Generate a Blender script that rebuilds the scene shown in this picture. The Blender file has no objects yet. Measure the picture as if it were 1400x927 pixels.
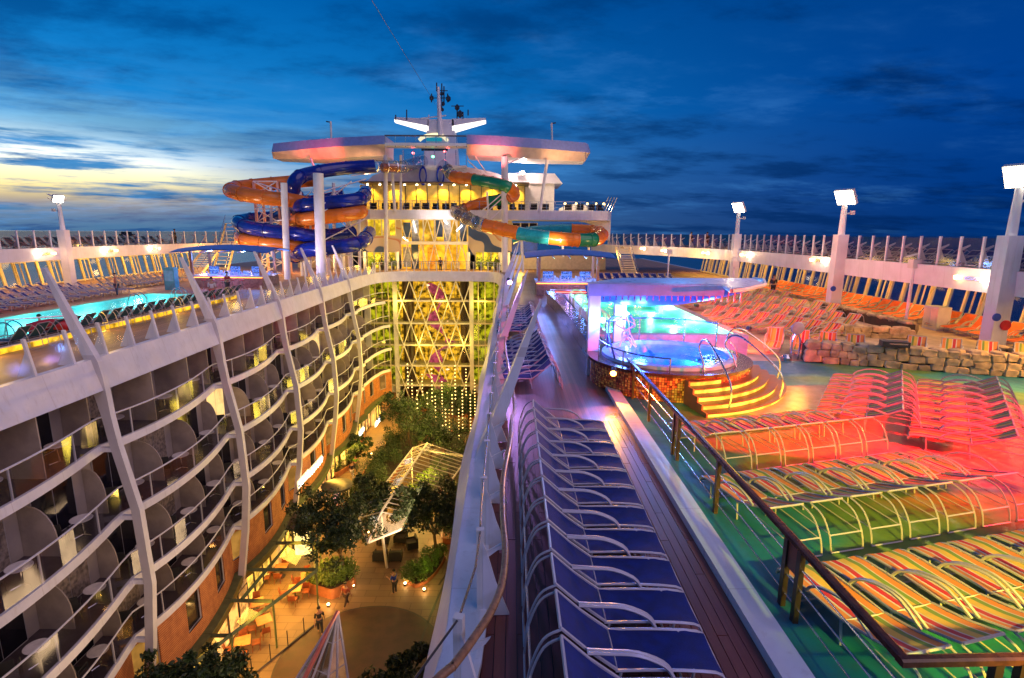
import bpy, math, random
from mathutils import Vector, Matrix, Euler
R = math.radians
rnd = random.Random(7)
sc = bpy.context.scene
col = sc.collection

# ------------------------------------------------------------------ camera
cd = bpy.data.cameras.new('camera'); cam = bpy.data.objects.new('camera', cd); col.objects.link(cam)
cd.sensor_width = 36; cd.lens = 740 / 1400 * 36; cd.clip_start = .1; cd.clip_end = 90000
CAMM = Matrix.Translation((0, 0, 5)) @ Euler((R(90 - 11.12), 0, 0)).to_matrix().to_4x4() @ Matrix.Rotation(R(.35), 4, 'Z')
cam.matrix_world = CAMM
sc.camera = cam
sc.view_settings.view_transform = 'Standard'; sc.view_settings.look = 'None'
sc.view_settings.exposure = 0.22; sc.view_settings.gamma = 1
sc.cycles.use_denoising = True
sc.cycles.max_bounces = 6; sc.cycles.diffuse_bounces = 3; sc.cycles.transparent_max_bounces = 16
sc.cycles.sample_clamp_indirect = 4; sc.cycles.caustics_reflective = False; sc.cycles.caustics_refractive = False


def pix(px, py, z=None, y=None, x=None):
    """point of the place seen at photo pixel px,py on a given horizontal / cross / side plane"""
    d = CAMM.to_3x3() @ Vector(((px - 700) / 740, -(py - 463.5) / 740, -1))
    if z is not None: t = (z - 5) / d.z
    elif y is not None: t = y / d.y
    else: t = x / d.x
    return Vector((0, 0, 5)) + d * t


# ------------------------------------------------------------------ node helpers
class NT:
    def __init__(s, tree): s.t = tree; s.n = tree.nodes; s.l = tree.links
    def new(s, typ, **kw):
        n = s.n.new(typ)
        for k, v in kw.items(): setattr(n, k, v)
        return n
    def put(s, sock, v):
        if hasattr(v, 'is_output') or hasattr(v, 'links'): s.l.new(v, sock)
        else: sock.default_value = v
    def math(s, op, a, b=0.0, clamp=False):
        n = s.new('ShaderNodeMath', operation=op, use_clamp=clamp); s.put(n.inputs[0], a); s.put(n.inputs[1], b); return n.outputs[0]
    def mix(s, f, a, b):
        n = s.new('ShaderNodeMix', data_type='RGBA'); s.put(n.inputs[0], f); s.put(n.inputs[6], a); s.put(n.inputs[7], b); return n.outputs[2]
    def ramp(s, f, stops, interp='LINEAR'):
        n = s.new('ShaderNodeValToRGB'); n.color_ramp.interpolation = interp; s.put(n.inputs[0], f)
        e = n.color_ramp.elements
        while len(e) < len(stops): e.new(.5)
        for q, (p, c) in zip(e, stops):
            q.position = p; q.color = (c[0], c[1], c[2], 1) if hasattr(c, '__len__') else (c, c, c, 1)
        return n.outputs[0]
    def noise(s, vec, scale, detail=4, rough=.55):
        n = s.new('ShaderNodeTexNoise'); n.inputs['Scale'].default_value = scale; n.inputs['Detail'].default_value = detail
        n.inputs['Roughness'].default_value = rough
        if vec is not None: s.l.new(vec, n.inputs['Vector'])
        return n.outputs[0]
    def smooth(s, v, a, b):
        n = s.new('ShaderNodeMapRange', interpolation_type='SMOOTHSTEP'); s.put(n.inputs[0], v)
        n.inputs[1].default_value = a; n.inputs[2].default_value = b; return n.outputs[0]


# ------------------------------------------------------------------ world: blue hour with a last glow to port
w = bpy.data.worlds.new('World'); sc.world = w; w.use_nodes = True
N = NT(w.node_tree); N.n.clear()
out = N.new('ShaderNodeOutputWorld'); bg = N.new('ShaderNodeBackground'); N.l.new(bg.outputs[0], out.inputs[0])
tc = N.new('ShaderNodeTexCoord'); sep = N.new('ShaderNodeSeparateXYZ'); N.l.new(tc.outputs['Generated'], sep.inputs[0])
X, Y, Z = sep.outputs
zc = N.math('MAXIMUM', Z, 0.0)
az = N.math('ARCTAN2', X, Y)                       # 0 = ahead, negative = to port
left = N.smooth(N.math('MULTIPLY', az, -1.0), -.75, .75)     # 1 at port, 0 to starboard
base_l = N.ramp(zc, [(0, (.07, .17, .31)), (.05, (.06, .19, .39)), (.12, (.05, .27, .62)), (.2, (.006, .21, .58)), (.34, (.0, .115, .40)), (.7, (.0, .06, .23))])
base_r = N.ramp(zc, [(0, (.0, .026, .15)), (.06, (.0, .032, .19)), (.2, (.0, .045, .25)), (.4, (.0, .04, .20)), (.7, (.0, .022, .115))])
base = N.mix(left, base_r, base_l)
# clouds on a dome plane
inv = N.math('DIVIDE', 1.0, N.math('ADD', zc, .13))
cv = N.new('ShaderNodeCombineXYZ'); N.l.new(N.math('MULTIPLY', X, inv), cv.inputs[0]); N.l.new(N.math('MULTIPLY', Y, inv), cv.inputs[1])
mp = N.new('ShaderNodeMapping'); mp.inputs['Rotation'].default_value = (0, 0, R(-38)); mp.inputs['Scale'].default_value = (.75, 1.1, 1); mp.inputs['Location'].default_value = (3.1, 1.7, 0)
N.l.new(cv.outputs[0], mp.inputs[0])
n1 = N.noise(mp.outputs[0], 1.05, 10, .64); n2 = N.noise(mp.outputs[0], .62, 6, .6)
dark = N.smooth(n1, .45, .62)
base = N.mix(N.math('MULTIPLY', dark, .72), base, N.mix(left, (.0, .014, .085, 1), (.0, .05, .21, 1)))
lite = N.math('MULTIPLY', N.smooth(n2, .46, .62), N.smooth(N.noise(mp.outputs[0], 2.6, 9, .66), .42, .66))
lite = N.math('MULTIPLY', lite, N.math('ADD', N.math('MULTIPLY', left, .8), .2))
base = N.mix(N.math('MULTIPLY', lite, .62), base, (.07, .30, .72, 1))
# long horizontal streaks low to port
sv = N.new('ShaderNodeCombineXYZ'); N.l.new(N.math('MULTIPLY', az, 1.7), sv.inputs[0]); N.l.new(N.math('MULTIPLY', Z, 15.0), sv.inputs[1])
s1 = N.noise(sv.outputs[0], 1.6, 9, .62)
sv2 = N.new('ShaderNodeCombineXYZ'); N.l.new(N.math('MULTIPLY', az, 3.0), sv2.inputs[0]); N.l.new(N.math('MULTIPLY', Z, 42.0), sv2.inputs[1])
s2 = N.noise(sv2.outputs[0], 1.0, 6, .6)
daz = N.math('ADD', az, .86)                       # azimuth of the glow
gz = N.math('MULTIPLY', N.math('MULTIPLY', daz, daz), -8.5)
gauss_a = N.math('EXPONENT', gz)
dz = N.math('ADD', Z, N.math('MULTIPLY', N.math('ADD', az, .75), .03)); dz = N.math('SUBTRACT', dz, .088)
gauss_z = N.math('EXPONENT', N.math('MULTIPLY', N.math('MULTIPLY', dz, dz), -700.0))
glow = N.math('MULTIPLY', gauss_a, gauss_z)
glow_s = N.math('MULTIPLY', glow, N.smooth(N.math('ADD', N.math('MULTIPLY', s1, .62), N.math('MULTIPLY', s2, .42)), .46, .56))
gcol = N.ramp(Z, [(0, (.8, .42, .16)), (.055, (.95, .74, .3)), (.08, (1.0, .95, .62)), (.10, (.95, 1.0, .95)), (.15, (.5, .78, .95))])
# broad blue-white haze above the glow
hz = N.math('MULTIPLY', N.math('EXPONENT', N.math('MULTIPLY', N.math('MULTIPLY', daz, daz), -3.2)), N.math('EXPONENT', N.math('MULTIPLY', N.math('POWER', N.math('ABSOLUTE', N.math('SUBTRACT', Z, .14)), 2.0), -330.0)))
hz = N.math('MULTIPLY', hz, N.smooth(s1, .33, .66))
base = N.mix(N.math('MULTIPLY', hz, .75), base, (.18, .48, .72, 1))
base = N.mix(N.math('MINIMUM', N.math('MULTIPLY', glow_s, 2.3), 1.0), base, gcol)
N.l.new(base, bg.inputs[0]); bg.inputs[1].default_value = 1.0

# soft sun added as fill from the starboard quarter, away from the dusk glow
sd = bpy.data.lights.new('fill_sun', 'SUN'); sd.energy = 0.95; sd.angle = R(60); sd.color = (1.0, .72, .84)
so = bpy.data.objects.new('fill_sun', sd); col.objects.link(so)
so.rotation_euler = Vector((-.75, .55, -.75)).to_track_quat('-Z', 'Y').to_euler()


def lamp(name, typ, loc, power, color, size=.1, aim=None, spot=None, blend=.5):
    l = bpy.data.lights.new(name, typ); l.energy = power; l.color = color
    if typ == 'AREA': l.shape = 'RECTANGLE' if hasattr(size, '__len__') else 'SQUARE'; l.size = size[0] if hasattr(size, '__len__') else size
    else: l.shadow_soft_size = size
    if typ == 'AREA' and hasattr(size, '__len__'): l.size_y = size[1]
    if typ == 'SPOT': l.spot_size = R(spot or 90); l.spot_blend = blend
    o = bpy.data.objects.new(name, l); col.objects.link(o); o.location = loc
    if aim is not None: o.rotation_euler = (Vector(aim) - Vector(loc)).to_track_quat('-Z', 'Y').to_euler()
    return o


# ------------------------------------------------------------------ mesh builder
class MB:
    def __init__(s): s.v = []; s.f = []
    def add(s, vs, fs):
        b = len(s.v); s.v += [tuple(p) for p in vs]; s.f += [tuple(i + b for i in f) for f in fs]; return s
    def bx(s, x0, x1, y0, y1, z0, z1, m=None):
        vs = [(x, y, z) for x in (x0, x1) for y in (y0, y1) for z in (z0, z1)]
        if m is not None: vs = [m @ Vector(p) for p in vs]
        return s.add(vs, [(0, 1, 3, 2), (4, 6, 7, 5), (0, 4, 5, 1), (2, 3, 7, 6), (0, 2, 6, 4), (1, 5, 7, 3)])
    def box(s, c, d, rz=0, m=None):
        M = Matrix.Translation(c) @ (m if m is not None else Matrix.Rotation(rz, 4, 'Z'))
        return s.bx(-d[0] / 2, d[0] / 2, -d[1] / 2, d[1] / 2, -d[2] / 2, d[2] / 2, M)
    def loft(s, secs, cap=True, loop=False, closed=True):
        n = len(secs[0]); b = len(s.v)
        for q in secs: s.v += [tuple(p) for p in q]
        m = len(secs)
        for i in range(m if loop else m - 1):
            a, c = b + i * n, b + ((i + 1) % m) * n
            for k in range(n if closed else n - 1):
                k2 = (k + 1) % n
                s.f.append((a + k, a + k2, c + k2, c + k))
        if cap and not loop and closed:
            s.f.append(tuple(b + k for k in reversed(range(n)))); s.f.append(tuple(b + (m - 1) * n + k for k in range(n)))
        return s
    def tube(s, pts, r, n=6, loop=False, cap=True):
        pts = [Vector(p) for p in pts]; m = len(pts); secs = []; up = None
        for i, p in enumerate(pts):
            if loop: d = pts[(i + 1) % m] - pts[i - 1]
            else: d = pts[min(i + 1, m - 1)] - pts[max(i - 1, 0)]
            if d.length < 1e-9: d = Vector((0, 0, 1))
            d.normalize()
            if up is None:
                up = Vector((0, 0, 1)) if abs(d.z) < .9 else Vector((1, 0, 0))
            a = d.cross(up)
            if a.length < 1e-4: a = d.cross(Vector((0, 1, 0)))
            a.normalize(); u = a.cross(d).normalized(); up = u
            rr = r[i] if hasattr(r, '__len__') else r
            secs.append([p + (a * math.cos(2 * math.pi * k / n) + u * math.sin(2 * math.pi * k / n)) * rr for k in range(n)])
        return s.loft(secs, cap, loop)
    def prism(s, poly, z0, z1):
        n = len(poly)
        vs = [(p[0], p[1], z0) for p in poly] + [(p[0], p[1], z1) for p in poly]
        return s.add(vs, [tuple(reversed(range(n))), tuple(range(n, 2 * n))] + [(k, (k + 1) % n, n + (k + 1) % n, n + k) for k in range(n)])
    def plate(s, poly3, off):
        """polygon of 3D points thickened by vector off"""
        n = len(poly3); off = Vector(off)
        vs = [Vector(p) for p in poly3] + [Vector(p) + off for p in poly3]
        return s.add(vs, [tuple(reversed(range(n))), tuple(range(n, 2 * n))] + [(k, (k + 1) % n, n + (k + 1) % n, n + k) for k in range(n)])
    def lathe(s, prof, c=(0, 0, 0), n=16, a0=0, a1=2 * math.pi):
        full = abs(a1 - a0 - 2 * math.pi) < 1e-6; m = n if full else n + 1
        rows = [[(c[0] + r * math.cos(a0 + (a1 - a0) * k / n), c[1] + r * math.sin(a0 + (a1 - a0) * k / n), c[2] + z) for k in range(m)] for r, z in prof]
        b = len(s.v); s.loft(rows, cap=False, closed=full)
        if full and (abs(prof[0][0] - prof[-1][0]) > 1e-6 or abs(prof[0][1] - prof[-1][1]) > 1e-6):
            if prof[0][0] > 1e-6: s.f.append(tuple(b + k for k in reversed(range(m))))
            if prof[-1][0] > 1e-6: s.f.append(tuple(b + (len(prof) - 1) * m + k for k in range(m)))
        return s
    def quad(s, a, b, c, d): return s.add([a, b, c, d], [(0, 1, 2, 3)])
    def build(s, name, mat, parent=None, smooth=False, kind=None, label=None):
        me = bpy.data.meshes.new(name); me.from_pydata(s.v, [], s.f); me.materials.append(mat)
        if smooth:
            me.polygons.foreach_set('use_smooth', [True] * len(me.polygons))
            try: me.set_sharp_from_angle(angle=R(40))
            except Exception: pass
        me.update()
        return link(name, me, parent, kind, label)


WP = {}
def link(name, me, parent=None, kind=None, label=None):
    o = bpy.data.objects.new(name, me); col.objects.link(o)
    if parent is not None:
        o.parent = parent; o.location = -WP[parent.name]; WP[o.name] = Vector((0, 0, 0))
    else: WP[o.name] = Vector((0, 0, 0))
    if kind: o['kind'] = kind
    if label: o['label'] = label
    return o


def thing(name, label, cat, loc=(0, 0, 0), rz=0, group=None):
    o = bpy.data.objects.new(name, None); col.objects.link(o); o.location = loc; o.rotation_euler = (0, 0, rz)
    o.empty_display_size = .2
    o['label'] = label; o['category'] = cat
    if group: o['group'] = group
    WP[o.name] = Vector(loc); return o


def tag(o, label, cat, group=None):
    o['label'] = label; o['category'] = cat
    if group: o['group'] = group
    return o


KIDS = {}
def dup(root, loc, rz=0, label=None, group=None, scale=None, kids=True):
    r = root.copy(); col.objects.link(r); r.location = loc; r.rotation_euler = (0, 0, rz)
    if scale is not None: r.scale = (scale, scale, scale)
    if label: r['label'] = label
    if group: r['group'] = group
    if root.name not in KIDS: KIDS[root.name] = [(c, list(c.children)) for c in root.children]
    for ch, gs in KIDS[root.name]:
        c = ch.copy(); col.objects.link(c); c.parent = r
        for g in gs:
            d = g.copy(); col.objects.link(d); d.parent = c
    return r


def place(proto, spots, labels, group):
    """first spot moves the prototype itself, the rest are copies"""
    for i, sp in enumerate(spots):
        loc, rz = sp[0], sp[1]
        lb = labels(i) if callable(labels) else labels[i]
        if proto not in USED:
            USED.add(proto); proto.location = loc; proto.rotation_euler = (0, 0, rz); proto['label'] = lb; proto['group'] = group
            if len(sp) > 2: proto.scale = (sp[2],) * 3
        else: dup(proto, loc, rz, lb, group, sp[2] if len(sp) > 2 else None)
USED = set()
ORD = 'first second third fourth fifth sixth seventh eighth ninth tenth eleventh twelfth thirteenth fourteenth fifteenth sixteenth seventeenth eighteenth nineteenth twentieth'.split()
TENS = {2: 'twenty', 3: 'thirty', 4: 'forty'}
def ordn(i):
    i += 1
    if i <= 20: return ORD[i - 1]
    t, u = divmod(i, 10)
    return TENS[t] + '-' + ORD[u - 1] if u else {3: 'thirtieth', 4: 'fortieth'}[t]


def spline(pts, k=8, loop=False):
    P = [Vector(p) for p in pts]; m = len(P); o = []
    for i in range(m if loop else m - 1):
        a = P[(i - 1) % m] if loop or i > 0 else P[0]; b = P[i]; c = P[(i + 1) % m]; d = P[(i + 2) % m] if loop or i < m - 2 else P[-1]
        for j in range(k):
            t = j / k
            o.append(.5 * ((2 * b) + (c - a) * t + (2 * a - 5 * b + 4 * c - d) * t * t + (3 * b - a - 3 * c + d) * t ** 3))
    if not loop: o.append(P[-1])
    return o


def lerp(a, b, t): return a + (b - a) * t
def interp(x, xs, ys):
    if x <= xs[0]: return ys[0]
    for i in range(1, len(xs)):
        if x <= xs[i]: return lerp(ys[i - 1], ys[i], (x - xs[i - 1]) / (xs[i] - xs[i - 1]))
    return ys[-1]


# ------------------------------------------------------------------ materials
MATS = {}
def mat(name, c, rough=.5, metal=0, var=.15, vs=3, bump=0, bs=20, emit=None, es=1, coords='Object', spec=.5):
    if name in MATS: return MATS[name]
    m = bpy.data.materials.new(name); m.use_nodes = True; T = NT(m.node_tree); p = T.n['Principled BSDF']
    tcn = T.new('ShaderNodeTexCoord'); v = tcn.outputs[coords]
    nz = T.noise(v, vs, 5)
    c4 = (c[0], c[1], c[2], 1); lo = tuple(x * (1 - var) for x in c) + (1,); hi = tuple(min(1, x * (1 + var)) for x in c) + (1,)
    T.l.new(T.mix(T.smooth(nz, .3, .7), lo, hi), p.inputs['Base Color'])
    T.put(p.inputs['Roughness'], T.math('ADD', T.math('MULTIPLY', nz, .2), rough - .1)); p.inputs['Metallic'].default_value = metal
    p.inputs['Specular IOR Level'].default_value = spec
    if bump:
        b = T.new('ShaderNodeBump'); b.inputs['Strength'].default_value = bump; b.inputs['Distance'].default_value = .02
        T.l.new(T.noise(v, bs, 4), b.inputs['Height']); T.l.new(b.outputs[0], p.inputs['Normal'])
    if emit:
        p.inputs['Emission Color'].default_value = (*emit, 1); p.inputs['Emission Strength'].default_value = es
    MATS[name] = m; return m


def glass(name, tint=(.9, .95, 1), refl=.12):
    if name in MATS: return MATS[name]
    m = bpy.data.materials.new(name); m.use_nodes = True; T = NT(m.node_tree); T.n.clear()
    o = T.new('ShaderNodeOutputMaterial'); mx = T.new('ShaderNodeMixShader'); tr = T.new('ShaderNodeBsdfTransparent'); gl = T.new('ShaderNodeBsdfGlossy')
    tr.inputs[0].default_value = (*tint, 1); gl.inputs['Roughness'].default_value = .08
    fr = T.new('ShaderNodeLayerWeight'); fr.inputs[0].default_value = .35
    nz = T.noise(T.new('ShaderNodeTexCoord').outputs['Object'], 1.3, 3)
    f = T.math('ADD', T.math('MULTIPLY', fr.outputs['Facing'], .10), T.math('MULTIPLY', nz, refl))
    T.put(mx.inputs[0], T.math('MINIMUM', f, 1.0)); T.l.new(tr.outputs[0], mx.inputs[1]); T.l.new(gl.outputs[0], mx.inputs[2]); T.l.new(mx.outputs[0], o.inputs[0])
    MATS[name] = m; return m


def emis(name, c, s, var=0, vs=4):
    if name in MATS: return MATS[name]
    m = bpy.data.materials.new(name); m.use_nodes = True; T = NT(m.node_tree); T.n.clear()
    o = T.new('ShaderNodeOutputMaterial'); e = T.new('ShaderNodeEmission'); e.inputs[0].default_value = (*c, 1)
    if var:
        nz = T.noise(T.new('ShaderNodeTexCoord').outputs['Object'], vs, 3)
        T.put(e.inputs[1], T.math('MULTIPLY', T.math('ADD', T.math('MULTIPLY', T.smooth(nz, .35, .65), var), 1 - var), s))
    else: e.inputs[1].default_value = s
    T.l.new(e.outputs[0], o.inputs[0]); MATS[name] = m; return m


WHITE = mat('white_paint', (.74, .73, .75), .38, var=.06, vs=1.2, bump=.05, bs=6)
def streak(m, k=.22):
    T = NT(m.node_tree); p = T.n['Principled BSDF']; src = p.inputs['Base Color'].links[0].from_socket
    t = T.new('ShaderNodeTexCoord'); mp = T.new('ShaderNodeMapping'); mp.inputs['Scale'].default_value = (5, 5, .5); T.l.new(t.outputs['Object'], mp.inputs[0])
    a = T.smooth(T.noise(mp.outputs[0], 1.3, 6, .7), .5, .72); b = T.smooth(T.noise(t.outputs['Object'], .5, 5, .6), .45, .7)
    s = T.new('ShaderNodeSeparateXYZ'); T.l.new(t.outputs['Object'], s.inputs[0])
    j = T.math('LESS_THAN', T.math('FRACT', T.math('DIVIDE', s.outputs[1], 2.25)), .008)
    f = T.math('MAXIMUM', T.math('MULTIPLY', T.math('MAXIMUM', a, T.math('MULTIPLY', b, .6)), k), T.math('MULTIPLY', j, .35))
    T.l.new(T.mix(f, src, (.30, .22, .16, 1)), p.inputs['Base Color'])
streak(WHITE)
WHITE2 = mat('warm_white_paint', (.70, .66, .60), .45, var=.08, vs=2)
STEEL = mat('brushed_steel', (.62, .62, .64), .25, 1, var=.1)
TUBEW = mat('white_coated_tube', (.46, .43, .47), .3, var=.06)
TUBE = mat('powder_coated_tube', (.40, .36, .33), .35, var=.06)
DARK = mat('dark_metal', (.03, .03, .035), .4)
NAVY = mat('navy_sling_fabric', (.004, .016, .15), .85, var=.25, vs=6, bump=.35, bs=160)
TEALF = mat('teal_sling_fabric', (.02, .09, .12), .85, var=.2, vs=6, bump=.2, bs=120)
ORANGEF = mat('orange_sling_fabric', (.72, .13, .03), .8, var=.15, vs=6, bump=.2, bs=120)
BROWNW = mat('varnished_wood', (.075, .022, .012), .22, var=.3, vs=9)
CAPW = mat('handrail_wood', (.30, .15, .07), .3, var=.25, vs=14)
GLASS = glass('clear_glass', (.93, .96, .98), .03)
GLASS_D = glass('smoked_glass', (.42, .44, .5), .16)
BLACKF = mat('black_wicker', (.02, .02, .022), .8, bump=.4, bs=80)
YEL = mat('cream_frame_paint', (.72, .62, .38), .45, var=.1)


def wood_deck(name, c, seam=.11, along='Y', rough=.38, var=.35):
    """teak planking: fine caulk lines + board to board colour change (used beyond the separately built planks)"""
    if name in MATS: return MATS[name]
    m = bpy.data.materials.new(name); m.use_nodes = True; T = NT(m.node_tree); p = T.n['Principled BSDF']
    t = T.new('ShaderNodeTexCoord'); s = T.new('ShaderNodeSeparateXYZ'); T.l.new(t.outputs['Object'], s.inputs[0])
    u = s.outputs[0] if along == 'Y' else s.outputs[1]; v = s.outputs[1] if along == 'Y' else s.outputs[0]
    k = T.math('DIVIDE', u, seam); fl = T.math('FLOOR', k); fr = T.math('FRACT', k)
    wn = T.new('ShaderNodeTexWhiteNoise', noise_dimensions='1D'); T.l.new(fl, wn.inputs['W'])
    cv = T.new('ShaderNodeCombineXYZ'); T.l.new(T.math('MULTIPLY', u, 9.0), cv.inputs[0]); T.l.new(T.math('MULTIPLY', v, .8), cv.inputs[1]); T.l.new(T.math('MULTIPLY', fl, 3.1), cv.inputs[2])
    gr = T.noise(cv.outputs[0], 2.2, 6, .65)
    big = T.noise(t.outputs['Object'], .45, 4)
    f = T.math('ADD', T.math('MULTIPLY', wn.outputs[0], .35), T.math('ADD', T.math('MULTIPLY', gr, .4), T.math('MULTIPLY', big, .35)))
    cc = T.mix(T.smooth(f, .25, .85), tuple(x * (1 - var) for x in c) + (1,), tuple(x * (1 + var) for x in c) + (1,))
    seamf = T.math('LESS_THAN', fr, .07)
    T.l.new(T.mix(T.math('MULTIPLY', seamf, .75), cc, (.012, .01, .01, 1)), p.inputs['Base Color'])
    T.put(p.inputs['Roughness'], T.math('ADD', T.math('MULTIPLY', big, .3), rough - .12))
    b = T.new('ShaderNodeBump'); b.inputs['Strength'].default_value = .25; b.inputs['Distance'].default_value = .01
    T.l.new(T.math('SUBTRACT', gr, seamf), b.inputs['Height']); T.l.new(b.outputs[0], p.inputs['Normal'])
    MATS[name] = m; return m


TEAK = wood_deck('teak_deck', (.16, .065, .045), rough=.3)
TEAKL = wood_deck('light_teak_deck', (.36, .20, .10), rough=.5)


def stripes(name, cols, width):
    if name in MATS: return MATS[name]
    m = bpy.data.materials.new(name); m.use_nodes = True; T = NT(m.node_tree); p = T.n['Principled BSDF']
    t = T.new('ShaderNodeTexCoord'); s = T.new('ShaderNodeSeparateXYZ'); T.l.new(t.outputs['Object'], s.inputs[0])
    k = T.math('ADD', T.math('DIVIDE', s.outputs[0], width), .5)
    st = [(i / len(cols) if False else q, c) for i, (q, c) in enumerate(cols)]
    rr = T.ramp(k, st, 'CONSTANT')
    nz = T.noise(t.outputs['Object'], 7, 4)
    T.l.new(T.mix(T.math('MULTIPLY', T.smooth(nz, .35, .75), .22), rr, (.2, .15, .12, 1)), p.inputs['Base Color'])
    p.inputs['Roughness'].default_value = .8
    b = T.new('ShaderNodeBump'); b.inputs['Strength'].default_value = .2; b.inputs['Distance'].default_value = .005
    T.l.new(T.noise(t.outputs['Object'], 140, 2), b.inputs['Height']); T.l.new(b.outputs[0], p.inputs['Normal'])
    MATS[name] = m; return m


OR_, YE_, RE_, GR_, WH_, NV_, TN_ = (.66, .20, .03), (.64, .38, .04), (.50, .012, .02), (.16, .24, .03), (.55, .48, .38), (.015, .02, .08), (.4, .22, .08)
STRIPE = stripes('striped_sling_fabric', [(0, NV_), (.05, OR_), (.24, WH_), (.29, RE_), (.44, WH_), (.48, YE_), (.66, GR_), (.77, WH_), (.80, OR_), (.95, NV_)], .64)
# ================================================================== THE SETTING
def sea():
    m = bpy.data.materials.new('sea_water'); m.use_nodes = True; T = NT(m.node_tree); p = T.n['Principled BSDF']
    p.inputs['Base Color'].default_value = (.004, .016, .035, 1); p.inputs['Roughness'].default_value = .22
    t = T.new('ShaderNodeTexCoord'); b = T.new('ShaderNodeBump'); b.inputs['Strength'].default_value = .6; b.inputs['Distance'].default_value = 2
    T.l.new(T.noise(t.outputs['Object'], .02, 8, .6), b.inputs['Height']); T.l.new(b.outputs[0], p.inputs['Normal'])
    mb = MB(); mb.quad((-40000, -40000, -46), (40000, -40000, -46), (40000, 40000, -46), (-40000, 40000, -46))
    mb.build('sea', m, kind='structure')
sea()

EY = [4, 20.4, 30, 40, 50, 58, 63]; EXL = [-16.0, -16.2, -16.5, -16.8, -17, -17.2, -17.1]
def EL(y): return interp(y, EY, EXL)
def ER(y): return interp(y, [4, 8, 12, 30, 55, 64], [-.8, -.85, -.9, -.97, -1.1, -1.2])
EDGE = [(EL(y), y) for y in [5, 8, 11, 14, 17, 20, 24, 28, 32, 36, 40, 45, 50, 55, 60]]
EDGE += [(-17.0, 64), (-16.4, 66.6), (-15.1, 68.3), (-13, 69.1), (-9, 69.4), (-5, 69.3), (-3.2, 69.0), (-2.1, 68), (-1.5, 66)]
EDGE_R = [(ER(y), y) for y in [62, 58, 53, 48, 43, 38, 33, 28, 24, 20, 17, 14, 11, 9, 7, 5.6]]
NEAR = [(-1.1, 4.35), (-2.0, 3.4), (-4.5, 3.1), (-9, 3.0), (-13, 3.1), (-15.3, 3.7)]
EDGEC = spline([(x, y, 0) for x, y in EDGE + EDGE_R + NEAR], 3, True)


def fascia(pts, top_out, bot_out, z0, z1, name, parent=None, wave=0):
    mb = MB(); m = len(pts); secs = []; s = 0
    for i, p in enumerate(pts):
        d = (pts[(i + 1) % m] - pts[i - 1]); d.z = 0; d.normalize(); n = Vector((d.y, -d.x, 0))   # into the opening
        if i: s += (pts[i] - pts[i - 1]).length
        right = wave and p.x > -2.5 and 5 < p.y < 66
        k = (math.sin((p.y - 2.4) / 9 * math.pi * 2) * .5 + .5) * wave if right else 0
        o = p + n * top_out
        secs.append([o + Vector((0, 0, z1)), o + n * (bot_out * .35 + k * .6) + Vector((0, 0, lerp(z1, z0, .4))), o + n * (bot_out + k) + Vector((0, 0, z0)), p - n * .3 + Vector((0, 0, z0)), p - n * .28 + Vector((0, 0, z1))])
    mb.loft(secs, loop=True)
    return mb.build(name, WHITE, parent, smooth=True)


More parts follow.
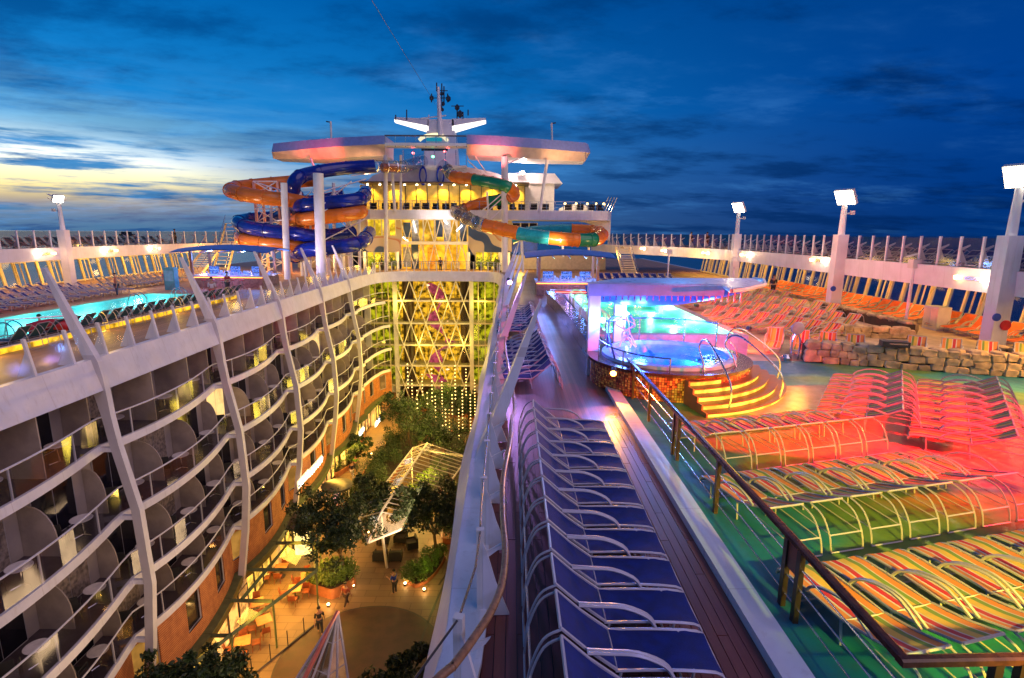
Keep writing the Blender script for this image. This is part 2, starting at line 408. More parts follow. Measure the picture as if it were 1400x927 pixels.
def decks():
    zl = 0
    # port side deck with a hole for the pool
    mb = MB(); P0, P1 = 19.0, 43.6
    pts = [p for p in spline([(x, y, 0) for x, y in EDGE], 3) if p.x < -14]
    for a, b in zip(pts, pts[1:]): mb.quad((-22.6, a.y, zl), (a.x, a.y, zl), (b.x, b.y, zl), (-22.6, b.y, zl))
    for x0, x1, y0, y1 in [(-29.6, -22.6, 5, P0), (-29.6, -22.6, P1, 69.1), (-43.5, -29.6, 5, 69.1)]:
        mb.quad((x0, y0, zl), (x1, y0, zl), (x1, y1, zl), (x0, y1, zl))
    mb.build('port_deck', TEAKL, kind='structure')
    # forward deck behind the bridge
    mb = MB(); fr = [p for p in EDGEC if p.y > 64]
    fr = [p for p in fr if p.y > 66]
    for a, b in zip(fr, fr[1:]): mb.quad((a.x, a.y, zl), (b.x, b.y, zl), (b.x, 74, zl), (a.x, 74, zl))
    mb.bx(-43.5, 26, 74, 110, -.3, zl); mb.bx(-43.5, -16.9, 69.1, 74, -.3, zl); mb.bx(-1.4, 26, 69.1, 74, -.3, zl)
    mb.build('forward_deck', TEAKL, kind='structure')
    # starboard: promenade, splash deck, terrace
    mb = MB(); pts = [p for p in spline([(x, y, 0) for x, y in EDGE_R + NEAR[:1]], 3)]
    for a, b in zip(pts, pts[1:]):
        if a.y > 14.0: mb.quad((3.05, max(a.y, 14), 0), (3.05, max(b.y, 14), 0), (b.x, max(b.y, 14), 0), (a.x, a.y, 0))
    mb.quad((3.05, 62, 0), (3.05, 69.1, 0), (-1.5, 69.1, 0), (-1.2, 62, 0))
    mb.build('promenade_deck', TEAK, kind='structure')
    # separately laid planks nearest the camera
    base = MB(); base.bx(-.62, 3.05, -2.2, 17, -.12, -.03)
    base.bx(-16, -.62, -2, 3.0, -.12, -.03)
    root = base.build('promenade_underlay', DARK, kind='structure')
    n = 26; wd = (3.05 + .62) / n
    me = None; pm = wood_plank_mat()
    mb = MB(); mb.bx(.004, wd - .006, .003, 3.05, -.028, .0)
    proto = mb.build('deck_plank', pm, root)
    first = True
    for i in range(n):
        for j in range(6):
            y = -1.9 + j * 3.06 + (i % 3) * .9
            if y > 13.5: continue
            if first: o = proto; first = False
            else: o = proto.copy(); col.objects.link(o); o.parent = root
            o.location = (-.62 + i * wd, y, -rnd.random() * .003)
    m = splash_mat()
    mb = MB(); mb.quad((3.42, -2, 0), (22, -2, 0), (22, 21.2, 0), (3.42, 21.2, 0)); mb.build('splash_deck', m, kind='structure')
    mb = MB(); mb.bx(3.05, 3.42, -2, 24, -.1, .13); mb.build('deck_kerb', WHITE, kind='structure')
    mb = MB(); mb.quad((3.05, 21.2, .003), (26, 21.2, .003), (26, 69.1, .003), (3.05, 69.1, .003)); mb.quad((22, -2, .003), (26, -2, .003), (26, 21.2, .003), (22, 21.2, .003))
    mb.build('terrace_deck', mat('sand_deck_coating', (.50, .34, .20), .6, var=.2, vs=1.5, bump=.1), kind='structure')
    # hull sides under the decks
    mb = MB(); mb.bx(-44.2, -43.5, -20, 112, -46.5, -.05); mb.bx(26, 26.7, -20, 112, -46.5, -.05); mb.bx(-44.2, 26.7, 110, 112, -46.5, -.35)
    mb.bx(-43.5, 26, -20, -19, -46.5, -.05)
    mb.build('ship_hull', WHITE, kind='structure')


def wood_plank_mat():
    m = bpy.data.materials.new('teak_plank'); m.use_nodes = True; T = NT(m.node_tree); p = T.n['Principled BSDF']
    t = T.new('ShaderNodeTexCoord'); oi = T.new('ShaderNodeObjectInfo')
    mp = T.new('ShaderNodeMapping'); mp.inputs['Scale'].default_value = (16, 1.2, 6); T.l.new(t.outputs['Object'], mp.inputs[0])
    ad = T.new('ShaderNodeVectorMath', operation='ADD'); T.l.new(mp.outputs[0], ad.inputs[0])
    cx = T.new('ShaderNodeCombineXYZ'); T.l.new(T.math('MULTIPLY', oi.outputs['Random'], 40.0), cx.inputs[1]); T.l.new(cx.outputs[0], ad.inputs[1])
    g = T.noise(ad.outputs[0], 1.6, 6, .65)
    f = T.math('ADD', T.math('MULTIPLY', oi.outputs['Random'], .5), T.math('MULTIPLY', g, .5))
    T.l.new(T.ramp(f, [(.1, (.10, .028, .022)), (.5, (.18, .05, .035)), (.9, (.28, .09, .055))]), p.inputs['Base Color'])
    T.put(p.inputs['Roughness'], T.math('ADD', T.math('MULTIPLY', g, .3), .25))
    b = T.new('ShaderNodeBump'); b.inputs['Strength'].default_value = .3; b.inputs['Distance'].default_value = .006; T.l.new(g, b.inputs['Height']); T.l.new(b.outputs[0], p.inputs['Normal'])
    return m


def splash_mat():
    m = bpy.data.materials.new('painted_rubber_deck'); m.use_nodes = True; T = NT(m.node_tree); p = T.n['Principled BSDF']
    t = T.new('ShaderNodeTexCoord'); o = t.outputs['Object']
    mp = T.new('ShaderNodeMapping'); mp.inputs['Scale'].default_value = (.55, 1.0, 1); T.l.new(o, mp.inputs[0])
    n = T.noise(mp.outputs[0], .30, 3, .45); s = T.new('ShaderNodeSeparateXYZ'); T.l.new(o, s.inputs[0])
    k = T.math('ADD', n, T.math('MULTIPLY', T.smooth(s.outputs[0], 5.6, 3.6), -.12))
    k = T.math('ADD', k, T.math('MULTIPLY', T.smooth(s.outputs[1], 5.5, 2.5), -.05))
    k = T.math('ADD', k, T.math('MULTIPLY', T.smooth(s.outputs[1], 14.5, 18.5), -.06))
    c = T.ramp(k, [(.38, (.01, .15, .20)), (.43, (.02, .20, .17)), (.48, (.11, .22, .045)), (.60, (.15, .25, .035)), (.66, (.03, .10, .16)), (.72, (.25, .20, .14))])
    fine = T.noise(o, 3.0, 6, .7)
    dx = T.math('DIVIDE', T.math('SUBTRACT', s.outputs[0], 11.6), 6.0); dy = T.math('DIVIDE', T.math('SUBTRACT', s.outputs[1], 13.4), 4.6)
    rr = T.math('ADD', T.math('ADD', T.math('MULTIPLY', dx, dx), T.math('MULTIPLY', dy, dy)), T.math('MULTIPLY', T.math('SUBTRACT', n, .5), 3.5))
    c = T.mix(T.smooth(rr, 1.0, .8), c, (.50, .22, .15, 1))  # lighter floor patch, reddened to carry the red spotlight's wash in its colour
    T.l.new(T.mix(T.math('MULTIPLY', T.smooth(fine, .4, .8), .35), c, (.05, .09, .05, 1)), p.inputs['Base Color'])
    T.put(p.inputs['Roughness'], T.math('ADD', T.math('MULTIPLY', fine, .5), .22)); 
    b = T.new('ShaderNodeBump'); b.inputs['Strength'].default_value = .25; b.inputs['Distance'].default_value = .01; T.l.new(T.noise(o, 60, 3), b.inputs['Height']); T.l.new(b.outputs[0], p.inputs['Normal'])
    return m
decks()

# ------------------------------------------------------------------ the cabin block to port of the garden
PZ = [-18.5, -15.5, -12.4, -9.6, -6.2, -3.35, 0, 3.6]; PX = [-16.7, -16.0, -15.5, -15.2, -15.3, -15.8, -16.2, -17.56]
def prof(z): return interp(z, PZ, PX)
def off(y): return EL(y) + 16.2
LV = [-3.5, -6.45, -9.4, -12.2]
def slab_x(z, y):
    b = prof(z) + off(y) - .78
    if y > 59: return b + .62 * math.sin(math.pi * .6) * 0 + interp(y, [59, 63, 66, 68], [.3, .4, .9, 2.4])
    ph = ((y - 2.4) / 9) % 1
    return b + .72 * math.sin(math.pi * min(1, ph ** .85)) ** .8
YS = [7 + i * .75 for i in range(int((67.4 - 7) / .75) + 1)]


def cabin_block():
    root = thing('cabin_block', 'curved block of balcony cabins with tall bowed white ribs on the port side', 'ship cabins', (-18, 30, -18.5))
    for z in LV:
        mb = MB()
        mb.loft([[(slab_x(z, y), y, z + .03), (slab_x(z, y) + .03, y, z - .30), (slab_x(z, y) - .12, y, z - .34), (slab_x(z, y) - 3.2, y, z - .24), (slab_x(z, y) - 3.2, y, z + .03)] for y in YS])
        mb.build('slab', WHITE, root, smooth=True)
        mb = MB(); mb.loft([[(slab_x(z, y) - .12, y, z + .036), (slab_x(z, y) - 3.1, y, z + .036)] for y in YS], closed=False, cap=False)
        mb.build('balcony_floor', mat('balcony_carpet', (.07, .05, .06), .9, var=.2), root)
        mb = MB(); mb.tube([(slab_x(z, y) - .03, y, z + 1.14) for y in YS], .035, 6); mb.build('handrail', WHITE, root, smooth=True)
        for i in range(0, len(YS) - 2, 2):
            ya, yb = YS[i] + .02, YS[min(i + 2, len(YS) - 1)] - .02
            ym = (ya + yb) / 2
            g = MB(); g.loft([[(slab_x(z, y) - .04, y, z + .08), (slab_x(z, y) - .04, y, z + 1.08)] for y in (ya, ym, yb)], closed=False, cap=False)
            g.build('balustrade_pane', GLASS_B, root)
    tan = mat('cabin_wall_panel', (.46, .39, .33), .6, var=.1, vs=1)
    tops = [0 - 1.05] + [z - .24 for z in LV[:-1]]
    cabs = [8.4 + 3 * k for k in range(-1, 20)]
    lit = {(1, 8): 1, (2, 12): 1, (0, 15): 1, (1, 14): 1, (3, 10): 1, (0, 11): 2}
    frm = mat('door_frame_metal', (.45, .42, .40), .4)
    for li, (z, zt) in enumerate(zip(LV, tops)):
        for ci, y0 in enumerate(cabs):
            ys_ = [y for y in (y0, y0 + 1.5, y0 + 3)]
            if y0 + 3 > 66: continue
            wx = [slab_x(z, y) * 0 + prof(z) + off(y) - .78 - 1.3 for y in ys_]
            mb = MB(); mb.loft([[(x, y, z + .04), (x, y, zt), (x - .1, y, zt), (x - .1, y, z + .04)] for x, y in zip(wx, ys_)])
            mb.build('cabin_wall', tan, root)
            # sliding door: frame and pane
            ya, yb = y0 + .55, y0 + 2.45; xa = lerp(wx[0], wx[2], .2) + .03; xb = lerp(wx[0], wx[2], .8) + .03; h = min(zt - .25, z + 2.25)
            f = MB(); f.tube([(xa, ya, z + .06), (xa, ya, h), (xb, yb, h), (xb, yb, z + .06)], .035, 4, loop=True)
            ym = (ya + yb) / 2; f.tube([((xa + xb) / 2, ym, z + .06), ((xa + xb) / 2, ym, h)], .03, 4)
            f.build('door_frame', frm, root)
            L = lit.get((li, ci), 3 if (li * 5 + ci * 3) % 7 < 3 else 0)
            pm = {3: mat('drawn_curtain', (.30, .24, .18), .8, var=.5, vs=6), 0: mat('dark_door_glass', (.012, .012, .018), .08, var=.3), 1: emis('lit_cabin_window', (1, .62, .22), 1.2, .3, 1.5), 2: emis('pink_cabin_window', (1, .1, .3), .8, .5, 4)}[L]
            q = MB(); q.quad((xa + .02, ya, z + .08), (xb + .02, yb, z + .08), (xb + .02, yb, h), (xa + .02, ya, h)); q.build('door_pane', pm, root)
            # rounded privacy divider
            w0 = wx[0] + .02; sx = w0 + (slab_x(z, y0) - .16 - w0) * (1 if li == 0 else .74); hh = min(zt - .03, z + 2.6) - z
            if li == 0: poly = [(w0, y0, z + .04), (sx, y0, z + .04), (sx, y0, z + 1.0), (sx - .02, y0, z + hh), (w0, y0, z + hh)]
            else:
                poly = [(w0, y0, z + .04), (sx, y0, z + .04), (sx, y0, z + .7)]
                for k in range(1, 7):
                    a = math.pi / 2 * k / 6
                    poly.append((w0 + (sx - w0) * (.30 + .70 * math.cos(a)), y0, z + .7 + (1.95 - .7) * math.sin(a)))
                poly += [(w0, y0, z + 1.95)]
            d = MB(); d.plate(poly, (0, .05, 0)); d.build('divider', mat('divider_panel', (.40, .33, .27), .5, var=.12, vs=2), root)
            if ci % 3 != 0 or True:
                d = MB(); d.box((slab_x(z, y0 + 1.5) - .07, y0 + 1.5, z + .56), (.05, .05, 1.1)); d.build('rail_post', WHITE, root)
    # windowed brick storey and the green lintel under it
    m = brick_mat()
    Yb = [y for y in YS]
    # wall strips with window gaps
    z1, z0 = LV[3] - .24, -15.35
    for k, y0 in enumerate([7.4 + 3 * k for k in range(20)]):
        y1 = min(y0 + 3, 67.3)
        if y0 >= y1 - .2: continue
        ya, yb = y0 + 1.0, min(y0 + 2.2, y1)
        for (a, b, c, d) in ((y0, ya, z0, z1), (yb, y1, z0, z1), (ya, yb, z0, z0 + .8), (ya, yb, z1 - .35, z1)):
            if b - a < .05: continue
            mb = MB(); X0 = lambda y: slab_x(-12.2, y) - .18 + (0)
            mb.loft([[(X0(y), y, c), (X0(y), y, d), (X0(y) - .25, y, d), (X0(y) - .25, y, c)] for y in (a, (a + b) / 2, b)])
            mb.build('brick_panel', m, root)
        if yb - ya > .6:
            q = MB(); q.quad((X0(ya) - .16, ya, z0 + .8), (X0(yb) - .16, yb, z0 + .8), (X0(yb) - .16, yb, z1 - .35), (X0(ya) - .16, ya, z1 - .35))
            q.build('window_pane', emis('dim_window_glow', (.9, .42, .08), .5, .5, .8) if k % 3 == 1 else mat('dark_window_glass', (.02, .018, .015), .1), root)
            q = MB(); q.tube([(X0(ya) - .1, ya, z0 + .8), (X0(yb) - .1, yb, z0 + .8), (X0(yb) - .1, yb, z1 - .35), (X0(ya) - .1, ya, z1 - .35)], .05, 4, loop=True); q.build('window_frame', frm, root)
    g = MB(); g.loft([[(slab_x(-12.2, y) - .1, y, -15.9), (slab_x(-12.2, y) + .25, y, -15.85), (slab_x(-12.2, y) + .25, y, -15.4), (slab_x(-12.2, y) - .4, y, -15.36)] for y in YS])
    g.build('lintel', mat('green_steel', (.10, .13, .05), .45, var=.2), root)
    # ribs
    for y in [11.4, 20.4, 29.4, 38.4, 47.4, 56.4]:
        zs = [3.6, 3.0, 2, 1, 0, -.6, -1.2, -2.2, -3.35, -4.8, -6.2, -7.9, -9.6, -11, -12.4, -14, -15.5, -17, -18.5]
        secs = []
        for z in zs:
            x = prof(z) + off(y); x2 = x
            if z > 0: wy = lerp(.29, .14, z / 3.6); wx = lerp(.5, .14, z / 3.6)
            else: wy = .27; wx = .36 + .2 * math.exp(-(z + .6) ** 2)
            # slightly smoothed profile
            secs.append([(x2 + wx / 2, y - wy / 2, z), (x2 + wx / 2, y + wy / 2, z), (x2 - wx / 2, y + wy / 2, z), (x2 - wx / 2, y - wy / 2, z)])
        mb = MB(); mb.loft(secs); mb.build('rib', WHITE, root)
        for li, z in enumerate(LV):   # brackets tying the rib to the slabs
            mb = MB(); mb.bx(slab_x(z, y) - .1, prof(z) + off(y) - .15, y - .08, y + .08, z - .2, z - .02); mb.build('bracket', WHITE, root)
    # ground floor of shops: piers, lit shop windows, doors
    for k in range(14):
        y0 = 9 + k * 4.2; x = slab_x(-12.2, y0) - .35
        mb = MB(); mb.bx(x - .3, x + .15, y0 - .25, y0 + .25, -18.5, -15.9); mb.build('pier', WHITE2, root)
        for j in range(3):
            a = y0 + .35 + j * 1.2; b = a + 1.1
            q = MB(); q.bx(x - .12, x - .08, a, b, -18.3, -16.2); q.build('shop_window', emis('shop_window_glow' if k % 4 else 'shop_window_glow_warm', (1, .55, .08) if k % 4 else (1, .42, .1), 2.0, .75, 1.7), root)
            q = MB(); q.tube([(x - .04, a, -18.35), (x - .04, b, -18.35), (x - .04, b, -16.15), (x - .04, a, -16.15)], .04, 4, loop=True); q.build('shop_window_frame', DARK, root)
    mb = MB(); mb.bx(-19.5, -17.6, 7, 66, -16.1, -15.9); mb.build('soffit', WHITE2, root)
    return root


def brick_mat():
    m = bpy.data.materials.new('orange_brick_cladding'); m.use_nodes = True; T = NT(m.node_tree); p = T.n['Principled BSDF']
    t = T.new('ShaderNodeTexCoord'); mp = T.new('ShaderNodeMapping'); mp.inputs['Rotation'].default_value = (0, R(90), R(90)); T.l.new(t.outputs['Object'], mp.inputs[0])
    s = T.new('ShaderNodeSeparateXYZ'); T.l.new(t.outputs['Object'], s.inputs[0])
    fr = T.math('FRACT', T.math('MULTIPLY', s.outputs[2], 9.0)); line = T.math('LESS_THAN', fr, .2)
    nz = T.noise(t.outputs['Object'], 2.5, 5)
    c = T.mix(T.smooth(nz, .3, .7), (.46, .15, .05, 1), (.66, .25, .08, 1))
    T.l.new(T.mix(line, c, (.10, .04, .02, 1)), p.inputs['Base Color']); p.inputs['Roughness'].default_value = .7
    b = T.new('ShaderNodeBump'); b.inputs['Distance'].default_value = .02; T.l.new(T.math('SUBTRACT', 1.0, line), b.inputs['Height']); T.l.new(b.outputs[0], p.inputs['Normal'])
    return m
GLASS_B = glass('balcony_glass', (.70, .70, .74), .12)
CB = cabin_block()
# the white fascia that runs round the opening at deck level
FR = thing('deck_edge_fascia', 'broad lavender white steel band running round the rim of the garden opening', 'deck edge', (-9, 36, -1))
fascia(EDGEC, 0, .32, -1.12, .1, 'fascia_band', FR, wave=.12)


def starboard_block():
    root = thing('starboard_cabin_block', 'scalloped white balcony edges under the starboard rim of the garden opening', 'ship cabins', (1, 30, -18.5))
    for j, z in enumerate(LV):
        sx = lambda y: -33.4 / 2 * 0 - 17.0 - (prof(z) + off(y) - .78 + (.72 - .1 * j) * math.sin(math.pi * (((y - 2.4) / 9) % 1)))
        mb = MB(); mb.loft([[(sx(y) , y, z + .03), (sx(y), y, z - .22), (sx(y) + 3.2, y, z - .22), (sx(y) + 3.2, y, z + .03)] for y in YS]); mb.build('slab', WHITE, root, smooth=True)
        mb = MB(); mb.tube([(sx(y) + .04, y, z + 1.1) for y in YS], .035, 5); mb.build('handrail', WHITE, root)
        mb = MB(); mb.bx(1.9, 2.0, 7, 66, z + .03, z + 2.65); mb.build('cabin_wall', mat('cabin_wall_panel', (1, 1, 1)), root)
    mb = MB(); mb.bx(.6, 1.0, 7, 66, -18.5, -12.4); mb.build('lower_wall', brick_mat(), root)
    return root
starboard_block()

# tall sail-like fins on the starboard rim
for i, y in enumerate([11.4, 20.4, 29.4, 38.4, 47.4, 56.4]):
    secs = []
    for z, x, wy, wx in [(-4, -1.5, .4, .4), (-2, -1.15, .45, .4), (-.9, -.95, .5, .42), (.1, -.62, .5, .36), (1.2, -.22, .42, .26), (2.4, .2, .30, .18), (3.2, .48, .16, .1), (3.62, .62, .03, .03)]:
        x += ER(y) + .88
        secs.append([(x - wx / 2, y - wy / 2, z), (x + wx / 2, y - wy / 2, z), (x + wx / 2, y + wy / 2, z), (x - wx / 2, y + wy / 2, z)])
    mb = MB(); mb.loft(secs)
    o = mb.build('rim_fin', WHITE)
    tag(o, ['nearest tall pointed white fin leaning over the promenade', 'second tall pointed white fin from the near end of the promenade', 'third pointed white fin along the promenade rim', 'fourth pointed white fin along the promenade rim', 'fifth pointed white fin along the promenade rim', 'farthest pointed white fin at the bridge end of the promenade'][i], 'fin', 'white fins along the starboard rim')


# ------------------------------------------------------------------ glass balustrades round the opening
def balustrade_port():
    root = thing('glass_balustrade', 'glass balustrade with leaning white posts on the port rim of the garden opening', 'railing', (-16.5, 30, 0))
    ys = [6 + 1.7 * k for k in range(36)]; ys = [y for y in ys if y < 66]
    for a in ys:
        x = EL(min(a, 63)) + (0 if a < 63 else (a - 63) * .25) - .12
        mb = MB(); mb.loft([[(x - .05 - k, a - .05, z), (x + .05 - k, a - .05, z), (x + .05 - k, a + .05, z), (x - .05 - k, a + .05, z)] for z, k in ((.08, 0), (1.38, .22))])
        mb.build('post', WHITE, root)
        mb = MB(); mb.plate([(x - .06, a - .02, .05), (x - .62, a - .02, .05), (x - .2, a - .02, .95), (x - .12, a - .02, .95)], (0, .05, 0)); mb.build('buttress', WHITE, root)
    for a, b in zip(ys, ys[1:]):
        xa = EL(min(a, 63)) + (0 if a < 63 else (a - 63) * .25) - .12; xb = EL(min(b, 63)) + (0 if b < 63 else (b - 63) * .25) - .12
        q = MB(); q.quad((xa, a + .07, .12), (xb, b - .07, .12), (xb - .2, b - .07, 1.3), (xa - .2, a + .07, 1.3)); q.build('pane', GLASS, root)
balustrade_port()


def balustrade_bridge():
    root = thing('bridge_railing', 'steel railing with white posts along the bridge at the far end of the garden', 'railing', (-9, 69.6, 0))
    pts = [p for p in EDGEC if p.y > 65.5]; pts = [Vector((p.x, p.y + .25, 0)) for p in pts]
    L = 0; nxt = 0
    for a, b in zip(pts, pts[1:]):
        d = (b - a).length
        while nxt < L + d:
            q = a.lerp(b, (nxt - L) / d); mb = MB(); mb.box((q.x, q.y, .68), (.09, .09, 1.2)); mb.build('post', WHITE, root); nxt += .95
        L += d
    for z in (1.3, 1.05): mb = MB(); mb.tube([p + Vector((0, 0, z)) for p in pts], .035 if z > 1.2 else .018, 5); mb.build('rail', STEEL, root)
    mb = MB(); mb.loft([[p + Vector((0, 0, .12)), p + Vector((0, 0, 1.0))] for p in pts], closed=False, cap=False); mb.build('pane', GLASS, root)
balustrade_bridge()


def balustrade_starboard():
    root = thing('promenade_balustrade', 'glass balustrade with white triangular buttresses and curved wooden handrail beside the promenade', 'railing', (-.8, 20, 0))
    path = spline([(x, y, 0) for x, y in EDGE_R[3:] + NEAR], 8)
    # resample
    S = [0]
    for a, b in zip(path, path[1:]): S.append(S[-1] + (b - a).length)
    def at(s):
        for i in range(1, len(S)):
            if s <= S[i]:
                t = (s - S[i - 1]) / (S[i] - S[i - 1]); d = (path[i] - path[i - 1]).normalized(); return path[i - 1].lerp(path[i], t), Vector((-d.y, d.x, 0))
        d = (path[-1] - path[-2]).normalized(); return path[-1], Vector((-d.y, d.x, 0))
    tot = S[-1]; s = .6; st = []
    while s < tot - 8: st.append(s); s += 1.52
    for s in st:
        p, n = at(s)          # n points on to the deck
        t = Vector((n.y, -n.x, 0))
        base = p + n * .42
        if 1.0 > abs(base.y - round((base.y - 2.4) / 9) * 9 - 2.4) * 3: pass
        mb = MB(); mb.loft([[base + t * a * .045 + n * b * .05 + Vector((0, 0, z)) - n * (0) for a, b in ((-1, -1), (1, -1), (1, 1), (-1, 1))] for z in (.05, 1.25)])
        mb.build('post', WHITE2, root)
        mb = MB(); mb.plate([base + n * .03 + Vector((0, 0, .02)), base + n * .38 + Vector((0, 0, .02)), base + n * .2 + Vector((0, 0, .5)), base + n * .09 + Vector((0, 0, .92)), base + n * .03 + Vector((0, 0, 1.1))], t * .05); mb.build('buttress', WHITE, root)
        mb = MB(); mb.plate([base + n * .05 + Vector((0, 0, .82)), base + n * .28 + Vector((0, 0, 1.0)), base + n * .33 + Vector((0, 0, 1.08)), base + n * .05 + Vector((0, 0, .92))], t * .03); mb.build('rail_arm', WHITE, root)
    for a, b in zip(st, st[1:]):
        pa, pb, pm = [q_ + n_ * .42 for q_, n_ in (at(a + .06), at(b - .06), at((a + b) / 2))]
        q = MB(); q.loft([[p + Vector((0, 0, .08)), p + Vector((0, 0, 1.22))] for p in (pa, pm, pb)], closed=False, cap=False); q.build('pane', GLASS, root)
        q = MB(); q.tube([p + Vector((0, 0, 1.24)) for p in (pa, pm, pb)], .014, 4); q.build('edge_trim', DARK, root)
    mb = MB(); mb.loft([[p + n_ * .01 + Vector((0, 0, .035)), p + n_ * .5 + Vector((0, 0, .035)), p + n_ * .5 + Vector((0, 0, .112)), p + n_ * .01 + Vector((0, 0, .112))] for p, n_ in [at(k * .5) for k in range(int(tot * 2))]]); mb.build('coping', WHITE, root, smooth=True)
    hr = [pix(x, y, z=1.1) for x, y in [(703, 545), (700, 572), (698, 600), (688, 653), (687.5, 706), (691, 752), (687, 794), (675, 829), (651, 868), (619, 911), (604, 923)]]
    hr = [Vector((-.28, 30, 1.1)), Vector((-.2, 24, 1.1)), Vector((-.25, 19, 1.1))] + [p for p in hr if p.y < 17] + [Vector((-1.6, 3.0, 1.1)), Vector((-4, 2.5, 1.1)), Vector((-9, 2.4, 1.1))]
    mb = MB(); mb.tube(spline(hr, 5), .042, 10); mb.build('handrail', CAPW, root, smooth=True)
balustrade_starboard()
# ================================================================== THE GARDEN AT THE BOTTOM (z = -18.5)
ZF = -18.5
def park_floor_mat():
    m = bpy.data.materials.new('stone_paving'); m.use_nodes = True; T = NT(m.node_tree); p = T.n['Principled BSDF']
    t = T.new('ShaderNodeTexCoord'); br = T.new('ShaderNodeTexBrick'); T.l.new(t.outputs['Object'], br.inputs[0])
    br.inputs['Scale'].default_value = 1.0; br.inputs['Mortar Size'].default_value = .02; br.inputs['Brick Width'].default_value = 1.6; br.inputs['Row Height'].default_value = .62
    br.inputs['Color1'].default_value = (.23, .145, .08, 1); br.inputs['Color2'].default_value = (.18, .115, .065, 1); br.inputs['Mortar'].default_value = (.10, .06, .04, 1)
    nz = T.noise(t.outputs['Object'], 1.2, 6, .65)
    T.l.new(T.mix(T.math('MULTIPLY', T.smooth(nz, .4, .75), .5), br.outputs[0], (.2, .13, .08, 1)), p.inputs['Base Color']); p.inputs['Roughness'].default_value = .55
    b = T.new('ShaderNodeBump'); b.inputs['Distance'].default_value = .02; b.inputs['Strength'].default_value = .4; T.l.new(nz, b.inputs['Height']); T.l.new(b.outputs[0], p.inputs['Normal'])
    return m
mb = MB(); mb.quad((-20, -2, ZF), (1, -2, ZF), (1, 74, ZF), (-20, 74, ZF)); mb.build('garden_paving', park_floor_mat(), kind='structure')
c = pix(492, 905, z=ZF)
mb = MB(); mb.lathe([(0, 0.0), (4.5, .0)], (c.x, c.y, ZF + .008), 48)
mb.f = [f for f in mb.f if len(f) == 4]
mb.build('plaza_circle', mat('brown_plaza_stone', (.06, .026, .018), .5, var=.3, vs=1.5, bump=.15, bs=12), kind='structure')
mb = MB(); mb.lathe([(4.5, .0), (4.62, .0)], (c.x, c.y, ZF + .012), 48, 0, 6.2831); mb.build('plaza_border', mat('dark_border_stone', (.05, .035, .03), .5), kind='structure')
# curved dark joint lines of the starboard path
for i, q in enumerate([[(700, 560), (655, 600), (646, 660), (640, 720), (615, 780), (585, 850), (560, 927)], [(640, 600), (648, 640), (628, 745), (600, 800)]]):
    pts = spline([pix(a, b, z=ZF + .012) for a, b in q], 6); mb = MB()
    mb.loft([[(p.x - .07, p.y, ZF + .012), (p.x + .07, p.y, ZF + .012)] for p in pts], closed=False, cap=False)
    mb.build('path_joint', mat('dark_border_stone', (0, 0, 0)), kind='structure')


def leaf_mat(name, c):
    if name in MATS: return MATS[name]
    m = bpy.data.materials.new(name); m.use_nodes = True; T = NT(m.node_tree); p = T.n['Principled BSDF']
    t = T.new('ShaderNodeTexCoord'); n = T.noise(t.outputs['Object'], 2.4, 4, .7); n2 = T.noise(t.outputs['Object'], 17, 2)
    f = T.math('ADD', T.math('MULTIPLY', n, .6), T.math('MULTIPLY', n2, .4))
    T.l.new(T.ramp(f, [(.3, tuple(x * .45 for x in c)), (.5, c), (.7, tuple(min(1, x * 1.9) for x in c))]), p.inputs['Base Color']); p.inputs['Roughness'].default_value = .5
    MATS[name] = m; return m
LEAF = leaf_mat('dark_leaf', (.022, .05, .012)); LEAF2 = leaf_mat('bright_leaf', (.08, .14, .02)); BARK = mat('bark', (.10, .06, .035), .9, bump=.5, bs=18)
SOIL = mat('planter_soil', (.03, .02, .012), .95)
PLWALL = mat('planter_terracotta', (.38, .14, .06), .6, var=.2, vs=3, bump=.1)


def leaf(mb, c, s, r):
    n = Vector((r.gauss(0, 1), r.gauss(0, 1), r.gauss(0, .8) + .5)).normalized(); a = n.orthogonal().normalized(); b = n.cross(a)
    t = r.random() * 6.28; u = a * math.cos(t) + b * math.sin(t); v = n.cross(u)
    mb.add([c - u * s, c + v * s * .42 - n * s * .1, c + u * s, c - v * s * .42 - n * s * .1], [(0, 1, 2, 3)])


def tree_mesh(seed, h, rad, n):
    r = random.Random(seed); tr = MB(); cr = MB()
    fork = h * .38; pts = [(0, 0, 0), (r.gauss(0, .06), r.gauss(0, .06), fork * .5), (r.gauss(0, .1), r.gauss(0, .1), fork)]
    tr.tube(spline(pts, 3), [.17, .15, .14, .13, .12, .12, .11][:7], 7)
    cl = []
    for k in range(8):
        a = k * .785 + r.random(); d = rad * r.uniform(.35, .8); e = Vector((math.cos(a) * d, math.sin(a) * d, h * r.uniform(.55, .9)))
        tr.tube(spline([pts[-1], (e.x * .4, e.y * .4, lerp(fork, e.z, .6)), e], 3), [.08, .07, .06, .05, .04, .03, .02], 5); cl.append((e, rad * r.uniform(.45, .62)))
    cl += [(Vector((r.gauss(0, .35) * rad, r.gauss(0, .35) * rad, h * r.uniform(.68, .95))), rad * .42) for _ in range(7)]
    for e, q in cl:
        sub = [(e + Vector((r.gauss(0, 1), r.gauss(0, 1), r.gauss(0, .7))) * q * .5, q * r.uniform(.25, .45)) for _ in range(6)]
        for c2, q2 in sub:
            for _ in range(n // (len(cl) * 6)):
                v = Vector((r.gauss(0, 1), r.gauss(0, 1), r.gauss(0, .8))); v = v.normalized() * q2 * r.random() ** .4
                leaf(cr, c2 + v, r.uniform(.09, .17), r)
    return tr, cr


